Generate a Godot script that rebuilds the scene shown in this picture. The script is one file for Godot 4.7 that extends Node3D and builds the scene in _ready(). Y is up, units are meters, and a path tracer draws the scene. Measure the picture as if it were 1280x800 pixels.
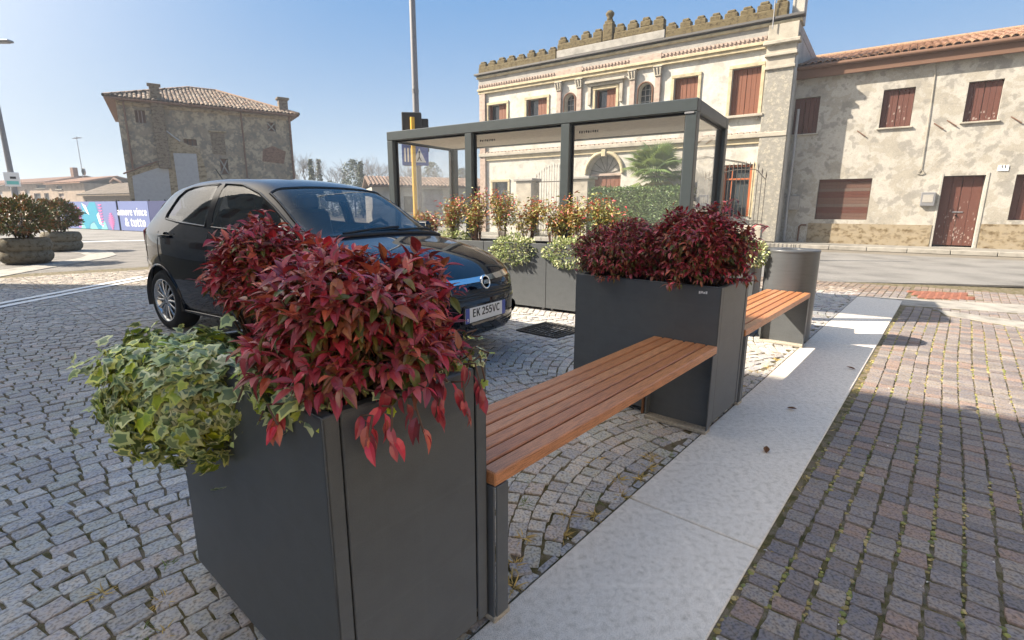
extends Node3D

# ---- axes of the place: the benches, the shelter and the street facades each have a direction of their own
const A := Vector3(0.64758, 0, -0.76200)
const B := Vector3(-0.76200, 0, -0.64758)
const TURN_BENCH := 0.86640
const TURN_SHELTER := -0.58237
const TURN_STREET := -0.62066
var SX := Vector3(cos(TURN_SHELTER), 0, -sin(TURN_SHELTER))
var SN := Vector3(-sin(TURN_SHELTER), 0, -cos(TURN_SHELTER))
var FX := Vector3(cos(TURN_STREET), 0, -sin(TURN_STREET))
var FN := Vector3(-sin(TURN_STREET), 0, -cos(TURN_STREET))
const EYE := Vector3(0, 1.2, 0)

var rng := RandomNumberGenerator.new()
var used := {}
var M := {}
var T := {}

# ------------------------------------------------------------------ mesh builder
class MB:
	var v := PackedVector3Array()
	var n := PackedVector3Array()
	var uv := PackedVector2Array()
	var c := PackedColorArray()
	var idx := PackedInt32Array()
	var col := Color.WHITE
	var xf := Transform3D()
	func vert(p: Vector3, nn: Vector3, t := Vector2.ZERO) -> int:
		v.append(xf * p); n.append((xf.basis * nn).normalized()); uv.append(t); c.append(col)
		return v.size() - 1
	func face(a: int, b: int, d: int) -> void:
		idx.append(a); idx.append(d); idx.append(b)
	func tri(a: Vector3, b: Vector3, d: Vector3) -> void:
		var nn := (b - a).cross(d - a).normalized()
		var i := vert(a, nn); vert(b, nn); vert(d, nn)
		face(i, i + 1, i + 2)
	func quad(a: Vector3, b: Vector3, d: Vector3, e: Vector3, t0 := Vector2.ZERO, t1 := Vector2.ZERO) -> void:
		var nn := (b - a).cross(e - a)
		if nn.length() < 1e-10: nn = (d - b).cross(e - b)
		nn = nn.normalized()
		if t0 == t1: t1 = Vector2((b - a).length(), (e - a).length())
		var i := vert(a, nn, Vector2(t0.x, t0.y)); vert(b, nn, Vector2(t1.x, t0.y)); vert(d, nn, Vector2(t1.x, t1.y)); vert(e, nn, Vector2(t0.x, t1.y))
		face(i, i + 1, i + 2); face(i, i + 2, i + 3)
	func box(p: Vector3, s: Vector3) -> void:
		var h := s * 0.5
		var k: Array[Vector3] = []
		for z in [-1, 1]:
			for y in [-1, 1]:
				for x in [-1, 1]: k.append(p + Vector3(h.x * x, h.y * y, h.z * z))
		quad(k[4], k[5], k[7], k[6]); quad(k[1], k[0], k[2], k[3]); quad(k[5], k[1], k[3], k[7])
		quad(k[0], k[4], k[6], k[2]); quad(k[6], k[7], k[3], k[2]); quad(k[0], k[1], k[5], k[4])
	func span(lo: Vector3, hi: Vector3) -> void:
		box((lo + hi) * 0.5, hi - lo)
	func cbox(p: Vector3, s: Vector3, r: float) -> void:
		var h := s * 0.5
		var q := h - Vector3(r, r, r)
		var ax := [Vector3.RIGHT, Vector3.UP, Vector3.BACK]
		var P := func(sg: Array, f: int) -> Vector3:
			var o := Vector3.ZERO
			for i in 3: o[i] = sg[i] * (h[i] if i == f else q[i])
			return p + o
		for f in 3:
			var g := (f + 1) % 3
			var k := (f + 2) % 3
			for sgn in [1, -1]:
				var cs := [[-1, -1], [1, -1], [1, 1], [-1, 1]]
				if sgn < 0: cs.reverse()
				var pts := []
				for cc in cs:
					var sg := [0, 0, 0]
					sg[f] = sgn; sg[g] = cc[0]; sg[k] = cc[1]
					pts.append(P.call(sg, f))
				quad(pts[0], pts[1], pts[2], pts[3])
		for f in 3:
			var g := (f + 1) % 3
			var k := (f + 2) % 3
			for s1 in [1, -1]:
				for s2 in [1, -1]:
					var lo := [0, 0, 0]
					var hi := [0, 0, 0]
					lo[f] = -1; hi[f] = 1; lo[g] = s1; hi[g] = s1; lo[k] = s2; hi[k] = s2
					var a: Vector3 = P.call(lo, g)
					var b: Vector3 = P.call(hi, g)
					var d: Vector3 = P.call(hi, k)
					var e: Vector3 = P.call(lo, k)
					if s1 * s2 > 0: quad(b, a, e, d)
					else: quad(a, b, d, e)
		for sx in [1, -1]:
			for sy in [1, -1]:
				for sz in [1, -1]:
					var sg := [sx, sy, sz]
					var a: Vector3 = P.call(sg, 0)
					var b: Vector3 = P.call(sg, 1)
					var d: Vector3 = P.call(sg, 2)
					if sx * sy * sz > 0: tri(a, b, d)
					else: tri(a, d, b)
	func ring_join(i0: int, i1: int, seg: int) -> void:
		for k in seg:
			face(i0 + k, i1 + k, i1 + k + 1); face(i0 + k, i1 + k + 1, i0 + k + 1)
	func cyl(p0: Vector3, p1: Vector3, r0: float, r1: float, seg := 12, caps := true) -> void:
		var d := (p1 - p0).normalized()
		var x := d.cross(Vector3.UP if absf(d.y) < 0.9 else Vector3.RIGHT).normalized()
		var z := x.cross(d)
		var i0 := v.size()
		for k in seg + 1:
			var a := TAU * k / seg
			var o := x * cos(a) + z * sin(a)
			vert(p0 + o * r0, o, Vector2(float(k) / seg, 0))
		var i1 := v.size()
		for k in seg + 1:
			var a := TAU * k / seg
			var o := x * cos(a) + z * sin(a)
			vert(p1 + o * r1, o, Vector2(float(k) / seg, 1))
		ring_join(i0, i1, seg)
		if caps:
			for e in 2:
				var pc := p1 if e else p0
				var r := r1 if e else r0
				if r < 1e-4: continue
				var nn := d if e else -d
				var m := vert(pc, nn)
				for k in seg + 1:
					var a := TAU * k / seg
					vert(pc + (x * cos(a) + z * sin(a)) * r, nn)
				for k in seg:
					if e: face(m, m + 1 + k + 1, m + 1 + k) if false else face(m, m + 1 + k, m + 2 + k)
					else: face(m, m + 2 + k, m + 1 + k)
	func lathe(prof: Array, seg := 24, sq := 0.0) -> void:
		var rings := []
		for j in prof.size():
			var pj: Vector2 = prof[j]
			var pa: Vector2 = prof[maxi(j - 1, 0)]
			var pb: Vector2 = prof[mini(j + 1, prof.size() - 1)]
			var t := (pb - pa).normalized()
			var nr := Vector2(t.y, -t.x)
			rings.append(v.size())
			for k in seg + 1:
				var a := TAU * k / seg
				vert(Vector3(cos(a) * pj.x, pj.y, sin(a) * pj.x), Vector3(cos(a) * nr.x, nr.y, sin(a) * nr.x), Vector2(float(k) / seg, pj.y))
		for j in prof.size() - 1: ring_join(rings[j], rings[j + 1], seg)
	func tube(pts: Array, r: float, seg := 6, r_end := -1.0) -> void:
		if r_end < 0: r_end = r
		var prev := -1
		var x := Vector3.ZERO
		for j in pts.size():
			var pa: Vector3 = pts[maxi(j - 1, 0)]
			var pb: Vector3 = pts[mini(j + 1, pts.size() - 1)]
			var d := (pb - pa).normalized()
			if x == Vector3.ZERO: x = d.cross(Vector3.UP if absf(d.y) < 0.9 else Vector3.RIGHT).normalized()
			x = (x - d * x.dot(d)).normalized()
			var z := x.cross(d)
			var rr := lerpf(r, r_end, float(j) / maxi(pts.size() - 1, 1))
			var i := v.size()
			for k in seg + 1:
				var a := TAU * k / seg
				var o := x * cos(a) + z * sin(a)
				vert(pts[j] + o * rr, o)
			if prev >= 0: ring_join(prev, i, seg)
			prev = i
	func prism(poly: PackedVector2Array, z0: float, z1: float) -> void:
		# outline in the x-y plane, counter-clockwise seen from +z, drawn out from z0 to z1
		var p := poly
		if Geometry2D.is_polygon_clockwise(p): p.reverse()
		var t := Geometry2D.triangulate_polygon(p)
		for i in range(0, t.size(), 3):
			var a := p[t[i]]; var b := p[t[i + 1]]; var d := p[t[i + 2]]
			if (b - a).cross(d - a) < 0:
				var s := b; b = d; d = s
			tri(Vector3(a.x, a.y, z1), Vector3(b.x, b.y, z1), Vector3(d.x, d.y, z1))
			tri(Vector3(a.x, a.y, z0), Vector3(d.x, d.y, z0), Vector3(b.x, b.y, z0))
		for i in p.size():
			var a := p[i]; var b := p[(i + 1) % p.size()]
			quad(Vector3(a.x, a.y, z0), Vector3(b.x, b.y, z0), Vector3(b.x, b.y, z1), Vector3(a.x, a.y, z1))
	func flat(poly: PackedVector2Array, y: float, thick := 0.0) -> void:
		# a level sheet from an outline in world x-z
		var q := PackedVector2Array()
		for a in poly: q.append(Vector2(a.x, -a.y))
		var keep := xf
		xf = xf * Transform3D(Basis(Vector3.RIGHT, -PI / 2), Vector3(0, y, 0))
		prism(q, -thick, 0.0)
		xf = keep
	func mesh() -> ArrayMesh:
		var arr := []
		arr.resize(Mesh.ARRAY_MAX)
		arr[Mesh.ARRAY_VERTEX] = v; arr[Mesh.ARRAY_NORMAL] = n; arr[Mesh.ARRAY_TEX_UV] = uv; arr[Mesh.ARRAY_COLOR] = c; arr[Mesh.ARRAY_INDEX] = idx
		var m := ArrayMesh.new()
		m.add_surface_from_arrays(Mesh.PRIMITIVE_TRIANGLES, arr)
		return m

# ------------------------------------------------------------------ naming
func numbered(called: String) -> String:
	if not used.has(called):
		used[called] = 0
		return called
	used[called] += 1
	return "%s_%03d" % [called, used[called]]

func thing(called: String, label: String, category: String, at := Vector3.ZERO, turn := 0.0, group := "") -> Node3D:
	var o := Node3D.new()
	o.name = numbered(called)
	add_child(o)
	o.position = at; o.rotation.y = turn
	o.set_meta("label", label); o.set_meta("category", category)
	if group: o.set_meta("group", group)
	return o

func part(parent: Node, called: String, b, m: Material, at := Vector3.ZERO) -> MeshInstance3D:
	var o := MeshInstance3D.new()
	o.name = called
	o.mesh = b.mesh() if b is MB else b
	o.material_override = m
	o.position = at
	parent.add_child(o, true)
	return o

func structure(called: String, b, m: Material) -> MeshInstance3D:
	var o := part(self, called, b, m)
	o.set_meta("kind", "structure")
	return o

func holder(called: String, at := Vector3.ZERO, turn := 0.0) -> Node3D:
	var o := Node3D.new()
	o.name = called
	add_child(o)
	o.position = at; o.rotation.y = turn
	o.set_meta("kind", "structure")
	return o

func copies(parent: Node, called: String, mesh: Mesh, m: Material, xfs: Array, cols: Array, stuff := true) -> void:
	if xfs.is_empty(): return
	var mm := MultiMesh.new()
	mm.transform_format = MultiMesh.TRANSFORM_3D
	mm.use_colors = true
	mm.mesh = mesh
	mm.instance_count = xfs.size()
	for i in xfs.size():
		mm.set_instance_transform(i, xfs[i])
		mm.set_instance_color(i, cols[i])
	var o := MultiMeshInstance3D.new()
	o.name = called
	o.multimesh = mm
	o.material_override = m
	if stuff: o.set_meta("kind", "stuff")
	parent.add_child(o, true)

func ab(a: float, b: float, y := 0.0) -> Vector3: return A * a + B * b + Vector3(0, y, 0)
func st(s: float, nn: float, y := 0.0) -> Vector3: return FX * s + FN * nn + Vector3(0, y, 0)
func sh(s: float, nn: float, y := 0.0) -> Vector3: return SX * s + SN * nn + Vector3(0, y, 0)
func lin(r: float, g: float, b: float) -> Color: return Color(r, g, b).linear_to_srgb()

# ------------------------------------------------------------------ materials
func noise(seed_: int, freq: float, ramp: Array, size := 512, oct := 4, normal := 0.0, kind := FastNoiseLite.TYPE_SIMPLEX_SMOOTH) -> NoiseTexture2D:
	var f := FastNoiseLite.new()
	f.seed = seed_; f.frequency = freq; f.noise_type = kind
	f.fractal_octaves = oct
	var t := NoiseTexture2D.new()
	t.width = size; t.height = size; t.seamless = true; t.noise = f
	if normal > 0.0:
		t.as_normal_map = true; t.bump_strength = normal
	elif ramp.size():
		var g := Gradient.new()
		var offs := PackedFloat32Array()
		var cs := PackedColorArray()
		for e in ramp:
			offs.append(e[0]); cs.append(e[1])
		g.offsets = offs; g.colors = cs
		t.color_ramp = g
	return t

func grey(x: float) -> Color: return Color(x, x, x)

func mat(called: String, c: Color, rough: float, metal := 0.0) -> StandardMaterial3D:
	var m := StandardMaterial3D.new()
	m.resource_name = called
	m.albedo_color = c.linear_to_srgb()
	m.roughness = rough; m.metallic = metal
	M[called] = m
	return m

func tex(m: StandardMaterial3D, albedo: Texture2D, scale: Vector3, world := true) -> StandardMaterial3D:
	m.albedo_texture = albedo
	m.uv1_triplanar = true; m.uv1_world_triplanar = world
	m.uv1_scale = scale
	return m

func over(m: StandardMaterial3D, detail: Texture2D, scale: Vector3, world := true) -> StandardMaterial3D:
	m.detail_enabled = true
	m.detail_albedo = detail
	m.detail_blend_mode = BaseMaterial3D.BLEND_MODE_MUL
	m.detail_uv_layer = BaseMaterial3D.DETAIL_UV_2
	m.uv2_triplanar = true; m.uv2_world_triplanar = world
	m.uv2_scale = scale
	return m

func relief(m: StandardMaterial3D, h: Texture2D, cm: float) -> StandardMaterial3D:
	m.heightmap_enabled = true
	m.heightmap_texture = h
	m.heightmap_scale = cm
	return m

func v3(x: float) -> Vector3: return Vector3(x, x, x)

func make_textures() -> void:
	T.fine = noise(1, 0.06, [[0.0, grey(0.62)], [0.45, grey(0.86)], [1.0, grey(1.0)]], 512, 5)
	T.finer = noise(2, 0.15, [[0.0, grey(0.5)], [0.5, grey(0.88)], [1.0, grey(1.0)]], 512, 4)
	T.blotch = noise(3, 0.012, [[0.0, grey(0.70)], [0.4, grey(0.92)], [0.7, grey(1.0)], [1.0, grey(1.0)]], 512, 5)
	T.height = noise(4, 0.05, [], 512, 5)
	T.streak = noise(5, 0.05, [[0.0, grey(0.62)], [0.38, grey(0.86)], [0.6, grey(1.0)], [1.0, grey(0.92)]], 512, 5)
	T.smear = noise(6, 0.02, [[0.0, grey(0.91)], [0.5, grey(0.98)], [1.0, grey(1.0)]], 512, 4)
	T.cleft = noise(17, 0.05, [[0.0, grey(0.55)], [0.3, grey(0.80)], [0.5, grey(0.95)], [0.75, grey(1.0)], [1.0, grey(0.9)]], 512, 6)
	T.tint = noise(7, 0.03, [[0.0, Color(0.88, 0.9, 0.98)], [0.5, Color(0.97, 0.97, 0.97)], [1.0, Color(1.0, 0.94, 0.88)]], 256, 3)
	T.speck = noise(8, 0.28, [[0.0, grey(0.25)], [0.3, grey(0.75)], [0.42, grey(0.97)], [1.0, grey(1.0)]], 512, 3)
	T.stain = noise(9, 0.02, [[0.0, Color(0.45, 0.38, 0.28)], [0.32, Color(0.72, 0.66, 0.55)], [0.42, Color(0.97, 0.95, 0.9)], [1.0, Color(1, 1, 1)]], 512, 6)
	T.peel = noise(10, 0.05, [[0.0, Color(1.9, 1.9, 1.8)], [0.22, Color(1, 1, 1)], [1.0, Color(0.85, 0.85, 0.85)]], 512, 5)

func make_materials() -> void:
	# painted metal of the planters, bin and shelter
	var m := tex(mat("anthracite_paint", Color(0.112, 0.120, 0.126), 0.45), T.smear, v3(1.1))
	over(m, T.speck, v3(5.0)); m.metallic_specular = 0.5
	m = tex(mat("shelter_paint", Color(0.048, 0.060, 0.064), 0.4), T.smear, v3(0.9))
	m = tex(mat("bin_metal", Color(0.10, 0.105, 0.11), 0.34, 0.2), T.smear, Vector3(0.7, 4.0, 0.7))
	mat("dark_gap", Color(0.055, 0.055, 0.055), 0.85)
	m = tex(mat("galvanised", Color(0.30, 0.30, 0.31), 0.45, 0.6), T.smear, v3(2.0))
	m = tex(mat("rusty_metal", Color(0.20, 0.085, 0.03), 0.85), T.fine, v3(6.0))
	# benches
	for k in 6:
		m = tex(mat("bench_wood_%d" % k, [Color(0.74, 0.315, 0.13), Color(0.69, 0.285, 0.115), Color(0.78, 0.355, 0.16), Color(0.73, 0.305, 0.125), Color(0.67, 0.275, 0.115), Color(0.77, 0.335, 0.145)][k], 0.33), T.streak, Vector3(0.35, 9.0, 9.0), false)
		over(m, T.fine, Vector3(3, 30, 30), false)
		m.uv1_offset = Vector3(k * 0.37, k * 0.21, k * 0.13)
		relief(m, T.streak, 0.03)
	# stone
	m = tex(mat("joint_sand", Color(0.22, 0.18, 0.12), 0.95), T.finer, v3(3.0))
	over(m, noise(21, 0.02, [[0.0, Color(0.5, 0.55, 0.25)], [0.4, Color(0.8, 0.8, 0.6)], [0.6, Color(1, 1, 1)], [1.0, Color(0.9, 0.85, 0.8)]], 512, 4), v3(1.1))
	m = tex(mat("sett_stone", Color(1, 1, 1), 0.8), T.cleft, v3(2.6))
	over(m, T.tint, v3(3.3)); m.vertex_color_use_as_albedo = true; relief(m, T.cleft, 0.35)
	for k in 8:
		var base: Color = [Color(0.492, 0.482, 0.463), Color(0.573, 0.553, 0.516), Color(0.439, 0.431, 0.428), Color(0.550, 0.496, 0.455), Color(0.521, 0.517, 0.482), Color(0.610, 0.582, 0.535), Color(0.461, 0.445, 0.421), Color(0.506, 0.503, 0.449)][k]
		m = tex(mat("grey_sett_%d" % k, base, 0.8), T.cleft, v3(2.6)); over(m, T.tint, v3(3.3)); relief(m, T.cleft, 0.35)
		base = [Color(0.243, 0.206, 0.192), Color(0.286, 0.245, 0.217), Color(0.216, 0.194, 0.187), Color(0.313, 0.232, 0.190), Color(0.265, 0.235, 0.211), Color(0.313, 0.273, 0.236), Color(0.227, 0.193, 0.177), Color(0.275, 0.242, 0.224)][k]
		m = tex(mat("porphyry_sett_%d" % k, base, 0.78), T.cleft, v3(2.9)); over(m, T.tint, v3(3.0)); relief(m, T.cleft, 0.3)
	m = tex(mat("pale_slab", Color(0.86, 0.79, 0.69), 0.8), T.speck, v3(2.4))
	over(m, noise(31, 0.03, [[0.0, Color(0.80, 0.785, 0.76)], [0.25, Color(0.92, 0.915, 0.905)], [0.45, Color(0.965, 0.96, 0.955)], [0.7, grey(0.99)], [1.0, grey(0.97)]], 1024, 9), v3(0.9)); relief(m, T.speck, 0.03)
	m = tex(mat("far_paving", Color(0.27, 0.25, 0.225), 0.85), T.finer, v3(1.2)); over(m, T.blotch, v3(0.25)); relief(m, T.finer, 1.2)
	m = tex(mat("ground_earth", Color(0.24, 0.21, 0.165), 0.95), T.finer, v3(0.4)); over(m, T.blotch, v3(0.05))
	m = tex(mat("asphalt", Color(0.235, 0.225, 0.208), 0.88), T.speck, v3(1.6)); over(m, T.blotch, Vector3(0.12, 0.12, 0.12)); relief(m, T.finer, 0.4)
	m = tex(mat("pavement_concrete", Color(0.33, 0.31, 0.27), 0.9), T.finer, v3(1.0)); over(m, T.blotch, v3(0.3))
	m = tex(mat("white_paint", Color(0.86, 0.86, 0.84), 0.7), T.smear, v3(3.0))
	m = tex(mat("pale_band", Color(0.47, 0.44, 0.385), 0.75), T.finer, v3(2.0)); over(m, T.blotch, v3(0.5))
	m = tex(mat("red_brick", Color(0.30, 0.115, 0.07), 0.85), T.fine, v3(5.0))
	m = tex(mat("cast_iron", Color(0.05, 0.048, 0.045), 0.7, 0.3), T.fine, v3(6.0))
	m = tex(mat("soil", Color(0.035, 0.026, 0.018), 1.0), T.finer, v3(8.0))
	# building trim
	m = tex(mat("cream_trim", Color(0.66, 0.56, 0.36), 0.8), T.fine, v3(2.0)); over(m, T.blotch, v3(0.5))
	m = tex(mat("stone_trim", Color(0.55, 0.50, 0.41), 0.85), T.fine, v3(2.0)); over(m, T.blotch, v3(0.4))
	m = tex(mat("pink_stone", Color(0.58, 0.45, 0.37), 0.85), T.fine, v3(2.5)); over(m, T.blotch, v3(0.8))
	m = tex(mat("grey_cornice", Color(0.48, 0.455, 0.41), 0.85), T.fine, v3(2.0)); over(m, T.blotch, v3(0.35))
	m = tex(mat("mossy_stone", Color(0.205, 0.165, 0.085), 0.95), T.finer, v3(2.0)); over(m, T.stain, v3(0.8)); relief(m, T.finer, 2.0)
	m = tex(mat("gutter_metal", Color(0.10, 0.095, 0.09), 0.6, 0.3), T.smear, v3(1.0))
	m = tex(mat("shutter_brown", Color(0.27, 0.088, 0.037), 0.6), T.streak, Vector3(7, 0.5, 7)); over(m, T.fine, v3(2.0))
	m = tex(mat("shutter_red", Color(0.16, 0.05, 0.03), 0.65), T.streak, Vector3(6, 0.5, 6)); over(m, T.fine, v3(2.0))
	m = tex(mat("shutter_worn", Color(0.20, 0.105, 0.075), 0.8), T.streak, Vector3(0.6, 8, 0.6)); over(m, T.fine, v3(2.5))
	m = tex(mat("weathered_slat", Color(0.21, 0.145, 0.115), 0.85), T.streak, Vector3(0.6, 8, 0.6)); over(m, T.fine, v3(2.5))
	m = tex(mat("peeled_wood", Color(0.40, 0.30, 0.26), 0.9), T.fine, v3(4.0))
	mat("dark_room", Color(0.34, 0.31, 0.27), 0.9)
	m = tex(mat("orange_frame", Color(0.50, 0.13, 0.035), 0.6), T.fine, v3(3.0))
	m = tex(mat("iron_fence", Color(0.10, 0.085, 0.07), 0.75, 0.2), T.fine, v3(4.0))
	m = tex(mat("terracotta_0", Color(0.42, 0.23, 0.145), 0.88), T.fine, v3(4.0)); over(m, T.stain, v3(1.4))
	m = tex(mat("terracotta_1", Color(0.48, 0.31, 0.21), 0.88), T.fine, v3(4.0)); over(m, T.stain, v3(1.7))
	m = tex(mat("terracotta_2", Color(0.33, 0.19, 0.13), 0.88), T.fine, v3(4.0)); over(m, T.stain, v3(1.1))
	m = tex(mat("dull_tile", Color(0.24, 0.165, 0.125), 0.92), T.fine, v3(3.0))
	m = tex(mat("old_tile", Color(1, 1, 1), 0.92), T.fine, v3(3.0)); m.vertex_color_use_as_albedo = true
	m = tex(mat("eave_wood", Color(0.17, 0.09, 0.055), 0.85), T.streak, Vector3(1, 6, 6)); 
	m = tex(mat("brick_wall", Color(0.27, 0.15, 0.10), 0.9), T.fine, v3(3.0)); over(m, T.stain, v3(0.6))
	m = tex(mat("grey_render", Color(0.50, 0.495, 0.49), 0.85), T.fine, v3(1.2)); over(m, T.smear, v3(0.4))
	m = tex(mat("peach_render", Color(0.50, 0.375, 0.27), 0.9), T.fine, v3(1.0)); over(m, T.blotch, v3(0.15))
	m = tex(mat("white_render", Color(0.58, 0.55, 0.48), 0.9), T.fine, v3(1.0)); over(m, T.blotch, v3(0.15))
	m = tex(mat("bounce_render", Color(0.78, 0.69, 0.55), 0.9), T.fine, v3(1.0)); over(m, T.blotch, v3(0.15))  # pale wall of the unseen building added to bounce light
	m = tex(mat("rubble", Color(0.26, 0.205, 0.15), 0.95), T.speck, v3(0.8)); over(m, T.stain, v3(0.7)); relief(m, T.finer, 6.0)
	m = tex(mat("pot_concrete", Color(0.27, 0.25, 0.195), 0.95), T.finer, v3(3.0)); over(m, T.stain, v3(0.9)); relief(m, T.finer, 1.0)
	m = tex(mat("lamp_grey", Color(0.24, 0.24, 0.25), 0.5, 0.3), T.smear, v3(1.0))
	mat("yellow_paint", Color(0.62, 0.36, 0.03), 0.5)
	mat("sign_blue", Color(0.02, 0.07, 0.33), 0.4)
	mat("sign_white", Color(0.78, 0.78, 0.76), 0.45)
	mat("sign_back", Color(0.035, 0.035, 0.033), 0.6, 0.2)
	mat("banner_blue", Color(0.13, 0.17, 0.36), 0.7)
	mat("banner_navy", Color(0.02, 0.03, 0.12), 0.7)
	mat("banner_teal", Color(0.02, 0.27, 0.40), 0.7)
	mat("banner_mint", Color(0.18, 0.55, 0.50), 0.7)
	mat("banner_pink", Color(0.66, 0.14, 0.36), 0.7)
	mat("banner_white", Color(0.78, 0.78, 0.80), 0.7)
	# glass
	m = mat("shelter_glass", Color(0.55, 0.58, 0.57), 0.02)
	m.transparency = BaseMaterial3D.TRANSPARENCY_ALPHA; m.albedo_color.a = 0.03; m.metallic_specular = 0.5
	m = mat("car_glass", Color(0.02, 0.03, 0.03), 0.02)
	m.transparency = BaseMaterial3D.TRANSPARENCY_ALPHA; m.albedo_color.a = 0.42; m.metallic_specular = 0.6
	m = mat("window_glass", Color(0.05, 0.06, 0.065), 0.06); m.metallic_specular = 0.6
	m = tex(mat("ceiling_cream", Color(0.62, 0.57, 0.48), 0.8), T.smear, v3(1.0))
	# car
	m = mat("car_paint", Color(0.0025, 0.0035, 0.008), 0.35)
	m.metallic_specular = 0.12; m.clearcoat_enabled = true; m.clearcoat = 1.0; m.clearcoat_roughness = 0.025
	mat("car_plastic", Color(0.012, 0.012, 0.013), 0.55)
	mat("car_trim_black", Color(0.006, 0.006, 0.007), 0.12)
	mat("tyre_rubber", Color(0.014, 0.014, 0.014), 0.85)
	mat("alloy", Color(0.56, 0.57, 0.58), 0.25, 0.85)
	mat("chrome", Color(0.80, 0.81, 0.82), 0.07, 1.0)
	mat("plate_white", Color(0.72, 0.72, 0.70), 0.4)
	mat("plate_blue", Color(0.012, 0.05, 0.32), 0.35)
	mat("plate_ink", Color(0.012, 0.012, 0.012), 0.5)
	mat("emblem_red", Color(0.20, 0.015, 0.03), 0.25)
	mat("seat_cloth", Color(0.03, 0.032, 0.036), 0.9)
	m = mat("headlamp_glass", Color(0.62, 0.64, 0.66), 0.06, 0.3)
	# plants: one tone for each kind of leaf
	var reds := [Color(0.33, 0.03, 0.045), Color(0.42, 0.036, 0.05), Color(0.23, 0.028, 0.036), Color(0.52, 0.12, 0.07), Color(0.46, 0.09, 0.10), Color(0.20, 0.045, 0.04), Color(0.30, 0.10, 0.045), Color(0.17, 0.125, 0.03), Color(0.12, 0.13, 0.03), Color(0.62, 0.04, 0.07)]
	for k in 10:
		m = mat("red_leaf_%d" % k, reds[k], 0.27); m.backlight_enabled = true; m.backlight = Color(0.45, 0.40, 0.40)
	T.reds = reds
	m = mat("leaf_tinted", Color(1, 1, 1), 0.42); m.vertex_color_use_as_albedo = true; m.backlight_enabled = true; m.backlight = Color(0.4, 0.4, 0.35)
	m = mat("leaf_matt", Color(1, 1, 1), 0.6); m.vertex_color_use_as_albedo = true; m.backlight_enabled = true; m.backlight = Color(0.35, 0.35, 0.3)
	var ivies := [Color(1, 1, 1), Color(0.82, 0.94, 0.88), Color(1, 1, 0.75), Color(0.75, 0.85, 0.75), Color(1, 1, 0.55)]
	for k in 5:
		m = mat("ivy_leaf_%d" % k, ivies[k], 0.4); m.vertex_color_use_as_albedo = true; m.backlight_enabled = true; m.backlight = Color(0.35, 0.38, 0.3)
	T.ivies = [Color(1.25, 1.25, 1.2), Color(1.05, 1.2, 1.1), Color(1.35, 1.35, 0.95), Color(0.9, 1.0, 0.9), Color(1.5, 1.5, 0.75)]
	m = tex(mat("bark", Color(0.11, 0.075, 0.05), 0.95), T.finer, v3(4.0))
	m = tex(mat("palm_bark", Color(0.16, 0.115, 0.075), 1.0), T.finer, v3(6.0)); relief(m, T.finer, 2.0)
	m = mat("twig", Color(0.12, 0.07, 0.05), 0.9)
	m = mat("far_twig", Color(0.16, 0.14, 0.125), 0.95)

func _ready() -> void:
	# ---------------- camera
	var cam := Camera3D.new()
	cam.name = "camera"
	var pitch := deg_to_rad(12.309)
	var roll := deg_to_rad(0.182)
	var fw := Vector3(0, -sin(pitch), -cos(pitch))
	var up0 := Vector3(0, cos(pitch), -sin(pitch))
	var rt := Vector3.RIGHT * cos(roll) + up0 * sin(roll)
	var up := -Vector3.RIGHT * sin(roll) + up0 * cos(roll)
	cam.transform = Transform3D(Basis(rt, up, -fw), EYE)
	cam.fov = rad_to_deg(2.0 * atan(400.0 / 636.13))
	cam.near = 0.05; cam.far = 900.0
	add_child(cam)
	cam.current = true
	# ---------------- sky, exposure
	var env := Environment.new()
	env.tonemap_mode = Environment.TONE_MAPPER_LINEAR
	env.tonemap_exposure = 4.7
	env.background_mode = Environment.BG_SKY
	var sky := Sky.new()
	var sm := ProceduralSkyMaterial.new()
	sm.sky_top_color = lin(0.014, 0.064, 0.152)
	sm.sky_horizon_color = lin(0.172, 0.195, 0.20)
	sm.sky_curve = 0.15
	sm.ground_bottom_color = lin(0.22, 0.20, 0.17)
	sm.ground_horizon_color = lin(0.45, 0.46, 0.46)
	sm.sun_angle_max = 85.0
	sm.sun_curve = 0.40
	sky.sky_material = sm
	env.sky = sky
	env.background_energy_multiplier = 1.0
	env.sdfgi_enabled = true; env.ssao_enabled = true; env.ssil_enabled = true
	env.fog_enabled = true
	env.fog_density = 0.0018
	env.fog_light_color = lin(0.85, 0.92, 1.0)
	var we := WorldEnvironment.new()
	we.name = "world_environment"
	we.environment = env
	add_child(we)
	# ---------------- sun: from the left, slightly beyond the scene
	var sun := DirectionalLight3D.new()
	sun.name = "sun"
	var el := deg_to_rad(38.5)
	var travel := Vector3(0.998 * cos(el), -sin(el), 0.06 * cos(el))
	sun.transform = Transform3D(Basis.looking_at(travel, Vector3.UP), Vector3(-30, 40, -10))
	sun.light_energy = 0.95
	sun.light_color = lin(1.0, 0.89, 0.74)
	sun.light_angular_distance = 0.55
	sun.shadow_enabled = true
	add_child(sun)
	rng.seed = 20240
	make_textures()
	make_materials()
	ground()
	print("ground")
	street_house()
	villa()
	print("villa")
	garden()
	ruin()
	left_background()
	building_behind()
	print("buildings")
	shelter()
	poles()
	pots()
	far_trees()
	print("far")
	near_planters()
	benches()
	litter_bin()
	shelter_planters()
	print("furniture")
	car()
	print("car")
	plants()
	print("plants")
	weeds()
	print("done")

# ------------------------------------------------------------------ ground and paving
func pg(a: Array) -> PackedVector2Array:
	var p := PackedVector2Array()
	for e in a: p.append(Vector2(e[0], e[1]))
	return p

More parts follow.
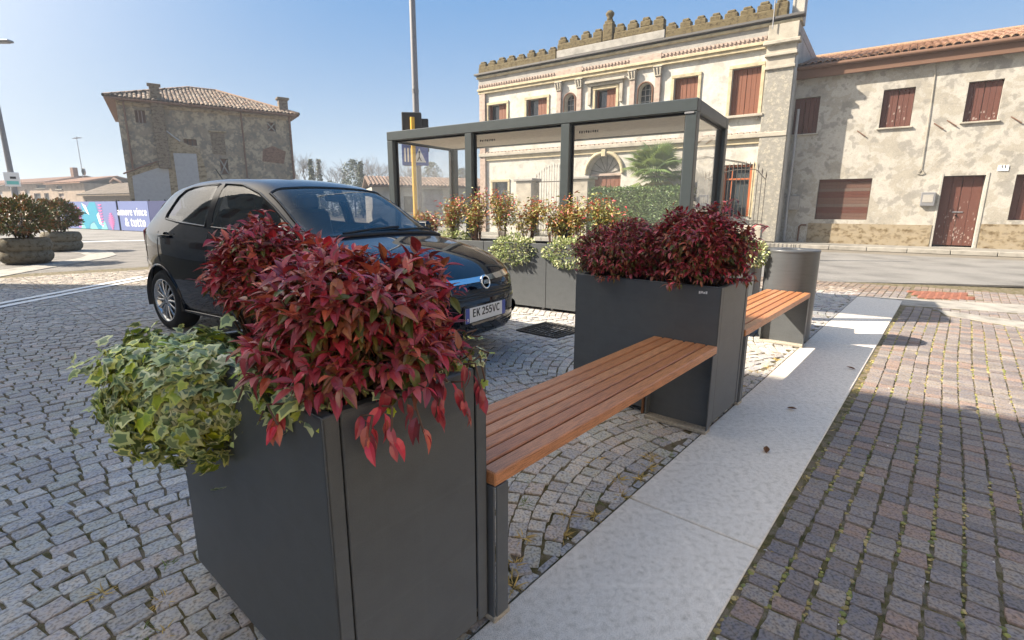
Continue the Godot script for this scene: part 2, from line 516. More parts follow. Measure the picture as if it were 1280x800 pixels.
func sees(p: Vector3, margin := 90.0) -> bool:
	var q := p - EYE
	var pitch := deg_to_rad(12.309)
	var z := q.dot(Vector3(0, -sin(pitch), -cos(pitch)))
	if z < 0.25: return false
	var x := 640.0 + 636.13 * q.x / z
	var y := 400.0 - 636.13 * q.dot(Vector3(0, cos(pitch), -sin(pitch))) / z
	return x > -margin and x < 1280 + margin and y > -margin and y < 800 + margin

func sett_mesh(k: int) -> ArrayMesh:
	var r := RandomNumberGenerator.new()
	r.seed = 500 + k
	var s := SurfaceTool.new()
	s.begin(Mesh.PRIMITIVE_TRIANGLES)
	s.set_smooth_group(-1)
	var base := [[-0.5, -0.43], [-0.43, -0.5], [0.0, -0.5], [0.43, -0.5], [0.5, -0.43], [0.5, 0.0], [0.5, 0.43], [0.43, 0.5], [0.0, 0.5], [-0.43, 0.5], [-0.5, 0.43], [-0.5, 0.0]]
	var top := []
	var mid := []
	var low := []
	for e in base:
		var j := Vector2(r.randf_range(-0.055, 0.03), r.randf_range(-0.055, 0.03))
		var x: float = e[0] + signf(e[0]) * j.x
		var z: float = e[1] + signf(e[1]) * j.y
		top.append(Vector3(x * 0.965, r.randf_range(-0.0018, 0.0012), z * 0.965))
		mid.append(Vector3(x, r.randf_range(-0.0045, -0.002), z))
		low.append(Vector3(x, -0.035, z))
	var cc := Vector3(r.randf_range(-0.1, 0.1), r.randf_range(-0.001, 0.002), r.randf_range(-0.1, 0.1))
	var nn := base.size()
	for i in nn:
		var j := (i + 1) % nn
		for t in [[cc, top[i], top[j]], [top[i], mid[i], mid[j]], [top[i], mid[j], top[j]], [mid[i], low[i], low[j]], [mid[i], low[j], mid[j]]]:
			for e in t: s.add_vertex(e)
	s.index()
	s.generate_normals()
	return s.commit()

func paving(called: String, kinds: String, cells: Array, tones: Array) -> void:
	# cells: [position, basis, tone index]
	var root := holder(called)
	cells.sort_custom(func(p, q): return p[0].distance_squared_to(EYE) < q[0].distance_squared_to(EYE))
	var xfs := [[], [], [], []]
	var cols := [[], [], [], []]
	var made := 0
	for i in cells.size():
		var c: Array = cells[i]
		var k := i % 4
		var t := Transform3D(c[1], c[0])
		if made < 300 and sees(c[0], -2.0):
			var o := part(root, "paving_stone", T.setts[k], M["%s_%d" % [kinds, c[2]]])
			o.transform = t
			made += 1
		else:
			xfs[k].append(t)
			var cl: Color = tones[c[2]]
			if c[0].z < -7.6: cl = cl * Color(0.90, 0.82, 0.72) # far setts tinted: warmer stone, partly sunlit warmth put into their colour
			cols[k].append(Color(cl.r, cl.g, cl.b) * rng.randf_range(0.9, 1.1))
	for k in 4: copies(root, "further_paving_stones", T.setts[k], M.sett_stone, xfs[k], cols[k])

func ground() -> void:
	T.setts = []
	for k in 4: T.setts.append(sett_mesh(k))
	var b := MB.new()
	b.flat(pg([[-300, -400], [300, -400], [300, 120], [-300, 120]]), -0.05, 0.02)
	structure("ground", b, M.ground_earth)
	b = MB.new()
	b.flat(pg([[-8, 5], [-30, 0], [-30, -18.5], [-10, -19.5], [5.4, -8.8], [12, -6.8], [20, 1], [14, 8]]), -0.0065, 0.02)
	structure("paving_bed", b, M.joint_sand)
	b = MB.new()
	b.flat(pg([[-9.2, -9.3], [-30, -9], [-30, -17], [-16.1, -16.1], [-14.9, -17.6], [-13.2, -18.5], [-10.2, -18.9], [-1.0, -12.6], [-2.0, -12.0], [-6.5, -11.6]]), -0.006, 0.01)
	structure("far_paving", b, M.far_paving)
	b = MB.new()
	b.flat(pg([[40, 12], [12, -6.6], [8.38, -8.27], [7.0, -8.51], [5.49, -8.67], [-10.2, -18.9], [-13.2, -18.5], [-14.9, -17.6], [-16.1, -16.1], [-30, -17], [-70, -27], [-70, -50], [-27, -31.3], [-18.2, -26.6], [-12, -40], [-4, -60], [4, -52], [st(-17, 17.5).x, st(-17, 17.5).z], [st(60, 17.5).x, st(60, 17.5).z]]), -0.001, 0.03)
	structure("road", b, M.asphalt)
	# pavement with kerb in front of the house and the villa
	b = MB.new()
	b.flat(PackedVector2Array([Vector2(st(-22, 17.35).x, st(-22, 17.35).z), Vector2(st(-3.3, 17.35).x, st(-3.3, 17.35).z), Vector2(st(-3.3, 26).x, st(-3.3, 26).z), Vector2(st(-22, 26).x, st(-22, 26).z)]), 0.09, 0.14)
	b.flat(PackedVector2Array([Vector2(st(-3.29, 19.45).x, st(-3.29, 19.45).z), Vector2(st(45, 19.45).x, st(45, 19.45).z), Vector2(st(45, 22).x, st(45, 22).z), Vector2(st(-3.29, 22).x, st(-3.29, 22).z)]), 0.07, 0.12)
	structure("far_pavement", b, M.pavement_concrete)
	var kb := holder("kerb", st(0, 0), TURN_STREET)
	var ks := MB.new()
	ks.cbox(Vector3(0, 0.02, 0), Vector3(0.985, 0.13, 0.14), 0.012)
	var km := ks.mesh()
	for i in 28: part(kb, "kerb_stone", km, M.pale_band, Vector3(-2.8 + i, 0, -19.37))
	for i in 18: part(kb, "kerb_stone", km, M.pale_band, Vector3(-21.4 + i, 0.02, -17.27))
	# ---- the pale stone strip along the benches, slab by slab
	var strip := holder("stone_strip", Vector3.ZERO, TURN_BENCH)
	var cuts := [-1.0, 0.02, 1.82, 3.55, 5.35, 7.1, 8.62]
	for i in cuts.size() - 1:
		var s := MB.new()
		var l: float = cuts[i + 1] - cuts[i] - 0.006
		s.cbox(Vector3(0, -0.03, 0), Vector3(l, 0.062, 0.515), 0.004)
		part(strip, "slab", s, M.pale_slab, Vector3(cuts[i] + l * 0.5, 0.0005 * (i % 3), -0.627))
	# ---- pale bands running off to the right of its end
	b = MB.new()
	b.flat(pg([[4.95, -7.17], [5.63, -6.93], [6.67, -6.53], [9.0, -5.6], [8.5, -4.95], [6.1, -5.95], [5.32, -6.34], [5.05, -6.46]]), 0.001, 0.03)
	b.flat(pg([[5.26, -6.18], [5.66, -5.5], [6.3, -4.3], [5.95, -4.05], [5.36, -5.19], [5.09, -5.84]]), 0.001, 0.03)
	structure("pale_stone_band", b, M.pale_band)
	var bands := [pg([[4.6, -7.0], [4.95, -7.22], [5.63, -6.98], [6.67, -6.58], [9.0, -5.65], [8.5, -4.9], [6.1, -5.90], [5.32, -6.28], [5.0, -6.4]]), pg([[5.22, -6.2], [5.7, -5.5], [6.34, -4.3], [5.9, -4.0], [5.31, -5.19], [5.04, -5.84]])]
	var brick := holder("brick_patch")
	var bm := MB.new()
	bm.cbox(Vector3.ZERO, Vector3(0.105, 0.04, 0.05), 0.004)
	var bmesh := bm.mesh()
	var patch := pg([[6.06, -7.72], [6.75, -7.5], [6.35, -6.88], [5.71, -7.0]])
	for i in 12:
		for j in 14:
			var q := Vector2(5.7 + i * 0.115 + (j % 2) * 0.057, -7.75 + j * 0.062)
			if Geometry2D.is_point_in_polygon(q, patch):
				part(brick, "brick", bmesh, M.red_brick, Vector3(q.x, -0.018 + 0.001 * ((i + j) % 3), q.y))
	bands.append(pg([[6.02, -7.78], [6.8, -7.55], [6.4, -6.84], [5.66, -6.95]]))
	# ---- small setts in arcs on the left of the strip
	var cells := []
	var W := 1.7
	var R := 1.43
	var half := R * asin(W * 0.5 / R)
	var d := 0.082
	for k in range(-8, 190):
		for w in range(-8, 9):
			var crest := 0.36 + w * W
			if crest < -6 or crest > 10: continue
			var s := -half
			while s < half - 0.02:
				var l := rng.randf_range(0.072, 0.125)
				if s + l > half - 0.05: l = half - s
				var sc := s + l * 0.5
				s += l
				var ph := sc / R
				var x := R * sin(ph)
				var a := crest + x
				var bb := 0.4 + k * d + R * cos(ph) - R + rng.randf_range(-0.004, 0.004)
				if bb < 0.935 or bb > 13.5: continue
				var p := ab(a, bb)
				if p.distance_to(EYE) > 12.5 or not sees(p): continue
				if p.dot(SN) > 9.6: continue
				var t := -ph + rng.randf_range(-0.06, 0.06)
				var tx := A * cos(t) + B * sin(t)
				var tz := -A * sin(t) + B * cos(t)
				p.y = rng.randf_range(-0.005, 0.003)
				var g := rng.randf_range(0.002, 0.007)
				cells.append([p, Basis(tx * (l - g), Vector3.UP, -tz * (d * cos(ph) - g)), rng.randi_range(0, 7)])
	# a cut row against the strip
	var aa := -0.5
	while aa < 9.0:
		var l := rng.randf_range(0.07, 0.13)
		var wdt := rng.randf_range(0.03, 0.06)
		var p := ab(aa + l * 0.5, 0.9 + wdt * 0.5 - 0.012, rng.randf_range(-0.006, 0.0))
		aa += l
		if sees(p): cells.append([p, Basis(A * (l - 0.012), Vector3.UP, -B * (wdt - 0.008)), rng.randi_range(0, 7)])
	var gt := []
	for k in 8: gt.append((M["grey_sett_%d" % k] as StandardMaterial3D).albedo_color.srgb_to_linear())
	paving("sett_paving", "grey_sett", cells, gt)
	# ---- porphyry setts in rows on the right of the strip
	cells = []
	for j in 56:
		var wob := rng.randf_range(-0.002, 0.002)
		var a := -0.4 + rng.randf_range(0, 0.1)
		while a < 10.4:
			var l := rng.randf_range(0.060, 0.100)
			var ac := a + l * 0.5
			a += l
			var bb := 0.352 - (j + 0.5) * 0.0885 + wob + 0.012 * sin(ac * 1.3 + j * 0.2) - ac * 0.004
			var p := ab(ac, bb, rng.randf_range(-0.004, 0.003))
			if not sees(p): continue
			if ac < 8.2 and bb > 0.33: continue
			var q2 := Vector2(p.x, p.z)
			if Geometry2D.is_point_in_polygon(q2, bands[0]) or Geometry2D.is_point_in_polygon(q2, bands[1]) or Geometry2D.is_point_in_polygon(q2, bands[2]): continue
			if p.x > 5.3 and p.z < -8.6 + (p.x - 5.49) * 0.14: continue
			var t := rng.randf_range(-0.04, 0.04)
			var tx := A * cos(t) + B * sin(t)
			var tz := -A * sin(t) + B * cos(t)
			cells.append([p, Basis(tx * (l - 0.004), Vector3.UP, -tz * (0.0885 - rng.randf_range(0.004, 0.009))), rng.randi_range(0, 7) if rng.randf() > 0.06 else 3])
	# the same stone beyond the end of the strip
	for j in 27:
		var a := 8.68
		while a < 10.2:
			var l := rng.randf_range(0.07, 0.105)
			var ac := a + l * 0.5
			a += l
			var p := ab(ac, 0.4 + j * 0.0885, rng.randf_range(-0.004, 0.003))
			if not sees(p) or p.z < -8.68 + (p.x - 5.49) * 0.14 - maxf(0.0, 5.49 - p.x) * 0.6: continue
			cells.append([p, Basis(A * (l - 0.009), Vector3.UP, -B * 0.08), rng.randi_range(0, 7)])
	gt = []
	for k in 8: gt.append((M["porphyry_sett_%d" % k] as StandardMaterial3D).albedo_color.srgb_to_linear())
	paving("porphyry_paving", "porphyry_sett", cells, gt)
	# ---- pale ring around the planting island on the left, and the double white line
	b = MB.new()
	var outer := [[-8.6, -8.1], [-9.05, -8.95], [-9.33, -10.03], [-9.68, -11.41], [-9.88, -12.35], [-10.24, -13.21], [-11.09, -14.18], [-12.18, -14.98], [-14, -15.6]]
	var inner := [[-9.7, -8.6], [-9.95, -9.5], [-10.1, -10.6], [-10.31, -11.7], [-10.5, -12.4], [-10.9, -13.1], [-11.6, -13.75], [-12.5, -14.3], [-14, -14.8]]
	for i in outer.size() - 1:
		b.flat(pg([outer[i], outer[i + 1], inner[i + 1], inner[i]]), 0.006, 0.02)
	structure("pale_stone_ring", b, M.pale_band)
	b = MB.new()
	b.flat(pg([[-6.22, -5.6], [-6.33, -5.6], [-6.39, -8.9], [-6.28, -8.9]]), 0.008, 0.004)
	b.flat(pg([[-6.45, -5.6], [-6.56, -5.6], [-6.62, -8.95], [-6.51, -8.95]]), 0.008, 0.004)
	b.flat(pg([[-6.34, -8.94], [-6.45, -8.94], [-6.49, -10.8], [-6.38, -10.8]]), 0.008, 0.004)
	structure("white_line", b, M.white_paint)
	b = MB.new()
	b.flat(pg([[-30, -18.1], [-16.4, -17.0], [-14.6, -18.9], [-10.4, -20.2], [-10.4, -20.5], [-14.8, -19.2], [-16.6, -17.3], [-30, -18.4]]), 0.004, 0.003)
	structure("road_line", b, M.white_paint)
	# ---- iron grate in the paving
	var gr := thing("drain_grate", "square dark iron drain grate set in the setts before the shelter planters", "drain grate", ab(4.08, 2.95, 0.004), TURN_BENCH)
	var f := MB.new()
	for s in [-1, 1]:
		f.cbox(Vector3(0, 0, s * 0.24), Vector3(0.5, 0.02, 0.03), 0.003)
		f.cbox(Vector3(s * 0.24, 0, 0), Vector3(0.03, 0.02, 0.45), 0.003)
	part(gr, "frame", f, M.cast_iron)
	for i in 9:
		f = MB.new(); f.cbox(Vector3.ZERO, Vector3(0.45, 0.016, 0.018), 0.003)
		part(gr, "bar", f, M.cast_iron, Vector3(0, 0, -0.2 + i * 0.05))
	for i in 4:
		f = MB.new(); f.cbox(Vector3.ZERO, Vector3(0.02, 0.012, 0.45), 0.003)
		part(gr, "cross_bar", f, M.cast_iron, Vector3(-0.15 + i * 0.1, -0.003, 0))
	f = MB.new(); f.box(Vector3(0, -0.014, 0), Vector3(0.44, 0.004, 0.44))
	part(gr, "pit", f, M.dark_gap)

# ------------------------------------------------------------------ buildings
func plaster(w: int, h: int, sd: int, base: Color, worn: Color, dark: Color, cover: float, grime: float, stretch := 1.0) -> ImageTexture:
	# old plaster: worn patches with ragged outlines, darker stains and grain, all matter of the wall itself
	var layers := []
	for e in [[0.007, 6], [0.03, 5], [0.2, 3], [0.012, 5]]:
		var f := FastNoiseLite.new()
		f.seed = sd + layers.size() * 7
		f.noise_type = FastNoiseLite.TYPE_SIMPLEX_SMOOTH
		f.frequency = e[0]; f.fractal_octaves = e[1]
		f.domain_warp_enabled = layers.size() == 0
		f.domain_warp_amplitude = 30.0
		layers.append(f.get_image(w, h).get_data())
	var out := PackedByteArray()
	out.resize(w * h * 3)
	var p0: PackedByteArray = layers[0]
	var p1: PackedByteArray = layers[1]
	var p2: PackedByteArray = layers[2]
	var p3: PackedByteArray = layers[3]
	for i in w * h:
		var a := p0[i] / 255.0
		var m := p1[i] / 255.0
		var g := p2[i] / 255.0
		var k := p3[i] / 255.0
		var t := smoothstep(cover - 0.07, cover + 0.07, a * 0.6 + m * 0.4)
		var s := smoothstep(grime - 0.08, grime + 0.08, k * 0.6 + m * 0.4)
		var c := base.lerp(worn, t).lerp(dark, s * 0.75)
		var q := 0.76 + 0.30 * g + 0.30 * (m - 0.5)
		out[i * 3] = int(clampf(pow(c.r * q, 0.4545), 0, 1) * 255)
		out[i * 3 + 1] = int(clampf(pow(c.g * q, 0.4545), 0, 1) * 255)
		out[i * 3 + 2] = int(clampf(pow(c.b * q, 0.4545), 0, 1) * 255)
	var im := Image.create_from_data(w, h, false, Image.FORMAT_RGB8, out)
	return ImageTexture.create_from_image(im)

func wall(x0: float, x1: float, y0: float, y1: float, holes: Array, thick: float) -> MB:
	# front face at z = 0; openings go through the thickness
	var b := MB.new()
	var xs := [x0, x1]
	var ys := [y0, y1]
	for h in holes:
		for e in [h[0], h[1]]:
			if not xs.has(e): xs.append(e)
		for e in [h[2], h[3]]:
			if not ys.has(e): ys.append(e)
	xs.sort(); ys.sort()
	for i in xs.size() - 1:
		for j in ys.size() - 1:
			var cx: float = (xs[i] + xs[i + 1]) * 0.5
			var cy: float = (ys[j] + ys[j + 1]) * 0.5
			var open := false
			for h in holes:
				if cx > h[0] and cx < h[1] and cy > h[2] and cy < h[3]: open = true
			if open: continue
			var u0: float = (xs[i] - x0) / (x1 - x0)
			var u1: float = (xs[i + 1] - x0) / (x1 - x0)
			var w0: float = (y1 - ys[j]) / (y1 - y0)
			var w1: float = (y1 - ys[j + 1]) / (y1 - y0)
			b.quad(Vector3(xs[i], ys[j], 0), Vector3(xs[i + 1], ys[j], 0), Vector3(xs[i + 1], ys[j + 1], 0), Vector3(xs[i], ys[j + 1], 0), Vector2(u0, w0), Vector2(u1, w1))
			b.quad(Vector3(xs[i + 1], ys[j], -thick), Vector3(xs[i], ys[j], -thick), Vector3(xs[i], ys[j + 1], -thick), Vector3(xs[i + 1], ys[j + 1], -thick), Vector2(u0, w0), Vector2(u1, w1))
	for h in holes:
		var a := Vector3(h[0], h[2], 0)
		var c := Vector3(h[1], h[3], 0)
		var dz := Vector3(0, 0, -thick)
		var ru := Vector2((h[0] - x0) / (x1 - x0), (y1 - h[3]) / (y1 - y0))
		var rv := ru + Vector2(0.02, 0.1)
		b.quad(a + dz, a, Vector3(h[0], h[3], 0), Vector3(h[0], h[3], 0) + dz, ru, rv)
		b.quad(Vector3(h[1], h[2], 0), Vector3(h[1], h[2], 0) + dz, c + dz, c, ru, rv)
		b.quad(Vector3(h[0], h[3], 0), c, c + dz, Vector3(h[0], h[3], 0) + dz, ru, rv)
		b.quad(a + dz, Vector3(h[1], h[2], 0) + dz, Vector3(h[1], h[2], 0), a, ru, rv)
	b.quad(Vector3(x0, y0, -thick), Vector3(x0, y0, 0), Vector3(x0, y1, 0), Vector3(x0, y1, -thick), Vector2(0, 0), Vector2(0.03, 1))
	b.quad(Vector3(x1, y0, 0), Vector3(x1, y0, -thick), Vector3(x1, y1, -thick), Vector3(x1, y1, 0), Vector2(0, 0), Vector2(0.03, 1))
	b.quad(Vector3(x0, y1, 0), Vector3(x1, y1, 0), Vector3(x1, y1, -thick), Vector3(x0, y1, -thick), Vector2(0, 0), Vector2(1, 0.03))
	return b

func plastered(called: String, t: Texture2D, rough := 0.92) -> StandardMaterial3D:
	var m := mat(called, Color(1, 1, 1), rough)
	m.albedo_texture = t
	return m

func leaf_door(w: float, h: float, planks: int, thick := 0.035) -> MB:
	var b := MB.new()
	var pw := w / planks
	for i in planks:
		b.cbox(Vector3(-w * 0.5 + (i + 0.5) * pw, h * 0.5, 0.002 * (i % 2)), Vector3(pw - 0.006, h, thick), 0.004)
	return b

func shutters(parent: Node, hole: Array, m: Material, z: float, open_left := false) -> void:
	var w: float = (hole[1] - hole[0]) * 0.5
	var h: float = hole[3] - hole[2]
	var win := Node3D.new()
	win.name = "window"
	parent.add_child(win, true)
	win.position = Vector3(hole[0] + w, hole[2], z)
	var lf := leaf_door(w - 0.012, h - 0.02, 3)
	if not open_left: part(win, "shutter_leaf", lf, m, Vector3(-w * 0.5, 0.01, 0))
	else:
		var g := MB.new(); g.box(Vector3(-w * 0.5, h * 0.5, -0.12), Vector3(w, h, 0.01))
		part(win, "pane", g, M.window_glass)
		var fr := MB.new()
		fr.cbox(Vector3(-w + 0.04, h * 0.5, -0.1), Vector3(0.06, h, 0.04), 0.004)
		fr.cbox(Vector3(-w * 0.5, h * 0.55, -0.1), Vector3(w, 0.05, 0.04), 0.004)
		part(win, "frame", fr, m)
		var o := part(win, "shutter_leaf", lf, m, Vector3(-w + 0.03, 0.01, -0.16))
		o.rotation.y = -1.35
	part(win, "shutter_leaf", lf, m, Vector3(w * 0.5, 0.01, 0))

func tile_mesh(r: float, l: float) -> ArrayMesh:
	# one barrel tile, running along +z, with its open end at z = 0
	var b := MB.new()
	var seg := 7
	for k in seg:
		var a0 := PI * k / seg
		var a1 := PI * (k + 1) / seg
		var r2 := r * 0.82
		var p := func(a: float, rr: float, z: float) -> Vector3: return Vector3(cos(a) * rr, sin(a) * rr * 0.85, z)
		b.quad(p.call(a0, r, 0), p.call(a0, r2, -l), p.call(a1, r2, -l), p.call(a1, r, 0))
		b.quad(p.call(a0, r - 0.015, 0), p.call(a0, r, 0), p.call(a1, r, 0), p.call(a1, r - 0.015, 0))
		b.quad(p.call(a1, r - 0.015, 0), p.call(a1, r2 - 0.015, -l), p.call(a0, r2 - 0.015, -l), p.call(a0, r - 0.015, 0))
	return b.mesh()

func street_house() -> void:
	var h := thing("plaster_house", "low two-storey house of stained cream plaster with dark red shutters on the right", "house", st(0, 21.09), TURN_STREET)
	var x0 := -3.3
	var x1 := 9.0
	var tx := plaster(1536, 720, 11, Color(0.445, 0.42, 0.37), Color(0.345, 0.318, 0.265), Color(0.235, 0.222, 0.197), 0.53, 0.595)
	var wm := plastered("house_plaster", tx)
	relief(wm, T.height, 0.0); wm.heightmap_enabled = false
	var holes := [[-3.14, -2.25, 3.78, 4.97], [-0.5, 0.31, 3.79, 4.95], [1.56, 2.34, 3.79, 4.92], [-1.98, -0.46, 0.88, 2.23], [1.36, 2.34, 0.07, 2.24], [3.0, 4.05, 0.92, 2.23], [3.65, 4.45, 3.79, 4.92], [5.8, 6.6, 3.79, 4.92], [5.3, 6.7, 0.9, 2.23]]
	part(h, "wall", wall(x0, x1, 0.0, 5.72, holes, 0.4), wm)
	var b := MB.new()
	b.span(Vector3(x0 + 0.01, 0, -8), Vector3(x0 + 0.3, 5.7, -0.41)); b.span(Vector3(x1 - 0.3, 0, -8), Vector3(x1 - 0.01, 5.7, -0.41)); b.span(Vector3(x0, 0, -8.3), Vector3(x1, 5.7, -8.01))
	part(h, "outer_wall", b, M.white_render)
	b = MB.new(); b.span(Vector3(x0 + 0.31, 0.1, -0.9), Vector3(x1 - 0.31, 5.5, -0.86))
	part(h, "room_wall", b, M.dark_room)
	for i in [0, 1, 2, 6, 7]:
		shutters(h, holes[i], M.shutter_red, -0.14)
		b = MB.new(); b.cbox(Vector3((holes[i][0] + holes[i][1]) * 0.5, holes[i][2] - 0.025, 0.02), Vector3(holes[i][1] - holes[i][0] + 0.12, 0.05, 0.1), 0.008)
		part(h, "sill", b, M.stone_trim)
	shutters(h, holes[5], M.shutter_red, -0.2)
	shutters(h, holes[8], M.shutter_red, -0.2)
	# wide low opening closed with weathered horizontal slats
	var sw := Node3D.new(); sw.name = "slatted_shutter"; h.add_child(sw, true); sw.position = Vector3(-1.22, 0.88, -0.13)
	for i in 13:
		b = MB.new(); b.cbox(Vector3.ZERO, Vector3(1.5, 0.098, 0.03), 0.005)
		var o := part(sw, "slat", b, [M.shutter_worn, M.shutter_red, M.weathered_slat, M.shutter_worn, M.shutter_red][(i * 3) % 5], Vector3(0, 0.055 + i * 0.104, 0))
		o.rotation.x = 0.12
	b = MB.new(); b.box(Vector3(0, 0.67, -0.05), Vector3(1.52, 1.36, 0.01)); part(sw, "backing", b, M.shutter_red)
	# door
	var dn := Node3D.new(); dn.name = "door"; h.add_child(dn, true); dn.position = Vector3(1.85, 0.07, -0.24)
	for s in [-1, 1]:
		part(dn, "door_leaf", leaf_door(0.475, 2.1, 2), M.shutter_red, Vector3(s * 0.243, 0.05, 0))
	b = MB.new(); b.cbox(Vector3(0, 1.08, 0.03), Vector3(0.26, 0.035, 0.02), 0.004); b.cyl(Vector3(-0.03, 0.98, 0.03), Vector3(-0.03, 0.98, 0.08), 0.025, 0.02, 8)
	part(dn, "latch", b, M.galvanised)
	# flaked paint patches: small bits of bare wood
	b = MB.new()
	var r := RandomNumberGenerator.new(); r.seed = 77
	for i in 60:
		var y := absf(r.randfn(0.0, 0.62)) + 0.1
		if y > 1.7: continue
		var p := Vector3(r.randf_range(-0.42, 0.44), y, 0.0206 + 0.0004 * (i % 5))
		var s := Vector2(r.randf_range(0.006, 0.022), r.randf_range(0.01, 0.045))
		b.quad(p + Vector3(-s.x, -s.y, 0), p + Vector3(s.x * 0.7, -s.y * 0.8, 0), p + Vector3(s.x, s.y, 0), p + Vector3(-s.x * 0.5, s.y * 0.8, 0))
	part(dn, "flaked_paint", b, M.peeled_wood).set_meta("kind", "stuff")
	b = MB.new()
	for wx in [[-0.1, 4.37], [1.95, 4.35]]:
		for i in 12:
			var p := Vector3(wx[0] + r.randf_range(-0.33, 0.33), wx[1] - 0.5 + absf(r.randfn(0, 0.3)), -0.1195 + 0.0004 * (i % 5))
			if p.y > wx[1] + 0.45: continue
			var s := Vector2(r.randf_range(0.006, 0.025), r.randf_range(0.01, 0.05))
			b.quad(p + Vector3(-s.x, -s.y, 0), p + Vector3(s.x, -s.y * 0.6, 0), p + Vector3(s.x * 0.8, s.y, 0), p + Vector3(-s.x, s.y * 0.7, 0))
	part(h, "flaked_paint", b, M.peeled_wood).set_meta("kind", "stuff")
	b = MB.new(); b.cbox(Vector3(2.38, 1.16, 0.004), Vector3(0.07, 2.3, 0.03), 0.005); b.cbox(Vector3(1.325, 1.16, 0.003), Vector3(0.06, 2.3, 0.025), 0.005)
	part(dn.get_parent(), "door_surround", b, M.white_render)
	# rough dado
	var dm := tex(mat("rough_dado", Color(0.40, 0.34, 0.25), 0.95), T.speck, v3(1.2)); over(dm, T.stain, v3(0.45)); relief(dm, T.finer, 3.0)
	b = MB.new()
	b.span(Vector3(-2.15, 0, 0.002), Vector3(1.28, 0.74, 0.03)); b.span(Vector3(2.44, 0, 0.002), Vector3(x1, 0.80, 0.03))
	part(h, "dado", b, dm)
	b = MB.new(); b.span(Vector3(x0 + 0.02, 0, 0.002), Vector3(-2.16, 0.62, 0.02)); part(h, "dado", b, wm)
	# conduit with a loop, tie irons, box, number
	b = MB.new(); b.tube([Vector3(0.72, 5.6, 0.02), Vector3(0.75, 4.0, 0.03), Vector3(0.77, 2.5, 0.03), Vector3(0.72, 2.4, 0.03), Vector3(0.68, 2.34, 0.03), Vector3(0.78, 2.31, 0.03), Vector3(0.86, 2.36, 0.03), Vector3(0.78, 2.45, 0.03)], 0.013, 6)
	part(h, "conduit", b, M.stone_trim)
	for e in [[-0.95, 3.66], [1.02, 3.72], [1.32, 3.78], [2.75, 3.75], [3.3, 3.7]]:
		b = MB.new(); b.tube([Vector3(e[0] - 0.12, e[1] + 0.1, 0.0), Vector3(e[0], e[1], 0.05), Vector3(e[0] + 0.13, e[1] - 0.1, 0.04)], 0.018, 6)
		part(h, "tie_iron", b, M.eave_wood)
	var mb := Node3D.new(); mb.name = "meter_box"; h.add_child(mb, true); mb.position = Vector3(1.06, 1.54, 0.06)
	b = MB.new(); b.cbox(Vector3.ZERO, Vector3(0.36, 0.42, 0.12), 0.012); part(mb, "case", b, M.galvanised)
	b = MB.new(); b.cbox(Vector3(0, 0.02, 0.064), Vector3(0.26, 0.24, 0.01), 0.004); part(mb, "cover", b, M.grey_cornice)
	var nb := Node3D.new(); nb.name = "number_plate"; h.add_child(nb, true); nb.position = Vector3(2.68, 2.42, 0.012)
	b = MB.new(); b.cbox(Vector3.ZERO, Vector3(0.24, 0.17, 0.02), 0.004); part(nb, "plate", b, M.sign_white)
	lettering(nb, "11", 0.13, Vector3(0, -0.047, 0.011), M.plate_ink)
	# pipe and boxes in the corner beside the villa
	b = MB.new(); b.cyl(Vector3(-2.86, 0.1, 0.10), Vector3(-2.86, 4.6, 0.10), 0.045, 0.045, 10); part(h, "corner_pipe", b, M.grey_render)
	b = MB.new(); b.cbox(Vector3(-2.66, 1.45, 0.08), Vector3(0.3, 0.5, 0.14), 0.01); part(h, "corner_box", b, M.grey_cornice)
	b = MB.new(); b.tube([Vector3(-2.42, 0.1, 0.05), Vector3(-2.42, 0.62, 0.05), Vector3(-2.36, 0.68, 0.05), Vector3(-2.2, 0.68, 0.05)], 0.03, 8); part(h, "gas_pipe", b, M.eave_wood)
	# eaves, gutter and roof
	b = MB.new(); b.cbox(Vector3((x0 + x1) * 0.5, 5.68, 0.2), Vector3(x1 - x0, 0.3, 0.08), 0.01); part(h, "gutter_board", b, M.eave_wood)
	b = MB.new(); b.span(Vector3(x0, 5.74, -0.3), Vector3(x1, 5.80, 0.16)); part(h, "soffit", b, M.eave_wood)
	b = MB.new(); b.cyl(Vector3(x0, 5.87, 0.31), Vector3(x1, 5.87, 0.31), 0.065, 0.065, 10); part(h, "gutter", b, M.eave_wood)
	var slope := 0.265
	var roof := Node3D.new(); roof.name = "roof"; h.add_child(roof, true); roof.position = Vector3(0, 5.96, 0.30); roof.rotation.x = slope
	b = MB.new(); b.span(Vector3(x0, -0.1, -4.65), Vector3(x1, -0.045, -0.02)); part(roof, "roof_deck", b, M.terracotta_2)
	var tm := tile_mesh(0.095, 0.46)
	var xfs := []
	var cols := []
	for row in 12:
		for k in int((x1 - x0) / 0.205):
			var p := Vector3(x0 + 0.12 + k * 0.205 + rng.randf_range(-0.008, 0.008), -0.03 + rng.randf_range(0, 0.012), -row * 0.375 + rng.randf_range(-0.02, 0.02))
			if row < 3 and p.x < 3.7:
				part(roof, "roof_tile", tm, M["terracotta_%d" % rng.randi_range(0, 2)], p)
			else:
				xfs.append(Transform3D(Basis.IDENTITY, p)); cols.append(Color(0.42, 0.24, 0.155) * rng.randf_range(0.75, 1.2))
	copies(roof, "further_roof_tiles", tm, M.old_tile, xfs, cols)
	b = MB.new(); b.cyl(Vector3(x0, 0.02, -4.6), Vector3(x1, 0.02, -4.6), 0.1, 0.1, 10); part(roof, "ridge", b, M.terracotta_1)
	b = MB.new()
	var b2 := MB.new(); b2.xf = Transform3D(Basis(Vector3.UP, PI), Vector3(0, 7.15, -4.15)) * Transform3D(Basis(Vector3.RIGHT, slope), Vector3.ZERO)
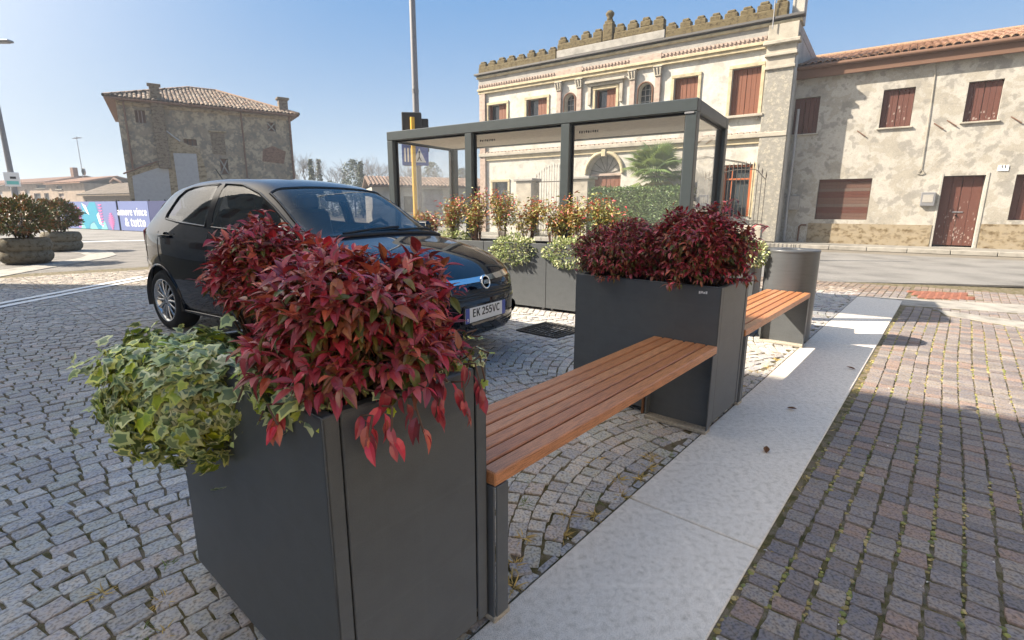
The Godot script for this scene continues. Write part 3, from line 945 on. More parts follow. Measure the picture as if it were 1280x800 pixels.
	b2.span(Vector3(-x1, -0.1, 0), Vector3(-x0, -0.04, 4.4) * Vector3(1, 1, 1))
	part(h, "rear_roof", b2, M.terracotta_2)

func lettering(parent: Node, text: String, size: float, at: Vector3, m: Material, depth := 0.004, called := "lettering") -> MeshInstance3D:
	var t := TextMesh.new()
	var f := SystemFont.new()
	f.font_names = PackedStringArray(["Droid Sans"])
	f.font_weight = 700
	t.font = f
	t.text = text
	t.font_size = 48
	t.pixel_size = size / 48.0
	t.depth = depth
	t.vertical_alignment = VERTICAL_ALIGNMENT_BOTTOM
	var o := MeshInstance3D.new()
	o.name = called
	o.mesh = t
	o.material_override = m
	o.position = at
	parent.add_child(o, true)
	return o

func arch_poly(cx: float, y0: float, r: float, n := 10) -> PackedVector2Array:
	var p := PackedVector2Array()
	for i in n + 1: p.append(Vector2(cx + r * cos(PI * i / n), y0 + r * sin(PI * i / n)))
	return p

func villa() -> void:
	var v := thing("crenellated_villa", "pale old villa with stone crenellations and brown shutters behind the glass shelter", "villa", st(0, 20.2), TURN_STREET)
	var x0 := -16.35
	var x1 := -3.0
	var wm := plastered("villa_plaster", plaster(1536, 768, 41, Color(0.53, 0.51, 0.46), Color(0.46, 0.43, 0.37), Color(0.34, 0.325, 0.29), 0.60, 0.635))
	var wins := [[-15.83, -14.77, 4.45, 5.96, true], [-13.66, -12.58, 4.45, 5.96, true], [-10.26, -9.34, 4.45, 5.96, true], [-7.0, -6.12, 4.45, 5.97, false], [-4.95, -4.01, 4.45, 6.0, false]]
	var arches := [[-11.72, -11.22, 4.75, 5.97], [-8.4, -7.86, 4.75, 5.97]]
	var low := [[-15.6, -14.7, 1.3, 2.46], [-4.98, -3.98, 0.95, 2.78], [-10.5, -8.98, 0.1, 3.42]]
	var holes := []
	for e in wins + arches + low: holes.append(e.slice(0, 4))
	part(v, "wall", wall(x0, x1, 0.05, 6.6, holes, 0.45), wm)
	var b := MB.new()
	b.span(Vector3(x0 + 0.01, 0, -9), Vector3(x0 + 0.35, 6.9, -0.46)); b.span(Vector3(x1 - 0.35, 0, -9), Vector3(x1 - 0.01, 6.9, -0.46)); b.span(Vector3(x0, 0, -9.3), Vector3(x1, 6.9, -9.01))
	part(v, "outer_wall", b, M.white_render)
	b = MB.new(); b.span(Vector3(x0, 6.9, -9.3), Vector3(x1, 7.2, -0.05)); part(v, "roof_slab", b, M.grey_cornice)
	b = MB.new(); b.span(Vector3(x0 + 0.4, 0.1, -1.2), Vector3(x1 - 0.4, 6.5, -1.15)); part(v, "room_wall", b, M.dark_room)
	for e in wins:
		shutters(v, e, M.shutter_brown, -0.12, e[4])
		b = MB.new()
		var w := 0.11
		b.cbox(Vector3(e[0] - w * 0.5, (e[2] + e[3]) * 0.5, 0.02), Vector3(w, e[3] - e[2], 0.05), 0.006)
		b.cbox(Vector3(e[1] + w * 0.5, (e[2] + e[3]) * 0.5, 0.02), Vector3(w, e[3] - e[2], 0.05), 0.006)
		b.cbox(Vector3((e[0] + e[1]) * 0.5, e[3] + w * 0.5, 0.025), Vector3(e[1] - e[0] + 2 * w, w, 0.06), 0.006)
		part(v, "window_surround", b, M.cream_trim)
		b = MB.new(); b.cbox(Vector3((e[0] + e[1]) * 0.5, e[2] - 0.05, 0.08), Vector3(e[1] - e[0] + 0.4, 0.09, 0.2), 0.012)
		b.cbox(Vector3(e[0], e[2] - 0.15, 0.04), Vector3(0.1, 0.12, 0.1), 0.012); b.cbox(Vector3(e[1], e[2] - 0.15, 0.04), Vector3(0.1, 0.12, 0.1), 0.012)
		part(v, "sill", b, M.stone_trim)
	# middle window: heavier frame with a hood
	b = MB.new()
	b.cbox(Vector3(-9.8, 6.26, 0.09), Vector3(1.75, 0.1, 0.22), 0.015); b.cbox(Vector3(-9.8, 6.155, 0.05), Vector3(1.5, 0.1, 0.12), 0.01)
	for s in [-1, 1]: b.cbox(Vector3(-9.8 + s * 0.7, 5.75, 0.05), Vector3(0.14, 0.7, 0.1), 0.01)
	part(v, "window_hood", b, M.stone_trim)
	# arched windows between pilasters
	for e in arches:
		var cx: float = (e[0] + e[1]) * 0.5
		var r: float = (e[1] - e[0]) * 0.5
		var sp := PackedVector2Array([Vector2(e[0], e[3] - r), Vector2(e[0], e[3] + 0.001), Vector2(e[1], e[3] + 0.001), Vector2(e[1], e[3] - r)])
		var arc := arch_poly(cx, e[3] - r, r)
		for q in arc: 
			if q.x > e[0] + 0.001 and q.x < e[1] - 0.001: sp.append(q)
		b = MB.new(); b.prism(sp, -0.3, -0.002); part(v, "arch_spandrel", b, wm)
		var win := Node3D.new(); win.name = "arched_window"; v.add_child(win, true)
		b = MB.new(); b.box(Vector3(cx, (e[2] + e[3]) * 0.5, -0.32), Vector3(2 * r, e[3] - e[2], 0.01)); part(win, "pane", b, M.window_glass)
		b = MB.new()
		for i in 2: b.cbox(Vector3(cx - r / 3 + i * r * 0.667, (e[2] + e[3]) * 0.5, -0.27), Vector3(0.025, e[3] - e[2], 0.02), 0.003)
		for i in 5: b.cbox(Vector3(cx, e[2] + 0.15 + i * 0.22, -0.27), Vector3(2 * r, 0.025, 0.02), 0.003)
		part(win, "glazing_bars", b, M.grey_render)
		b = MB.new()
		var pts := []
		for q in arch_poly(cx, e[3] - r, r + 0.03): pts.append(Vector3(q.x, q.y, 0.01))
		pts.push_front(Vector3(cx + r + 0.03, e[2], 0.01)); pts.append(Vector3(cx - r - 0.03, e[2], 0.01))
		b.tube(pts, 0.035, 6); part(win, "surround", b, M.eave_wood)
		for s in [-1, 1]:
			var px: float = cx + s * (r + 0.24)
			var pil := Node3D.new(); pil.name = "pilaster"; v.add_child(pil, true)
			b = MB.new(); b.cbox(Vector3(px, 5.25, 0.05), Vector3(0.22, 1.75, 0.1), 0.012); part(pil, "shaft", b, M.pink_stone)
			b = MB.new()
			b.cbox(Vector3(px, 6.46, 0.09), Vector3(0.36, 0.05, 0.19), 0.01); b.cbox(Vector3(px, 6.15, 0.07), Vector3(0.25, 0.05, 0.14), 0.015)
			for q in 3:
				b.cyl(Vector3(px - 0.1 + q * 0.1, 6.18, 0.11), Vector3(px - 0.13 + q * 0.13, 6.42, 0.16), 0.035, 0.06, 6)
			b.box(Vector3(px, 6.3, 0.06), Vector3(0.22, 0.28, 0.1))
			part(pil, "capital", b, M.stone_trim)
	# entablature in courses
	var L := x1 - x0
	var cxm := (x0 + x1) * 0.5
	b = MB.new(); b.cbox(Vector3(cxm, 6.545, 0.05), Vector3(L + 0.06, 0.12, 0.14), 0.012); b.cbox(Vector3(cxm, 6.655, 0.075), Vector3(L + 0.1, 0.1, 0.2), 0.015); part(v, "architrave", b, M.cream_trim)
	b = MB.new(); b.cbox(Vector3(cxm, 6.795, 0.045), Vector3(L + 0.02, 0.18, 0.14), 0.005); part(v, "dentil_course", b, M.pink_stone)
	b = MB.new()
	for i in int(L / 0.14): b.box(Vector3(x0 + 0.07 + i * 0.14, 6.83, 0.13), Vector3(0.07, 0.09, 0.05))
	part(v, "dentils", b, M.pink_stone)
	b = MB.new(); b.cbox(Vector3(cxm, 7.02, 0.04), Vector3(L + 0.02, 0.27, 0.12), 0.005); part(v, "frieze", b, M.grey_cornice)
	b = MB.new(); b.cbox(Vector3(cxm, 7.2, 0.08), Vector3(L + 0.16, 0.1, 0.22), 0.02); part(v, "cornice_moulding", b, M.cream_trim)
	b = MB.new(); b.cbox(Vector3(cxm, 7.33, 0.12), Vector3(L + 0.3, 0.085, 0.34), 0.015); part(v, "gutter_ledge", b, M.gutter_metal)
	for e in [-11.47, -8.13]:
		b = MB.new(); b.cbox(Vector3(e, 6.8, 0.08), Vector3(1.25, 0.26, 0.16), 0.01); part(v, "frieze_panel", b, M.pink_stone)
	# corner pier
	b = MB.new(); b.cbox(Vector3(-3.43, 2.95, 0.07), Vector3(0.84, 5.7, 0.14), 0.01); part(v, "corner_pier", b, plastered("pier_plaster", plaster(512, 512, 61, Color(0.29, 0.275, 0.24), Color(0.40, 0.37, 0.30), Color(0.22, 0.205, 0.175), 0.57, 0.6)))
	b = MB.new()
	b.cbox(Vector3(-3.43, 5.83, 0.10), Vector3(0.92, 0.09, 0.22), 0.012); b.cbox(Vector3(-3.43, 6.02, 0.09), Vector3(0.86, 0.3, 0.18), 0.01); b.cbox(Vector3(-3.43, 6.22, 0.13), Vector3(0.98, 0.1, 0.28), 0.015)
	b.cbox(Vector3(-3.43, 6.4, 0.10), Vector3(0.9, 0.26, 0.22), 0.01); b.cbox(Vector3(-3.43, 6.58, 0.16), Vector3(1.10, 0.12, 0.36), 0.02); b.cbox(Vector3(-3.43, 6.9, 0.09), Vector3(0.9, 0.5, 0.22), 0.01)
	part(v, "pier_capital", b, M.stone_trim)
	b = MB.new(); b.cbox(Vector3(-16.15, 3.3, 0.05), Vector3(0.34, 6.5, 0.12), 0.01); part(v, "corner_pier", b, M.pink_stone)
	# string course and door lunette
	b = MB.new(); b.cbox(Vector3(cxm, 3.72, 0.08), Vector3(L, 0.16, 0.18), 0.02); part(v, "string_course", b, M.stone_trim)
	b = MB.new(); b.cbox(Vector3(cxm, 3.55, 0.03), Vector3(L, 0.18, 0.08), 0.006); part(v, "string_course", b, M.cream_trim)
	b = MB.new()
	for i in int(L / 0.2): b.box(Vector3(x0 + 0.1 + i * 0.2, 3.83, 0.06), Vector3(0.13, 0.05, 0.14))
	part(v, "dentils", b, M.pink_stone)
	var dr := Node3D.new(); dr.name = "entrance"; v.add_child(dr, true)
	var sp2 := PackedVector2Array([Vector2(-10.5, 2.66), Vector2(-10.5, 3.421), Vector2(-8.98, 3.421), Vector2(-8.98, 2.66)])
	for q in arch_poly(-9.74, 2.66, 0.755):
		if q.x > -10.49 and q.x < -8.99: sp2.append(q)
	b = MB.new(); b.prism(sp2, -0.3, -0.002); part(dr, "arch_spandrel", b, wm)
	b = MB.new()
	var pp := []
	for q in arch_poly(-9.74, 2.66, 0.84, 16): pp.append(Vector3(q.x, q.y, 0.02))
	b.tube(pp, 0.09, 6); b.cbox(Vector3(-9.74, 3.5, 0.06), Vector3(0.2, 0.34, 0.16), 0.02); part(dr, "arch_moulding", b, M.cream_trim)
	b = MB.new(); b.prism(arch_poly(-9.74, 2.66, 0.75, 16), -0.3, -0.28); part(dr, "fanlight", b, M.grey_cornice)
	b = MB.new()
	for i in 7: b.tube([Vector3(-9.74, 2.68, -0.26), Vector3(-9.74 + 0.74 * cos(PI * (i + 0.5) / 7), 2.66 + 0.74 * sin(PI * (i + 0.5) / 7), -0.26)], 0.012, 5)
	part(dr, "grille", b, M.iron_fence)
	b = MB.new(); b.cbox(Vector3(-9.74, 2.62, -0.22), Vector3(1.5, 0.1, 0.1), 0.01); part(dr, "transom", b, M.pink_stone)
	part(dr, "door_leaf", leaf_door(0.74, 2.45, 4), M.shutter_brown, Vector3(-10.12, 0.1, -0.28)); part(dr, "door_leaf", leaf_door(0.74, 2.45, 4), M.shutter_brown, Vector3(-9.36, 0.1, -0.28))
	# lower windows
	for e in [low[0]]:
		b = MB.new(); b.box(Vector3((e[0] + e[1]) * 0.5, (e[2] + e[3]) * 0.5, -0.2), Vector3(e[1] - e[0], e[3] - e[2], 0.02)); part(v, "window_pane", b, M.window_glass)
		b = MB.new(); b.cbox(Vector3((e[0] + e[1]) * 0.5, e[3] + 0.06, 0.02), Vector3(e[1] - e[0] + 0.24, 0.12, 0.06), 0.01)
		for s in [0, 1]: b.cbox(Vector3(e[s] + (s * 2 - 1) * 0.06, (e[2] + e[3]) * 0.5, 0.015), Vector3(0.12, e[3] - e[2], 0.05), 0.01)
		part(v, "window_surround", b, M.cream_trim)
	var e2: Array = low[1]
	var ow := Node3D.new(); ow.name = "orange_window"; v.add_child(ow, true)
	b = MB.new(); b.box(Vector3(-4.48, 1.865, -0.2), Vector3(0.98, 1.8, 0.01)); part(ow, "pane", b, M.window_glass)
	b = MB.new()
	for x in [-4.93, -4.03]: b.cbox(Vector3(x, 1.865, -0.12), Vector3(0.1, 1.8, 0.08), 0.006)
	b.cbox(Vector3(-4.48, 2.74, -0.12), Vector3(0.82, 0.08, 0.08), 0.006); b.cbox(Vector3(-4.48, 2.28, -0.12), Vector3(0.82, 0.06, 0.06), 0.006); b.cbox(Vector3(-4.68, 1.9, -0.14), Vector3(0.035, 1.7, 0.04), 0.004)
	part(ow, "frame", b, M.orange_frame)
	for x in [-5.04, -3.92]:
		b = MB.new(); b.cbox(Vector3(x, 1.87, 0.02), Vector3(0.12, 1.9, 0.05), 0.006)
		part(ow, "surround", b, M.cream_trim)
	b = MB.new(); b.tube([Vector3(-6.5, 3.05, 0.03), Vector3(-5.6, 3.12, 0.03), Vector3(-5.0, 3.0, 0.03), Vector3(-4.3, 2.85, 0.03), Vector3(-3.6, 2.6, 0.03)], 0.012, 5); part(v, "cable", b, M.iron_fence)
	# parapet and merlons
	b = MB.new(); b.cbox(Vector3(-9.7, 7.52, 0.12), Vector3(4.6, 0.28, 0.3), 0.01); part(v, "parapet_band", b, M.grey_cornice)
	var mer := MB.new()
	mer.cbox(Vector3(0, 0.20, 0), Vector3(0.42, 0.2, 0.24), 0.03); mer.cbox(Vector3(0, 0.34, 0), Vector3(0.27, 0.11, 0.2), 0.03)
	var mm := mer.mesh()
	for seg in [[-16.25, -12.05, 7.37], [-12.0, -9.95, 7.66], [-9.45, -7.45, 7.66], [-7.4, -3.35, 7.37]]:
		b = MB.new(); b.cbox(Vector3((seg[0] + seg[1]) * 0.5, seg[2] + 0.12, 0.1), Vector3(seg[1] - seg[0], 0.27, 0.28), 0.03)
		part(v, "parapet", b, M.mossy_stone)
		var n := int(round((seg[1] - seg[0]) / 0.62))
		for i in n + 1:
			var o := part(v, "merlon", mm, M.mossy_stone, Vector3(seg[0] + 0.22 + (seg[1] - seg[0] - 0.44) * i / n, seg[2] + 0.13, 0.1))
			o.scale = Vector3(rng.randf_range(0.9, 1.08), rng.randf_range(0.85, 1.15), 1)
			o.rotation.z = rng.randf_range(-0.04, 0.04)
	var fin := Node3D.new(); fin.name = "finial"; v.add_child(fin, true); fin.position = Vector3(-9.7, 7.66, 0.1)
	b = MB.new(); b.cbox(Vector3(0, 0.32, 0), Vector3(0.42, 0.64, 0.34), 0.03); b.cbox(Vector3(0, 0.68, 0), Vector3(0.32, 0.12, 0.28), 0.02); part(fin, "pedestal", b, M.mossy_stone)
	b = MB.new(); b.lathe([Vector2(0.06, 0.72), Vector2(0.13, 0.78), Vector2(0.1, 0.86), Vector2(0.16, 0.95), Vector2(0.17, 1.02), Vector2(0.1, 1.1), Vector2(0.001, 1.14)], 12); part(fin, "urn", b, M.mossy_stone)
	b = MB.new(); b.cbox(Vector3(-3.1, 7.9, -0.3), Vector3(0.36, 1.5, 0.5), 0.01); part(v, "chimney", b, M.white_render)
	b = MB.new(); b.cyl(Vector3(-3.75, 7.0, 0.3), Vector3(-3.75, 8.6, 0.3), 0.018, 0.014, 6); part(v, "aerial_mast", b, M.galvanised)

func garden() -> void:
	# gate pier, gate and fence standing before the villa
	var b := MB.new()
	for e in [[-12.3, "pale stone gate pier with flat cap left of the villa gate"], [-9.72, "pale stone gate pier with flat cap right of the villa gate"]]:
		var g := thing("gate_pier", e[1], "gate pier", st(e[0], 18.3, 0.09), TURN_STREET, "villa gate piers")
		b = MB.new(); b.cbox(Vector3(0, 1.12, 0), Vector3(0.78, 2.24, 0.6), 0.02); part(g, "shaft", b, M.stone_trim)
		b = MB.new(); b.cbox(Vector3(0, 2.29, 0), Vector3(0.95, 0.11, 0.75), 0.02); b.cbox(Vector3(0, 0.1, 0), Vector3(0.86, 0.2, 0.68), 0.02); part(g, "cap", b, M.grey_cornice)
	var gate := thing("iron_gate", "tall wrought iron gate with spear points between the stone piers", "gate", st(-11.01, 18.3, 0.09), TURN_STREET)
	for i in 15:
		var x := -0.84 + i * 0.12
		var hh := 2.5 + 0.42 * cos(x / 0.9 * PI * 0.5)
		b = MB.new(); b.cyl(Vector3(0, 0.08, 0), Vector3(0, hh - 0.16, 0), 0.012, 0.012, 6); b.cyl(Vector3(0, hh - 0.16, 0), Vector3(0, hh - 0.1, 0), 0.02, 0.024, 6); b.cyl(Vector3(0, hh - 0.1, 0), Vector3(0, hh, 0), 0.024, 0.001, 6)
		part(gate, "spear", b, M.grey_cornice, Vector3(x, 0, 0))
	for y in [0.25, 1.15, 2.2]:
		b = MB.new(); b.cbox(Vector3(0, y, 0), Vector3(1.75, 0.04, 0.02), 0.003); part(gate, "rail", b, M.iron_fence)
	var fe := thing("iron_fence", "dark spear-topped iron railing before the orange framed window", "fence", st(-4.2, 18.6, 0.09), TURN_STREET)
	b = MB.new(); b.cbox(Vector3(0, 0.3, 0), Vector3(2.0, 0.6, 0.25), 0.02); part(fe, "base_wall", b, M.stone_trim)
	for i in 16:
		var x := -0.95 + i * 0.127
		var hh := 2.35 + 0.28 * sin(clampf((x + 0.95) / 1.1, 0, 1) * PI * 0.5) - 0.35 * smoothstep(0.6, 1.0, x)
		b = MB.new(); b.cyl(Vector3(0, 0.5, 0), Vector3(0, hh - 0.18, 0), 0.011, 0.011, 6); b.cyl(Vector3(0, hh - 0.18, 0), Vector3(0, hh - 0.1, 0), 0.012, 0.028, 6); b.cyl(Vector3(0, hh - 0.1, 0), Vector3(0, hh + 0.03, 0), 0.028, 0.001, 6)
		part(fe, "spear", b, M.iron_fence, Vector3(x, 0, 0))
	b = MB.new()
	var cv := []
	for i in 16:
		var x := -0.95 + i * 0.127
		cv.append(Vector3(x, 2.12 + 0.28 * sin(clampf((x + 0.95) / 1.1, 0, 1) * PI * 0.5) - 0.35 * smoothstep(0.6, 1.0, x), 0))
	b.tube(cv, 0.016, 6); b.cbox(Vector3(0, 0.75, 0), Vector3(1.95, 0.03, 0.015), 0.003); part(fe, "rail", b, M.iron_fence)
	# hedge: a clipped block of small leaves over a twiggy core
	var hd := thing("clipped_hedge", "clipped dark green hedge in front of the villa door, seen through the shelter glass", "hedge", st(-7.4, 18.5, 0.09), TURN_STREET)
	b = MB.new(); b.cbox(Vector3(0, 0.88, 0), Vector3(3.5, 1.7, 0.85), 0.12); part(hd, "core", b, mat("hedge_core", Color(0.08, 0.11, 0.04), 1.0))
	var xfs := []
	var cols := []
	for i in 9000:
		var f := rng.randf()
		var p := Vector3(rng.randf_range(-1.85, 1.85), rng.randf_range(0.05, 1.85), 0.5)
		if f > 0.62: p = Vector3(rng.randf_range(-1.85, 1.85), 1.85, rng.randf_range(-0.5, 0.5))
		elif f > 0.54: p = Vector3(1.85 * signf(rng.randf() - 0.5), rng.randf_range(0.05, 1.85), rng.randf_range(-0.5, 0.5))
		p += Vector3(rng.randfn(0, 0.035), rng.randfn(0, 0.045), rng.randfn(0, 0.045))
		var bs := Basis.from_euler(Vector3(rng.randf_range(-1.2, 1.2), rng.randf_range(0, TAU), rng.randf_range(-1, 1))) * rng.randf_range(0.7, 1.3)
		xfs.append(Transform3D(bs, p))
		cols.append(Color(0.075, 0.14, 0.04).lerp(Color(0.15, 0.21, 0.065), rng.randf()) * rng.randf_range(0.7, 1.25))
	copies(hd, "foliage", leaf_mesh(0.075, 0.04, 0.2, 0.2, 2), M.leaf_tinted, xfs, cols)
	for hx in [[-13.9, 0.9], [-8.9, 0.5]]:
		var sb := thing("garden_shrub", ["blue-green rounded shrub beside the left gate pier behind the glass", "small dark shrub at the left end of the clipped hedge"][0 if hx[0] < -10 else 1], "shrub", st(hx[0], 18.9, 0.09), 0)
		xfs = []; cols = []
		for i in 1500:
			var d := Vector3(rng.randfn(0, 1), absf(rng.randfn(0, 1)), rng.randfn(0, 1)).normalized()
			xfs.append(Transform3D(Basis.from_euler(Vector3(rng.randf_range(-1.5, 1.5), rng.randf_range(0, TAU), 0)), Vector3(0, 0.4, 0) + d * Vector3(0.6, 1.4, 0.5) * rng.randf_range(0.6, 1.05)))
			cols.append(Color(0.06, 0.10, 0.06) * rng.randf_range(0.6, 1.4))
		copies(sb, "foliage", leaf_mesh(0.09, 0.05, 0.2, 0.2, 2), M.leaf_tinted, xfs, cols)
		b = MB.new(); b.cyl(Vector3.ZERO, Vector3(0, 1.0, 0), 0.04, 0.02, 6); part(sb, "stem", b, M.bark)
	# palm
	var pm := thing("fan_palm", "fan palm with stiff green fronds rising behind the clipped hedge", "palm tree", st(-7.1, 19.1, 0.09), 0)
	b = MB.new(); b.lathe([Vector2(0.17, 0), Vector2(0.15, 0.5), Vector2(0.17, 1.3), Vector2(0.19, 2.0), Vector2(0.14, 2.35), Vector2(0.02, 2.45)], 12); part(pm, "trunk", b, M.palm_bark)
	var fr := MB.new()
	var nb := 22
	for i in nb:
		var a := lerpf(-1.75, 1.75, float(i) / (nb - 1))
		var l := 0.62 * (0.78 + 0.22 * cos(a))
		var d := Vector3(cos(a), 0, sin(a))
		var s := Vector3(-sin(a), 0, cos(a)) * 0.028
		var tip := d * l + Vector3(0, -0.16 * l - 0.05 * absf(a), 0)
		fr.tri(Vector3.ZERO, d * l * 0.55 + s + Vector3(0, 0.02, 0), d * l * 0.55 + Vector3(0, 0.045, 0)); fr.tri(Vector3.ZERO, d * l * 0.55 + Vector3(0, 0.045, 0), d * l * 0.55 - s + Vector3(0, 0.02, 0))
		fr.tri(d * l * 0.55 + s + Vector3(0, 0.02, 0), tip, d * l * 0.55 + Vector3(0, 0.045, 0)); fr.tri(d * l * 0.55 + Vector3(0, 0.045, 0), tip, d * l * 0.55 - s + Vector3(0, 0.02, 0))
	fr.tube([Vector3(-0.62, -0.12, 0), Vector3(-0.3, -0.02, 0), Vector3.ZERO], 0.014, 5)
	var fm := fr.mesh()
	var greens := []
	for k in 4:
		var gm := mat("palm_green_%d" % k, [Color(0.11, 0.17, 0.045), Color(0.15, 0.20, 0.06), Color(0.085, 0.135, 0.045), Color(0.24, 0.21, 0.08)][k], 0.45)
		gm.backlight_enabled = true; gm.backlight = Color(0.35, 0.4, 0.2)
		greens.append(gm)
	for i in 46:
		var el := rng.randf_range(-0.75, 1.3)
		var az := i * 2.39996
		var dir := Vector3(cos(az) * cos(el), sin(el), sin(az) * cos(el))
		var reach := rng.randf_range(0.55, 0.8)
		var o := part(pm, "frond", fm, greens[3 if el < -0.45 else rng.randi_range(0, 2)])
		var up := Vector3.UP - dir * dir.y
		if up.length() < 0.1: up = Vector3.RIGHT
		up = up.normalized()
		o.transform = Transform3D(Basis(dir, up, dir.cross(up)) * rng.randf_range(0.9, 1.15), Vector3(0, 2.35, 0) + dir * reach)

func panel(b: MB, pts: Array, z0: float, z1: float) -> void:
	var p := PackedVector2Array()
	for e in pts: p.append(Vector2(e[0], e[1]))
	b.prism(p, z0, z1)

func ruin() -> void:
	var o := Vector3(-0.56208, 0, -0.82708) * 38.0
	var v := thing("derelict_house", "derelict weathered house with hipped tile roof and grey render patches beyond the car", "house", o, 0.5970)
	var x0 := -1.3
	var x1 := 7.95
	var wm := plastered("ruin_plaster", plaster(1280, 1000, 91, Color(0.40, 0.33, 0.225), Color(0.25, 0.205, 0.145), Color(0.15, 0.13, 0.105), 0.48, 0.55))
	var holes := [[-0.5, 0.0, 6.02, 6.72], [1.74, 2.42, 4.92, 5.3], [6.5, 7.0, 6.12, 6.68], [3.55, 4.0, 3.3, 4.25]]
	part(v, "wall", wall(x0, x1, 0, 7.2, holes, 0.5), wm)
	var b := MB.new()
	b.span(Vector3(x0, 0, -8.5), Vector3(x0 + 0.4, 7.2, -0.51)); b.span(Vector3(x1 - 0.4, 0, -8.5), Vector3(x1, 7.2, -0.51)); b.span(Vector3(x0, 0, -8.9), Vector3(x1, 7.2, -8.51))
	part(v, "outer_wall", b, M.rubble)
	b = MB.new(); b.span(Vector3(x0 + 0.5, 0, -1.3), Vector3(x1 - 0.5, 7, -1.2)); part(v, "room_wall", b, M.dark_room)
	for h in holes:
		var w := Node3D.new(); w.name = "window"; v.add_child(w, true)
		var c := Vector3((h[0] + h[1]) * 0.5, (h[2] + h[3]) * 0.5, -0.2)
		var sx: float = h[1] - h[0]
		var sy: float = h[3] - h[2]
		b = MB.new(); b.box(c + Vector3(0, 0, -0.05), Vector3(sx, sy, 0.02)); part(w, "shutter", b, M.eave_wood)
		b = MB.new()
		if h[0] > 3: # crossed boards
			b.tube([c + Vector3(-sx * 0.45, -sy * 0.45, 0.02), c + Vector3(sx * 0.45, sy * 0.45, 0.02)], 0.045, 5); b.tube([c + Vector3(-sx * 0.45, sy * 0.45, 0.06), c + Vector3(sx * 0.45, -sy * 0.45, 0.06)], 0.045, 5)
			part(w, "crossed_boards", b, M.grey_cornice)
		else:
			for i in 2: b.cbox(c + Vector3(-sx * 0.17 + i * sx * 0.34, 0, 0.02), Vector3(0.05, sy, 0.04), 0.006)
			part(w, "bars", b, M.peeled_wood if h[0] < 1 else M.iron_fence)
	# flue against the wall with its chimney
	var fl := Node3D.new(); fl.name = "flue"; v.add_child(fl, true)
	b = MB.new(); b.cbox(Vector3(0.62, 5.6, 0.12), Vector3(0.62, 4.2, 0.3), 0.03); part(fl, "stack", b, M.rubble)
	b = MB.new(); b.cbox(Vector3(0.6, 7.75, 0.12), Vector3(0.5, 0.75, 0.42), 0.02); b.cbox(Vector3(0.6, 8.14, 0.12), Vector3(0.66, 0.1, 0.56), 0.02); part(fl, "chimney", b, M.rubble)
	b = MB.new(); b.cbox(Vector3(7.65, 7.7, -0.5), Vector3(0.55, 1.1, 0.5), 0.02); b.cbox(Vector3(7.65, 8.28, -0.5), Vector3(0.74, 0.14, 0.68), 0.02); part(v, "chimney", b, M.rubble)
	# repaired and exposed areas
	b = MB.new(); panel(b, [[-1.1, 1.0], [0.72, 1.0], [0.78, 3.7], [0.2, 3.5], [-1.05, 3.0]], 0.0, 0.05); part(v, "render_patch", b, M.grey_render)
	b = MB.new(); panel(b, [[1.15, 1.0], [2.3, 1.0], [2.32, 4.45], [1.12, 4.42]], 0.0, 0.06); part(v, "render_patch", b, M.grey_render)
	b = MB.new(); panel(b, [[-1.28, 3.1], [-0.3, 3.55], [0.75, 4.0], [1.0, 5.45], [1.5, 5.15], [2.5, 4.75], [2.75, 3.4], [2.6, 0.8], [-1.28, 0.8]], 0.0, 0.025)
	part(v, "plaster_scar", b, tex(mat("scar_plaster", Color(0.44, 0.36, 0.245), 0.95), T.fine, v3(1.0)))
	over(M.scar_plaster, T.stain, v3(0.5))
	b = MB.new(); b.tube([Vector3(0.92, 5.66, 0.08), Vector3(1.55, 5.12, 0.08)], 0.05, 6); part(v, "flashing", b, M.grey_render)
	b = MB.new(); b.tube([Vector3(-1.45, 3.12, 0.1), Vector3(-0.4, 3.62, 0.1), Vector3(0.3, 3.9, 0.1)], 0.05, 6); part(v, "flashing", b, M.eave_wood)
	b = MB.new(); panel(b, [[3.2, 4.5], [3.95, 4.5], [3.95, 5.7], [3.2, 5.7]], -0.01, 0.03); part(v, "blocked_window", b, M.rubble)
	b = MB.new(); panel(b, [[6.0, 4.2], [7.3, 4.1], [7.5, 4.9], [6.7, 5.2], [6.1, 4.95]], -0.01, 0.03); part(v, "brick_patch", b, M.brick_wall)
	b = MB.new(); b.cbox(Vector3(3.6, 5.85, 0.06), Vector3(0.95, 0.1, 0.16), 0.01); b.cbox(Vector3((x0 + x1) * 0.5, 6.98, 0.05), Vector3(x1 - x0, 0.16, 0.14), 0.02); part(v, "ledge", b, M.scar_plaster)
	for e in [[-0.95, 3.4, 0.05], [5.0, 1.0, 0.05], [7.86, 0.5, 0.07]]:
		b = MB.new(); b.cyl(Vector3(e[0], e[1], 0.12), Vector3(e[0], 7.1, 0.12), e[2], e[2], 8); part(v, "downpipe", b, M.eave_wood if e[0] < 7 else M.brick_wall)
	# hipped roof with its tiles
	var roof := Node3D.new(); roof.name = "roof"; v.add_child(roof, true)
	var e0 := Vector3(-1.8, 7.22, 0.55)
	var e1 := Vector3(8.4, 7.22, 0.55)
	var e2 := Vector3(8.4, 7.22, -9.4)
	var e3 := Vector3(-1.8, 7.22, -9.4)
	var r0 := Vector3(2.6, 9.0, -4.4)
	var r1 := Vector3(4.2, 9.0, -4.4)
	b = MB.new(); b.quad(e0, e1, r1, r0); b.quad(e2, e3, r0, r1); b.tri(e1, e2, r1); b.tri(e3, e0, r0)
	var under := Vector3(0, -0.08, 0)
	b.quad(e1 + under, e0 + under, e3 + under, e2 + under); b.quad(e0 + under, e1 + under, e1, e0); b.quad(e3 + under, e0 + under, e0, e3); b.quad(e1 + under, e2 + under, e2, e1)
	part(roof, "deck", b, M.terracotta_2)
	var xfs := []
	var cols := []
	var tm := tile_mesh(0.10, 0.5)
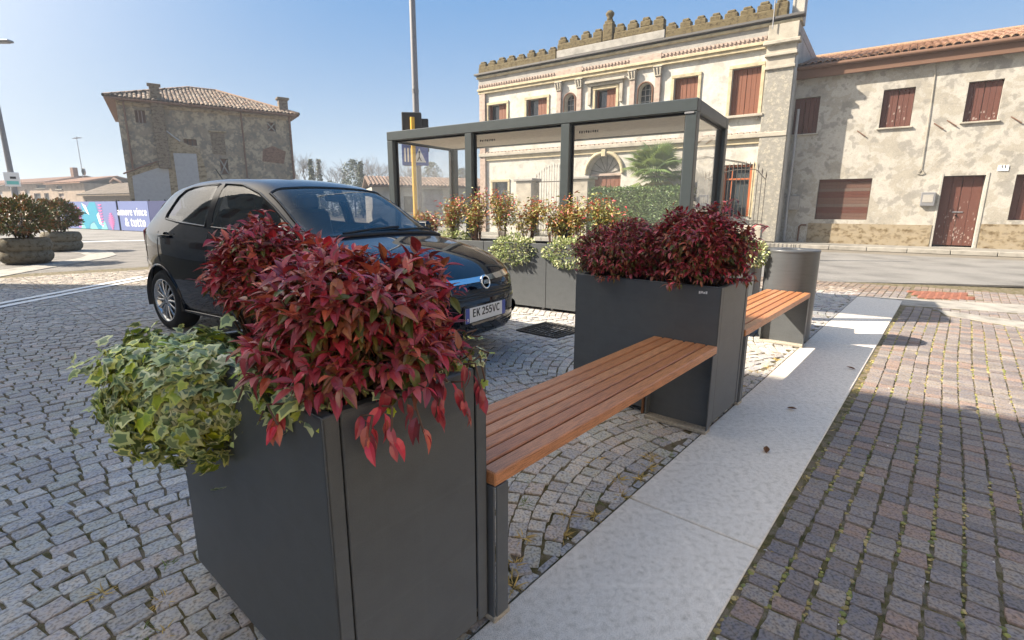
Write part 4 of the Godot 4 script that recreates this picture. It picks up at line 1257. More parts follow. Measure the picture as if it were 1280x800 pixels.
	for side in 2:
		var a: Vector3 = e0 if side == 0 else e3
		var c: Vector3 = e1 if side == 0 else e0
		var ra := r0
		var rb: Vector3 = r1 if side == 0 else r0
		var ex := (c - a).normalized()
		var L := (c - a).length()
		var mid := (ra + rb) * 0.5
		var sl := (mid - a) - ex * (mid - a).dot(ex)
		var SL := sl.length()
		sl = sl.normalized()
		var nn := ex.cross(sl)
		for k in int(L / 0.22):
			var x := 0.11 + k * 0.22
			for row in int(SL / 0.4):
				var y := row * 0.4
				var f := y / SL
				if x < (ra - a).dot(ex) * f or x > L - (L - (rb - a).dot(ex)) * f: continue
				xfs.append(Transform3D(Basis(ex, nn, -sl), a + ex * (x + rng.randf_range(-0.015, 0.015)) + sl * y + nn * rng.randf_range(0, 0.03)))
				cols.append(Color(0.30, 0.185, 0.12).lerp(Color(0.36, 0.29, 0.22), rng.randf()) * rng.randf_range(0.4, 0.95))
	copies(roof, "roof_tiles", tm, M.old_tile, xfs, cols)
	for pr in [[e0, r0], [e1, r1], [r0, r1]]:
		b = MB.new(); b.cyl(pr[0] + Vector3(0, 0.05, 0), pr[1] + Vector3(0, 0.05, 0), 0.1, 0.1, 8); part(roof, "ridge", b, M.terracotta_1)

func simple_house(called: String, label: String, at: Vector3, turn: float, x0: float, x1: float, dep: float, eave: float, ridge: float, wallm: Material, roofm: Material, holes: Array, winm: Array) -> Node3D:
	var v := thing(called, label, "house", at, turn)
	part(v, "wall", wall(x0, x1, -1.0, eave, holes, 0.4), wallm)
	var b := MB.new()
	b.span(Vector3(x0, -1, -dep), Vector3(x0 + 0.3, eave, -0.41)); b.span(Vector3(x1 - 0.3, -1, -dep), Vector3(x1, eave, -0.41)); b.span(Vector3(x0, -1, -dep - 0.3), Vector3(x1, eave, -dep - 0.01))
	part(v, "outer_wall", b, wallm)
	for i in holes.size():
		var h: Array = holes[i]
		var w := Node3D.new(); w.name = "window"; v.add_child(w, true)
		b = MB.new(); b.box(Vector3((h[0] + h[1]) * 0.5, (h[2] + h[3]) * 0.5, -0.22), Vector3(h[1] - h[0], h[3] - h[2], 0.03)); part(w, "shutter", b, winm[i % winm.size()])
		b = MB.new(); b.cbox(Vector3((h[0] + h[1]) * 0.5, h[2] - 0.06, 0.05), Vector3(h[1] - h[0] + 0.3, 0.1, 0.2), 0.01); part(w, "sill", b, M.stone_trim)
	var roof := Node3D.new(); roof.name = "roof"; v.add_child(roof, true)
	var ov := 0.5
	var rb := MB.new()
	rb.xf = Transform3D(Basis(Vector3(0, 0, 1), Vector3.UP, Vector3(-(x1 - x0) - 0.5, 0, 0)), Vector3(x1 + 0.25, 0, 0))
	panel(rb, [[ov, eave - 0.02], [-dep * 0.5, ridge - 0.02], [-dep - ov, eave - 0.02], [-dep - ov, eave + 0.1], [-dep * 0.5, ridge + 0.12], [ov, eave + 0.1]], 0, 1)
	part(roof, "deck", rb, roofm)
	var xfs := []
	var cols := []
	var tm := tile_mesh(0.14, 0.75)
	var sl := Vector3(0, ridge - eave, -dep * 0.5 - ov)
	var SL := sl.length()
	sl = sl.normalized()
	for k in int((x1 - x0 + 0.4) / 0.3):
		for row in int(SL / 0.65):
			xfs.append(Transform3D(Basis(Vector3.RIGHT, Vector3.RIGHT.cross(sl), -sl), Vector3(x0 - 0.1 + k * 0.3, eave + 0.1, ov) + sl * row * 0.65))
			var bc: Color = (roofm as StandardMaterial3D).albedo_color.srgb_to_linear()
			cols.append(bc * rng.randf_range(0.7, 1.25))
	copies(roof, "roof_tiles", tm, M.old_tile, xfs, cols)
	return v

func left_background() -> void:
	var ln := Vector3(0.486, 0, -0.874)
	var turn := -0.50749
	var hs := simple_house("peach_house", "long peach two-storey house with dark roof left of the hoarding", ln * 33.0, turn, -130.0, -93.0, 9.0, 4.55, 5.7, M.peach_render, M.terracotta_2, [[-107.2, -104.2, 4.0, 4.4], [-97.3, -94.2, 3.95, 4.35], [-105.0, -103.3, 1.4, 3.8], [-101.6, -99.9, 1.4, 3.8], [-95.2, -93.7, 2.2, 3.2], [-98.6, -96.4, 2.2, 3.2], [-112.0, -110.0, 1.4, 3.6]], [M.sign_back, M.sign_back, M.grey_cornice, M.dark_room])
	var b := MB.new()
	b.cbox(Vector3(-93.6, 6.1, -3.4), Vector3(0.9, 1.6, 0.6), 0.02); part(hs, "chimney", b, M.brick_wall)
	b = MB.new(); b.cyl(Vector3(-92.6, 5.0, -4), Vector3(-92.6, 11.2, -4), 0.06, 0.04, 6); b.tube([Vector3(-93.5, 11.0, -4), Vector3(-91.5, 11.0, -4)], 0.04, 5)
	for i in 5: b.tube([Vector3(-93.4 + i * 0.45, 11.0, -4.3), Vector3(-93.4 + i * 0.45, 11.0, -3.7)], 0.03, 4)
	part(hs, "aerial", b, M.galvanised)
	b = MB.new(); b.cyl(Vector3(-91.8, 6.3, -3.9), Vector3(-91.8, 6.3, -3.75), 0.55, 0.45, 14); part(hs, "satellite_dish", b, M.grey_cornice)
	simple_house("peach_house", "peach house end with bright orange tile roof beside the rubble wall", ln * 32.9, turn, -92.9, -82.5, 8.0, 4.35, 5.3, M.peach_render, M.terracotta_0, [[-90.6, -88.9, 3.7, 4.1], [-90.3, -88.8, 1.0, 3.1]], [M.sign_back, M.pink_stone])
	var sd := simple_house("rubble_shed", "low brown rubble outbuilding with broken tile roof left of the derelict house", ln * 29.0, turn, -73.5, -58.0, 7.0, 2.5, 4.0, M.rubble, M.rubble, [], [M.dark_room])
	b = MB.new(); b.tube([Vector3(-73.4, 4.2, -3), Vector3(-72.4, 4.6, -3), Vector3(-71.4, 4.2, -3.2), Vector3(-70.9, 3.6, -3.2)], 0.16, 6); part(sd, "broken_beam", b, M.eave_wood)
	# hoarding with printed banners
	var n := Vector3(-0.48597, 0, 0.87397)
	var at := n * -13.8914
	var tn := -0.50749
	var names := [["printed_banner", "blue hoarding banner with teal figure and pink feather shapes", -38.4, -31.65, M.banner_blue], ["printed_banner", "blue hoarding banner with white lettering amore vince and tutto", -31.45, -28.5, M.banner_blue], ["printed_banner", "dark navy hoarding banner partly hidden by the car", -28.45, -25.6, M.banner_navy]]
	for e in names:
		var t := thing(e[0], e[1], "banner", at, tn, "banners on the hoarding")
		b = MB.new(); b.box(Vector3((e[2] + e[3]) * 0.5, 0.78, 0), Vector3(e[3] - e[2], 1.5, 0.03)); part(t, "sheet", b, e[4])
		b = MB.new()
		for x in [e[2], (e[2] + e[3]) * 0.5, e[3]]: b.cyl(Vector3(x, 0, -0.05), Vector3(x, 1.6, -0.05), 0.035, 0.035, 6)
		part(t, "post", b, M.sign_back)
		if e[3] == -31.65:
			b = MB.new()
			panel(b, [[-35.9, 0.04], [-35.6, 0.7], [-35.5, 1.5], [-34.9, 1.2], [-34.5, 1.5], [-33.9, 1.5], [-33.7, 0.9], [-33.3, 0.3], [-33.0, 0.04], [-34.0, 0.04], [-34.3, 0.45], [-34.8, 0.3], [-35.0, 0.04]], 0.016, 0.02); part(t, "teal_figure", b, M.banner_teal)
			b = MB.new(); panel(b, [[-34.9, 0.04], [-34.75, 0.28], [-34.35, 0.4], [-34.0, 0.04]], 0.0165, 0.0215); panel(b, [[-33.6, 0.04], [-33.45, 0.3], [-33.1, 0.5], [-32.9, 0.04]], 0.0205, 0.0225); panel(b, [[-35.95, 0.04], [-35.7, 0.5], [-35.5, 0.2], [-35.4, 0.04]], 0.0205, 0.0225); part(t, "mint_shape", b, M.banner_mint)
			b = MB.new(); panel(b, [[-35.45, 1.45], [-35.0, 1.3], [-34.75, 0.8], [-35.0, 0.9]], 0.021, 0.024); panel(b, [[-33.9, 0.8], [-33.65, 0.95], [-33.5, 0.4], [-33.3, 0.15], [-33.75, 0.35]], 0.021, 0.024); panel(b, [[-37.4, 0.9], [-36.6, 0.95], [-36.6, 1.15], [-37.4, 1.1]], 0.017, 0.02); part(t, "white_shape", b, M.banner_white)
			for f in [[-36.0, 0.1, 8], [-33.4, 0.25, 8], [-32.35, 0.05, 9]]:
				b = MB.new()
				for i in f[2]:
					var y: float = f[1] + i * (0.15 if f[0] != -32.35 else 0.1)
					if y > 1.45: continue
					var w := 0.25 if f[0] != -32.35 else 0.42 * sin(PI * (i + 0.7) / 10.0)
					panel(b, [[f[0] - w, y + 0.05], [f[0], y - 0.02], [f[0] + w, y + 0.08], [f[0] + 0.05, y + 0.07]], 0.022 + 0.0002 * i, 0.025 + 0.0003 * i)
				part(t, "pink_feather", b, M.banner_pink)
		if e[3] == -28.5:
			lettering(t, "amore vince", 0.50, Vector3(-30.15, 0.68, 0.018), M.banner_white); lettering(t, "& tutto", 0.60, Vector3(-29.95, 0.10, 0.018), M.banner_white)
	# lamp post with a small sign
	var lp := thing("lamp_post", "tall grey street lamp post with small white sign at the left edge", "street lamp", Vector3(-18.4, 0, -19.37), 0)
	b = MB.new(); b.cyl(Vector3.ZERO, Vector3(0, 6.7, 0), 0.11, 0.06, 12); b.cyl(Vector3.ZERO, Vector3(0, 0.5, 0), 0.14, 0.13, 12); part(lp, "pole", b, M.lamp_grey)
	b = MB.new(); b.tube([Vector3(0, 6.6, 0), Vector3(0.15, 6.78, 0), Vector3(0.5, 6.84, 0)], 0.04, 8); part(lp, "arm", b, M.lamp_grey)
	b = MB.new(); b.cbox(Vector3(0.62, 6.85, 0), Vector3(0.62, 0.08, 0.26), 0.03); part(lp, "lamp_head", b, M.lamp_grey)
	b = MB.new(); b.cbox(Vector3(0.62, 6.80, 0), Vector3(0.4, 0.02, 0.18), 0.005); part(lp, "diffuser", b, M.grey_render)
	var sg := Node3D.new(); sg.name = "sign"; lp.add_child(sg, true); sg.position = Vector3(0.12, 2.2, 0.12); sg.rotation.y = 0.75
	b = MB.new(); b.cbox(Vector3.ZERO, Vector3(0.42, 0.5, 0.02), 0.006); part(sg, "plate", b, M.sign_white)
	b = MB.new(); b.box(Vector3(0.03, 0.06, 0.012), Vector3(0.16, 0.08, 0.004)); part(sg, "symbol", b, M.sign_back)
	b = MB.new(); b.box(Vector3(0, -0.12, 0.012), Vector3(0.32, 0.12, 0.004)); part(sg, "symbol", b, M.banner_mint)

func building_behind() -> void:
	# the building whose shadow lies over the foreground: it stands behind the camera, out of the frame
	var v := thing("unseen_building", "large plain plastered building behind the camera shading the foreground paving", "building", Vector3(-18.2, 0, -8.74), TURN_STREET)
	# the tall block and a lower wing, its unseen step shaped to let in sky light
	for e in [[0.0, 12.6, 11.1, 3], [12.62, 16.8, 7.6, 2]]:
		var x0: float = e[0]
		var x1: float = e[1]
		var H: float = e[2]
		var holes := []
		for f in int(e[3]):
			for i in int((x1 - x0 - 1.0) / 3.0): holes.append([x0 + 1.2 + i * 3.0, x0 + 2.3 + i * 3.0, 1.0 + f * 3.5, 2.9 + f * 3.5])
		var w := wall(-x1, -x0, 0.0, H, holes.map(func(h): return [-h[1], -h[0], h[2], h[3]]), 0.4)
		part(v, "wall", w, M.white_render).rotation.y = PI
		var q := MB.new(); q.span(Vector3(x0 + 0.01, 0, 0.41), Vector3(x1 - 0.01, H - 0.02, 12.0)); part(v, "outer_wall", q, M.white_render)
		for h in holes:
			var wn := Node3D.new(); wn.name = "window"; v.add_child(wn, true)
			q = MB.new(); q.box(Vector3((h[0] + h[1]) * 0.5, (h[2] + h[3]) * 0.5, 0.2), Vector3(h[1] - h[0], h[3] - h[2], 0.03)); part(wn, "shutter", q, M.shutter_brown)
		q = MB.new(); q.span(Vector3(x0 - 0.005, H, -0.02), Vector3(x1 + 0.005, H + 0.12, 12.1)); part(v, "roof_slab", q, M.grey_cornice)
	var b: MB
	# unseen sunlit building, added to bounce warm light into the shade and onto the planters
	var r := thing("unseen_building", "long cream sunlit building added unseen behind the camera to bounce warm light into the square", "building", B * -9.5, TURN_BENCH)
	var hs := []
	for f in 3:
		for i in 6: hs.append([-11.0 + i * 3.6, -9.8 + i * 3.6, 1.0 + f * 3.2, 2.8 + f * 3.2])
	var wl := wall(-10.0, 12.0, 0.0, 10.0, hs.map(func(h): return [-h[1], -h[0], h[2], h[3]]), 0.4)
	part(r, "wall", wl, M.bounce_render).rotation.y = PI
	b = MB.new(); b.span(Vector3(-11.99, 0, 0.41), Vector3(9.99, 9.98, 9.0)); part(r, "outer_wall", b, M.bounce_render)
	for h in hs:
		var wn := Node3D.new(); wn.name = "window"; r.add_child(wn, true)
		b = MB.new(); b.box(Vector3((h[0] + h[1]) * 0.5, (h[2] + h[3]) * 0.5, 0.2), Vector3(h[1] - h[0], h[3] - h[2], 0.03)); part(wn, "shutter", b, M.shutter_brown)
	b = MB.new(); b.span(Vector3(-12.02, 10.0, -0.02), Vector3(10.02, 10.12, 9.1)); part(r, "roof_slab", b, M.terracotta_0)

# ------------------------------------------------------------------ bus shelter
func shelter() -> void:
	var v := thing("glass_shelter", "dark grey metal frame shelter with clear glass panes behind the planter row", "shelter", Vector3.ZERO, TURN_SHELTER)
	var xs := [-6.0, -4.5, -3.02, -1.545]
	var zf := -5.79
	var zb := -7.22
	var b: MB
	for z in [zf, zb]:
		for i in 4:
			if z == zb and (i == 1 or i == 2): continue
			b = MB.new(); b.cbox(Vector3(xs[i], 1.1, z), Vector3(0.12, 2.2, 0.12), 0.008); part(v, "post", b, M.shelter_paint)
		b = MB.new(); b.cbox(Vector3(-3.7725, 2.265, z), Vector3(4.575, 0.13, 0.122), 0.008); part(v, "beam", b, M.shelter_paint)
	for x in [xs[0], xs[3]]:
		b = MB.new(); b.cbox(Vector3(x, 2.265, (zf + zb) * 0.5), Vector3(0.118, 0.129, zf - zb - 0.125), 0.008); part(v, "beam", b, M.shelter_paint)
	b = MB.new(); b.cbox(Vector3(-3.7725, 2.225, (zf + zb) * 0.5), Vector3(4.32, 0.03, zf - zb - 0.13), 0.004); part(v, "ceiling", b, M.ceiling_cream)
	b = MB.new(); b.cbox(Vector3(-3.7725, 2.3, (zf + zb) * 0.5), Vector3(4.32, 0.04, zf - zb - 0.13), 0.004); part(v, "roof", b, M.shelter_paint)
	for i in 3:
		var pn := Node3D.new(); pn.name = "pane"; v.add_child(pn, true)
		var cx: float = (xs[i] + xs[i + 1]) * 0.5
		b = MB.new(); b.box(Vector3(cx, 1.2, zf - 0.02), Vector3(xs[i + 1] - xs[i] - 0.15, 1.95, 0.008)); part(pn, "glass", b, M.shelter_glass)
		b = MB.new()
		b.box(Vector3(cx, 2.19, zf - 0.02), Vector3(xs[i + 1] - xs[i] - 0.124, 0.022, 0.03)); b.box(Vector3(cx, 0.215, zf - 0.02), Vector3(xs[i + 1] - xs[i] - 0.124, 0.022, 0.03))
		for s in [-1, 1]: b.box(Vector3(cx + s * ((xs[i + 1] - xs[i]) * 0.5 - 0.0715), 1.2, zf - 0.02), Vector3(0.02, 1.946, 0.03))
		part(pn, "seal", b, M.car_plastic)
		if i > 0:
			b = MB.new()
			for k in 9:
				b.box(Vector3(xs[i] + 0.16 + k * 0.029, 2.095 + (0.003 if k % 3 == 0 else 0.0), zf - 0.013), Vector3([0.016, 0.02, 0.012][k % 3], 0.026, 0.002))
			part(pn, "print", b, M.sign_back)
	for x in [xs[0], xs[3]]:
		var pn := Node3D.new(); pn.name = "pane"; v.add_child(pn, true)
		b = MB.new(); b.box(Vector3(x, 1.2, (zf + zb) * 0.5), Vector3(0.008, 1.95, zf - zb - 0.16)); part(pn, "glass", b, M.shelter_glass)
		b = MB.new()
		for z in [zf - 0.075, zb + 0.075]: b.box(Vector3(x, 1.2, z), Vector3(0.03, 1.95, 0.02))
		b.box(Vector3(x, 2.19, (zf + zb) * 0.5), Vector3(0.03, 0.02, zf - zb - 0.13))
		part(pn, "seal", b, M.car_plastic)
	b = MB.new(); b.cbox(Vector3(xs[3] - 0.02, 2.187, zf + 0.055), Vector3(0.1, 0.02, 0.03), 0.003); part(v, "bracket", b, M.galvanised)

func poles() -> void:
	var tp := thing("tall_pole", "tall slim grey pole rising behind the left end of the shelter", "pole", Vector3(-2.32, 0, -13.0), 0)
	var b := MB.new(); b.cyl(Vector3.ZERO, Vector3(0, 9.5, 0), 0.085, 0.06, 14); part(tp, "shaft", b, M.lamp_grey)
	b = MB.new(); b.cyl(Vector3.ZERO, Vector3(0, 0.3, 0), 0.13, 0.12, 12); part(tp, "collar", b, M.lamp_grey)
	for i in 3:
		b = MB.new(); b.cyl(Vector3(0, 3.9 + i * 0.03, 0), Vector3(0, 3.915 + i * 0.03, 0), 0.084, 0.084, 12); part(tp, "band", b, M.galvanised)
	var yp := thing("crossing_sign", "blue pedestrian crossing box sign on a yellow pole behind the shelter glass", "road sign", Vector3(-2.27, 0, -12.3), 0.1)
	b = MB.new(); b.cyl(Vector3(0, 0, 0.2), Vector3(0, 3.2, 0.2), 0.05, 0.05, 12); part(yp, "pole", b, M.yellow_paint)
	b = MB.new(); b.cbox(Vector3(-0.03, 2.75, 0), Vector3(0.44, 1.16, 0.16), 0.015); part(yp, "case", b, M.sign_back)
	b = MB.new(); b.cbox(Vector3(0.24, 2.85, -0.06), Vector3(0.2, 0.72, 0.12), 0.012); part(yp, "case", b, M.sign_back)
	b = MB.new(); b.cbox(Vector3(0.03, 2.4, 0.09), Vector3(0.6, 0.46, 0.02), 0.004); part(yp, "face", b, M.sign_blue)
	b = MB.new(); panel(b, [[-0.02, 2.24], [0.27, 2.24], [0.125, 2.55]], 0.101, 0.104); part(yp, "triangle", b, M.sign_white)
	b = MB.new(); b.cyl(Vector3(0.125, 2.47, 0.104), Vector3(0.125, 2.47, 0.107), 0.022, 0.022, 8); b.tube([Vector3(0.125, 2.45, 0.107), Vector3(0.12, 2.36, 0.107), Vector3(0.08, 2.27, 0.107)], 0.012, 5); b.tube([Vector3(0.12, 2.36, 0.107), Vector3(0.165, 2.27, 0.107)], 0.012, 5); part(yp, "walking_figure", b, M.sign_back)
	b = MB.new()
	for i in 3: b.box(Vector3(-0.2 + i * 0.07, 2.4, 0.102), Vector3(0.03, 0.3, 0.003))
	part(yp, "stripe", b, M.sign_white)

# ------------------------------------------------------------------ the two round pots on the left
func ball_shrub(v: Node3D, centre: Vector3, rad: Vector3, count: int, size: float, pal: Array) -> void:
	var xfs := []
	var cols := []
	for i in count:
		var d := Vector3(rng.randfn(0, 1), rng.randfn(0.12, 1), rng.randfn(0, 1)).normalized()
		var lump := 0.86 + 0.16 * sin(d.x * 7.0 + centre.x) * cos(d.z * 6.0) + 0.1 * sin(d.y * 9.0)
		var p := centre + d * rad * lump * (1.0 - 0.45 * pow(rng.randf(), 2.2))
		var dir := (d + Vector3(rng.randfn(0, 0.5), 0.35 + rng.randfn(0, 0.4), rng.randfn(0, 0.5))).normalized()
		xfs.append(Transform3D(leaf_basis(dir, rng.randf_range(0, TAU)) * rng.randf_range(0.7, 1.25), p))
		var c: Color = pal[rng.randi_range(0, pal.size() - 1)]
		cols.append(c * rng.randf_range(0.75, 1.25))
	copies(v, "foliage", leaf_mesh(size, size * 0.42, 0.3, 0.25, 2), M.leaf_tinted, xfs, cols)
	var b := MB.new()
	for i in 9:
		var a := i * 0.7
		b.tube([Vector3(cos(a) * 0.06, centre.y - rad.y * 1.3, sin(a) * 0.06), centre + Vector3(cos(a) * rad.x * 0.35, -rad.y * 0.3, sin(a) * rad.z * 0.35), centre + Vector3(cos(a) * rad.x * 0.7, rad.y * 0.3, sin(a) * rad.z * 0.7)], 0.018, 5, 0.006)
	part(v, "stem", b, M.bark)

func pots() -> void:
	var prof := [Vector2(0.30, 0.0), Vector2(0.38, 0.02), Vector2(0.44, 0.09), Vector2(0.455, 0.17), Vector2(0.44, 0.235), Vector2(0.415, 0.262), Vector2(0.41, 0.275), Vector2(0.435, 0.295), Vector2(0.455, 0.36), Vector2(0.45, 0.45), Vector2(0.42, 0.51), Vector2(0.39, 0.53), Vector2(0.35, 0.53), Vector2(0.34, 0.47), Vector2(0.0, 0.46)]
	for e in [[Vector3(-10.7, 0, -11.25), "round ribbed concrete pot at the left edge of the picture", "coppery leaved shrub in the nearer round pot at the left edge", 0.98], [Vector3(-12.75, 0, -14.55), "round ribbed concrete pot standing further back by the hoarding", "coppery leaved shrub in the further round pot by the hoarding", 1.0]]:
		var p := thing("concrete_pot", e[1], "plant pot", e[0], 0, "round concrete pots")
		p.scale = Vector3.ONE * e[3] * (1.0 if e[3] > 0.99 else 1.05)
		var b := MB.new(); b.lathe(prof.slice(0, 7), 36); part(p, "lower_ring", b, M.pot_concrete)
		b = MB.new(); b.lathe(prof.slice(6, 13), 36); part(p, "upper_ring", b, M.pot_concrete)
		b = MB.new(); b.lathe([Vector2(0.36, 0.45), Vector2(0.001, 0.47)], 24); part(p, "soil", b, M.soil)
		var s := thing("potted_shrub", e[2], "shrub", e[0] + Vector3(0, 0.46, 0), 0, "shrubs in the round pots")
		var wide: float = 0.62 if e[3] < 0.99 else 0.54
		ball_shrub(s, Vector3(0, 0.52, 0), Vector3(wide, 0.44, wide), 3600, 0.085, [Color(0.13, 0.13, 0.035), Color(0.10, 0.13, 0.035), Color(0.24, 0.10, 0.035), Color(0.08, 0.10, 0.028), Color(0.18, 0.16, 0.05), Color(0.30, 0.17, 0.07)])

func bare_tree(b: MB, p: Vector3, d: Vector3, l: float, r: float, depth: int) -> void:
	var q := p + d * l
	var mid := p + d * l * 0.5 + Vector3(rng.randfn(0, 0.04), rng.randfn(0, 0.03), rng.randfn(0, 0.04)) * l
	b.tube([p, mid, q], r, 5 if depth > 2 else 3, r * 0.65)
	if depth == 0: return
	for i in (3 if depth < 3 else rng.randi_range(3, 4)):
		var nd := (d + Vector3(rng.randfn(0, 0.5), rng.randf_range(-0.1, 0.35), rng.randfn(0, 0.5))).normalized()
		bare_tree(b, p + (q - p) * rng.randf_range(0.6, 1.0), nd, l * rng.randf_range(0.62, 0.8), r * 0.6, depth - 1)

func far_trees() -> void:
	# positions: direction across the picture and distance
	var spots := [[385, 78, "bare", 9.7, "bare pale tree close to the derelict house"], [392, 74, "cone", 7.4, "small dark cypress beside the pale bare tree"], [402, 80, "cone", 8.0, "second small cypress right of the bare tree"], [415, 82, "bush", 5.1, "low dark green bush line beyond the car roof"], [424, 90, "bare", 8.8, "thin bare tree behind the low bushes"], [434, 84, "bush", 5.5, "rounded dark bush right of the thin bare tree"], [444, 78, "pine", 7.9, "spreading dark pine above the car windscreen"], [453, 70, "cone", 7.0, "narrow cypress in front of the low white wall"], [455, 88, "bare", 10.1, "taller bare tree behind the narrow cypress"], [470, 92, "bare", 10.3, "feathery bare tree left of the shelter post"], [508, 90, "bare", 9.4, "bare tree seen through the left shelter pane"], [540, 85, "pine", 8.4, "dark pine seen through the left shelter pane"], [566, 80, "bare", 8.6, "bare tree beside the second shelter post"], [578, 84, "pine", 7.4, "small pine left of the villa corner"]]
	for e in spots:
		var ang: float = atan((e[0] - 640.0) / 651.0)
		var p: Vector3 = Vector3(sin(ang), 0, -cos(ang)) * float(e[1])
		var v := thing({"bare": "bare_tree", "cone": "cypress_tree", "bush": "garden_bush", "pine": "pine_tree"}[e[2]], e[4], "bush" if e[2] == "bush" else "tree", p, 0, "trees on the skyline")
		var h: float = e[3]
		var b := MB.new()
		if e[2] == "bare":
			b.cyl(Vector3.ZERO, Vector3(0, h * 0.3, 0), 0.14, 0.11, 7); part(v, "trunk", b, M.far_twig)
			b = MB.new()
			for i in 4: bare_tree(b, Vector3(0, h * 0.28, 0), Vector3(rng.randfn(0, 0.45), 1, rng.randfn(0, 0.45)).normalized(), h * 0.27, 0.085, 4)
			part(v, "crown", b, M.far_twig)
			continue
		b.cyl(Vector3.ZERO, Vector3(0, h * 0.5, 0), 0.13, 0.07, 7); part(v, "trunk", b, M.bark)
		var xfs := []
		var cols := []
		var cnt := 1500
		for i in cnt:
			var y := rng.randf()
			var a := rng.randf_range(0, TAU)
			var rr: float
			match e[2]:
				"cone": rr = 0.6 * (1.0 - pow(y, 1.6)) + 0.05; y = 0.06 + y * 0.94
				"bush": rr = 2.2 * sqrt(maxf(0.02, 1 - y * y))
				_: rr = 1.9 * sqrt(maxf(0.02, 1.0 - pow(absf(y - 0.35) / 0.66, 2.0))); y = 0.3 + y * 0.7
			var lump := 0.75 + 0.35 * sin(a * 3 + y * 9 + e[0])
			var pos := Vector3(cos(a) * rr * lump, y * h, sin(a) * rr * lump) * Vector3(1, 1, 1)
			pos.x *= sqrt(rng.randf_range(0.3, 1)); pos.z *= sqrt(rng.randf_range(0.3, 1))
			xfs.append(Transform3D(Basis.from_euler(Vector3(rng.randf_range(-1.5, 1.5), rng.randf_range(0, TAU), rng.randf_range(-1, 1))) * rng.randf_range(0.7, 1.3), pos))
			cols.append((Color(0.055, 0.075, 0.035) if e[2] != "cone" else Color(0.075, 0.085, 0.03)) * rng.randf_range(0.6, 1.5))
		copies(v, "crown", leaf_mesh(0.3, 0.14, 0.2, 0.2, 2), M.leaf_matt, xfs, cols)
	# low white building with a brown roof, seen beside and through the shelter
	var ang2 := atan((520 - 640.0) / 651.0)
	simple_house("white_outbuilding", "low white-walled outbuilding with brown tile roof seen through the left shelter panes", Vector3(sin(ang2), 0, -cos(ang2)) * 44.0, 0.35, -3.5, 9.0, 7.0, 2.9, 3.8, M.white_render, M.dull_tile, [[-1.0, 0.0, 0.9, 2.2], [3.4, 4.4, 0.9, 2.2]], [M.sign_back])

# ------------------------------------------------------------------ planters, benches, bin
func planter_body(v: Node3D, dx: float, dz: float) -> void:
	# x runs along the bench row, z across it; the two end panels wrap round the sides with a folded edge
	var H := 0.80
	var y0 := 0.032
	var fl := 0.038
	for s in [-1, 1]:
		var b := MB.new()
		var xo: float = s * dx * 0.5
		b.cbox(Vector3(xo - s * 0.004, (H + y0) * 0.5, 0), Vector3(0.008, H - y0, dz), 0.0025)
		for q in [-1, 1]: b.cbox(Vector3(xo - s * fl * 0.5, (H + y0) * 0.5, q * (dz * 0.5 - 0.004)), Vector3(fl, H - y0, 0.008), 0.0025)
		b.cbox(Vector3(xo - s * 0.014, H - 0.004, 0), Vector3(0.028, 0.008, dz - 0.002), 0.002)
		part(v, "end_panel", b, M.anthracite_paint)
	for q in [-1, 1]:
		var b := MB.new()
		var l := dx - 2 * fl - 0.010
		b.cbox(Vector3(0, (H + y0) * 0.5 - 0.001, q * (dz * 0.5 - 0.008)), Vector3(l, H - y0 - 0.004, 0.012), 0.0025)
		b.cbox(Vector3(0, H - 0.005, q * (dz * 0.5 - 0.018)), Vector3(l, 0.008, 0.028), 0.002)
		part(v, "side_panel", b, M.anthracite_paint)
	var b := MB.new()
	b.span(Vector3(-dx * 0.5 + 0.045, y0 + 0.01, -dz * 0.5 + 0.022), Vector3(dx * 0.5 - 0.045, 0.70, dz * 0.5 - 0.022))
	part(v, "liner", b, M.dark_gap)
	b = MB.new(); b.cbox(Vector3(0, 0.72, 0), Vector3(dx - 0.03, 0.06, dz - 0.05), 0.01); part(v, "soil", b, M.soil)
	for s in [-1, 1]:
		for q in [-1, 1]:
			b = MB.new(); b.cyl(Vector3(s * (dx * 0.5 - 0.06), -0.01, q * (dz * 0.5 - 0.05)), Vector3(s * (dx * 0.5 - 0.06), y0 + 0.006, q * (dz * 0.5 - 0.05)), 0.022, 0.018, 10)
			part(v, "foot", b, M.galvanised)

func near_planters() -> void:
	var v := thing("metal_planter", "tall anthracite metal planter in the foreground overflowing with ivy and red leaves", "planter", ab(0.70, 1.335), TURN_BENCH, "anthracite planters")
	planter_body(v, 0.468, 0.905)
	v = thing("metal_planter", "anthracite metal planter between the two wooden benches", "planter", ab(2.955, 1.322), TURN_BENCH, "anthracite planters")
	planter_body(v, 0.48, 0.905)
	var b := MB.new()
	for k in 4: b.box(Vector3(-0.2415, 0.765 + (0.0 if k % 2 else 0.002), 0.375 - k * 0.012), Vector3(0.002, [0.014, 0.010, 0.012, 0.014][k], 0.009))
	part(v, "maker_mark", b, M.sign_white)

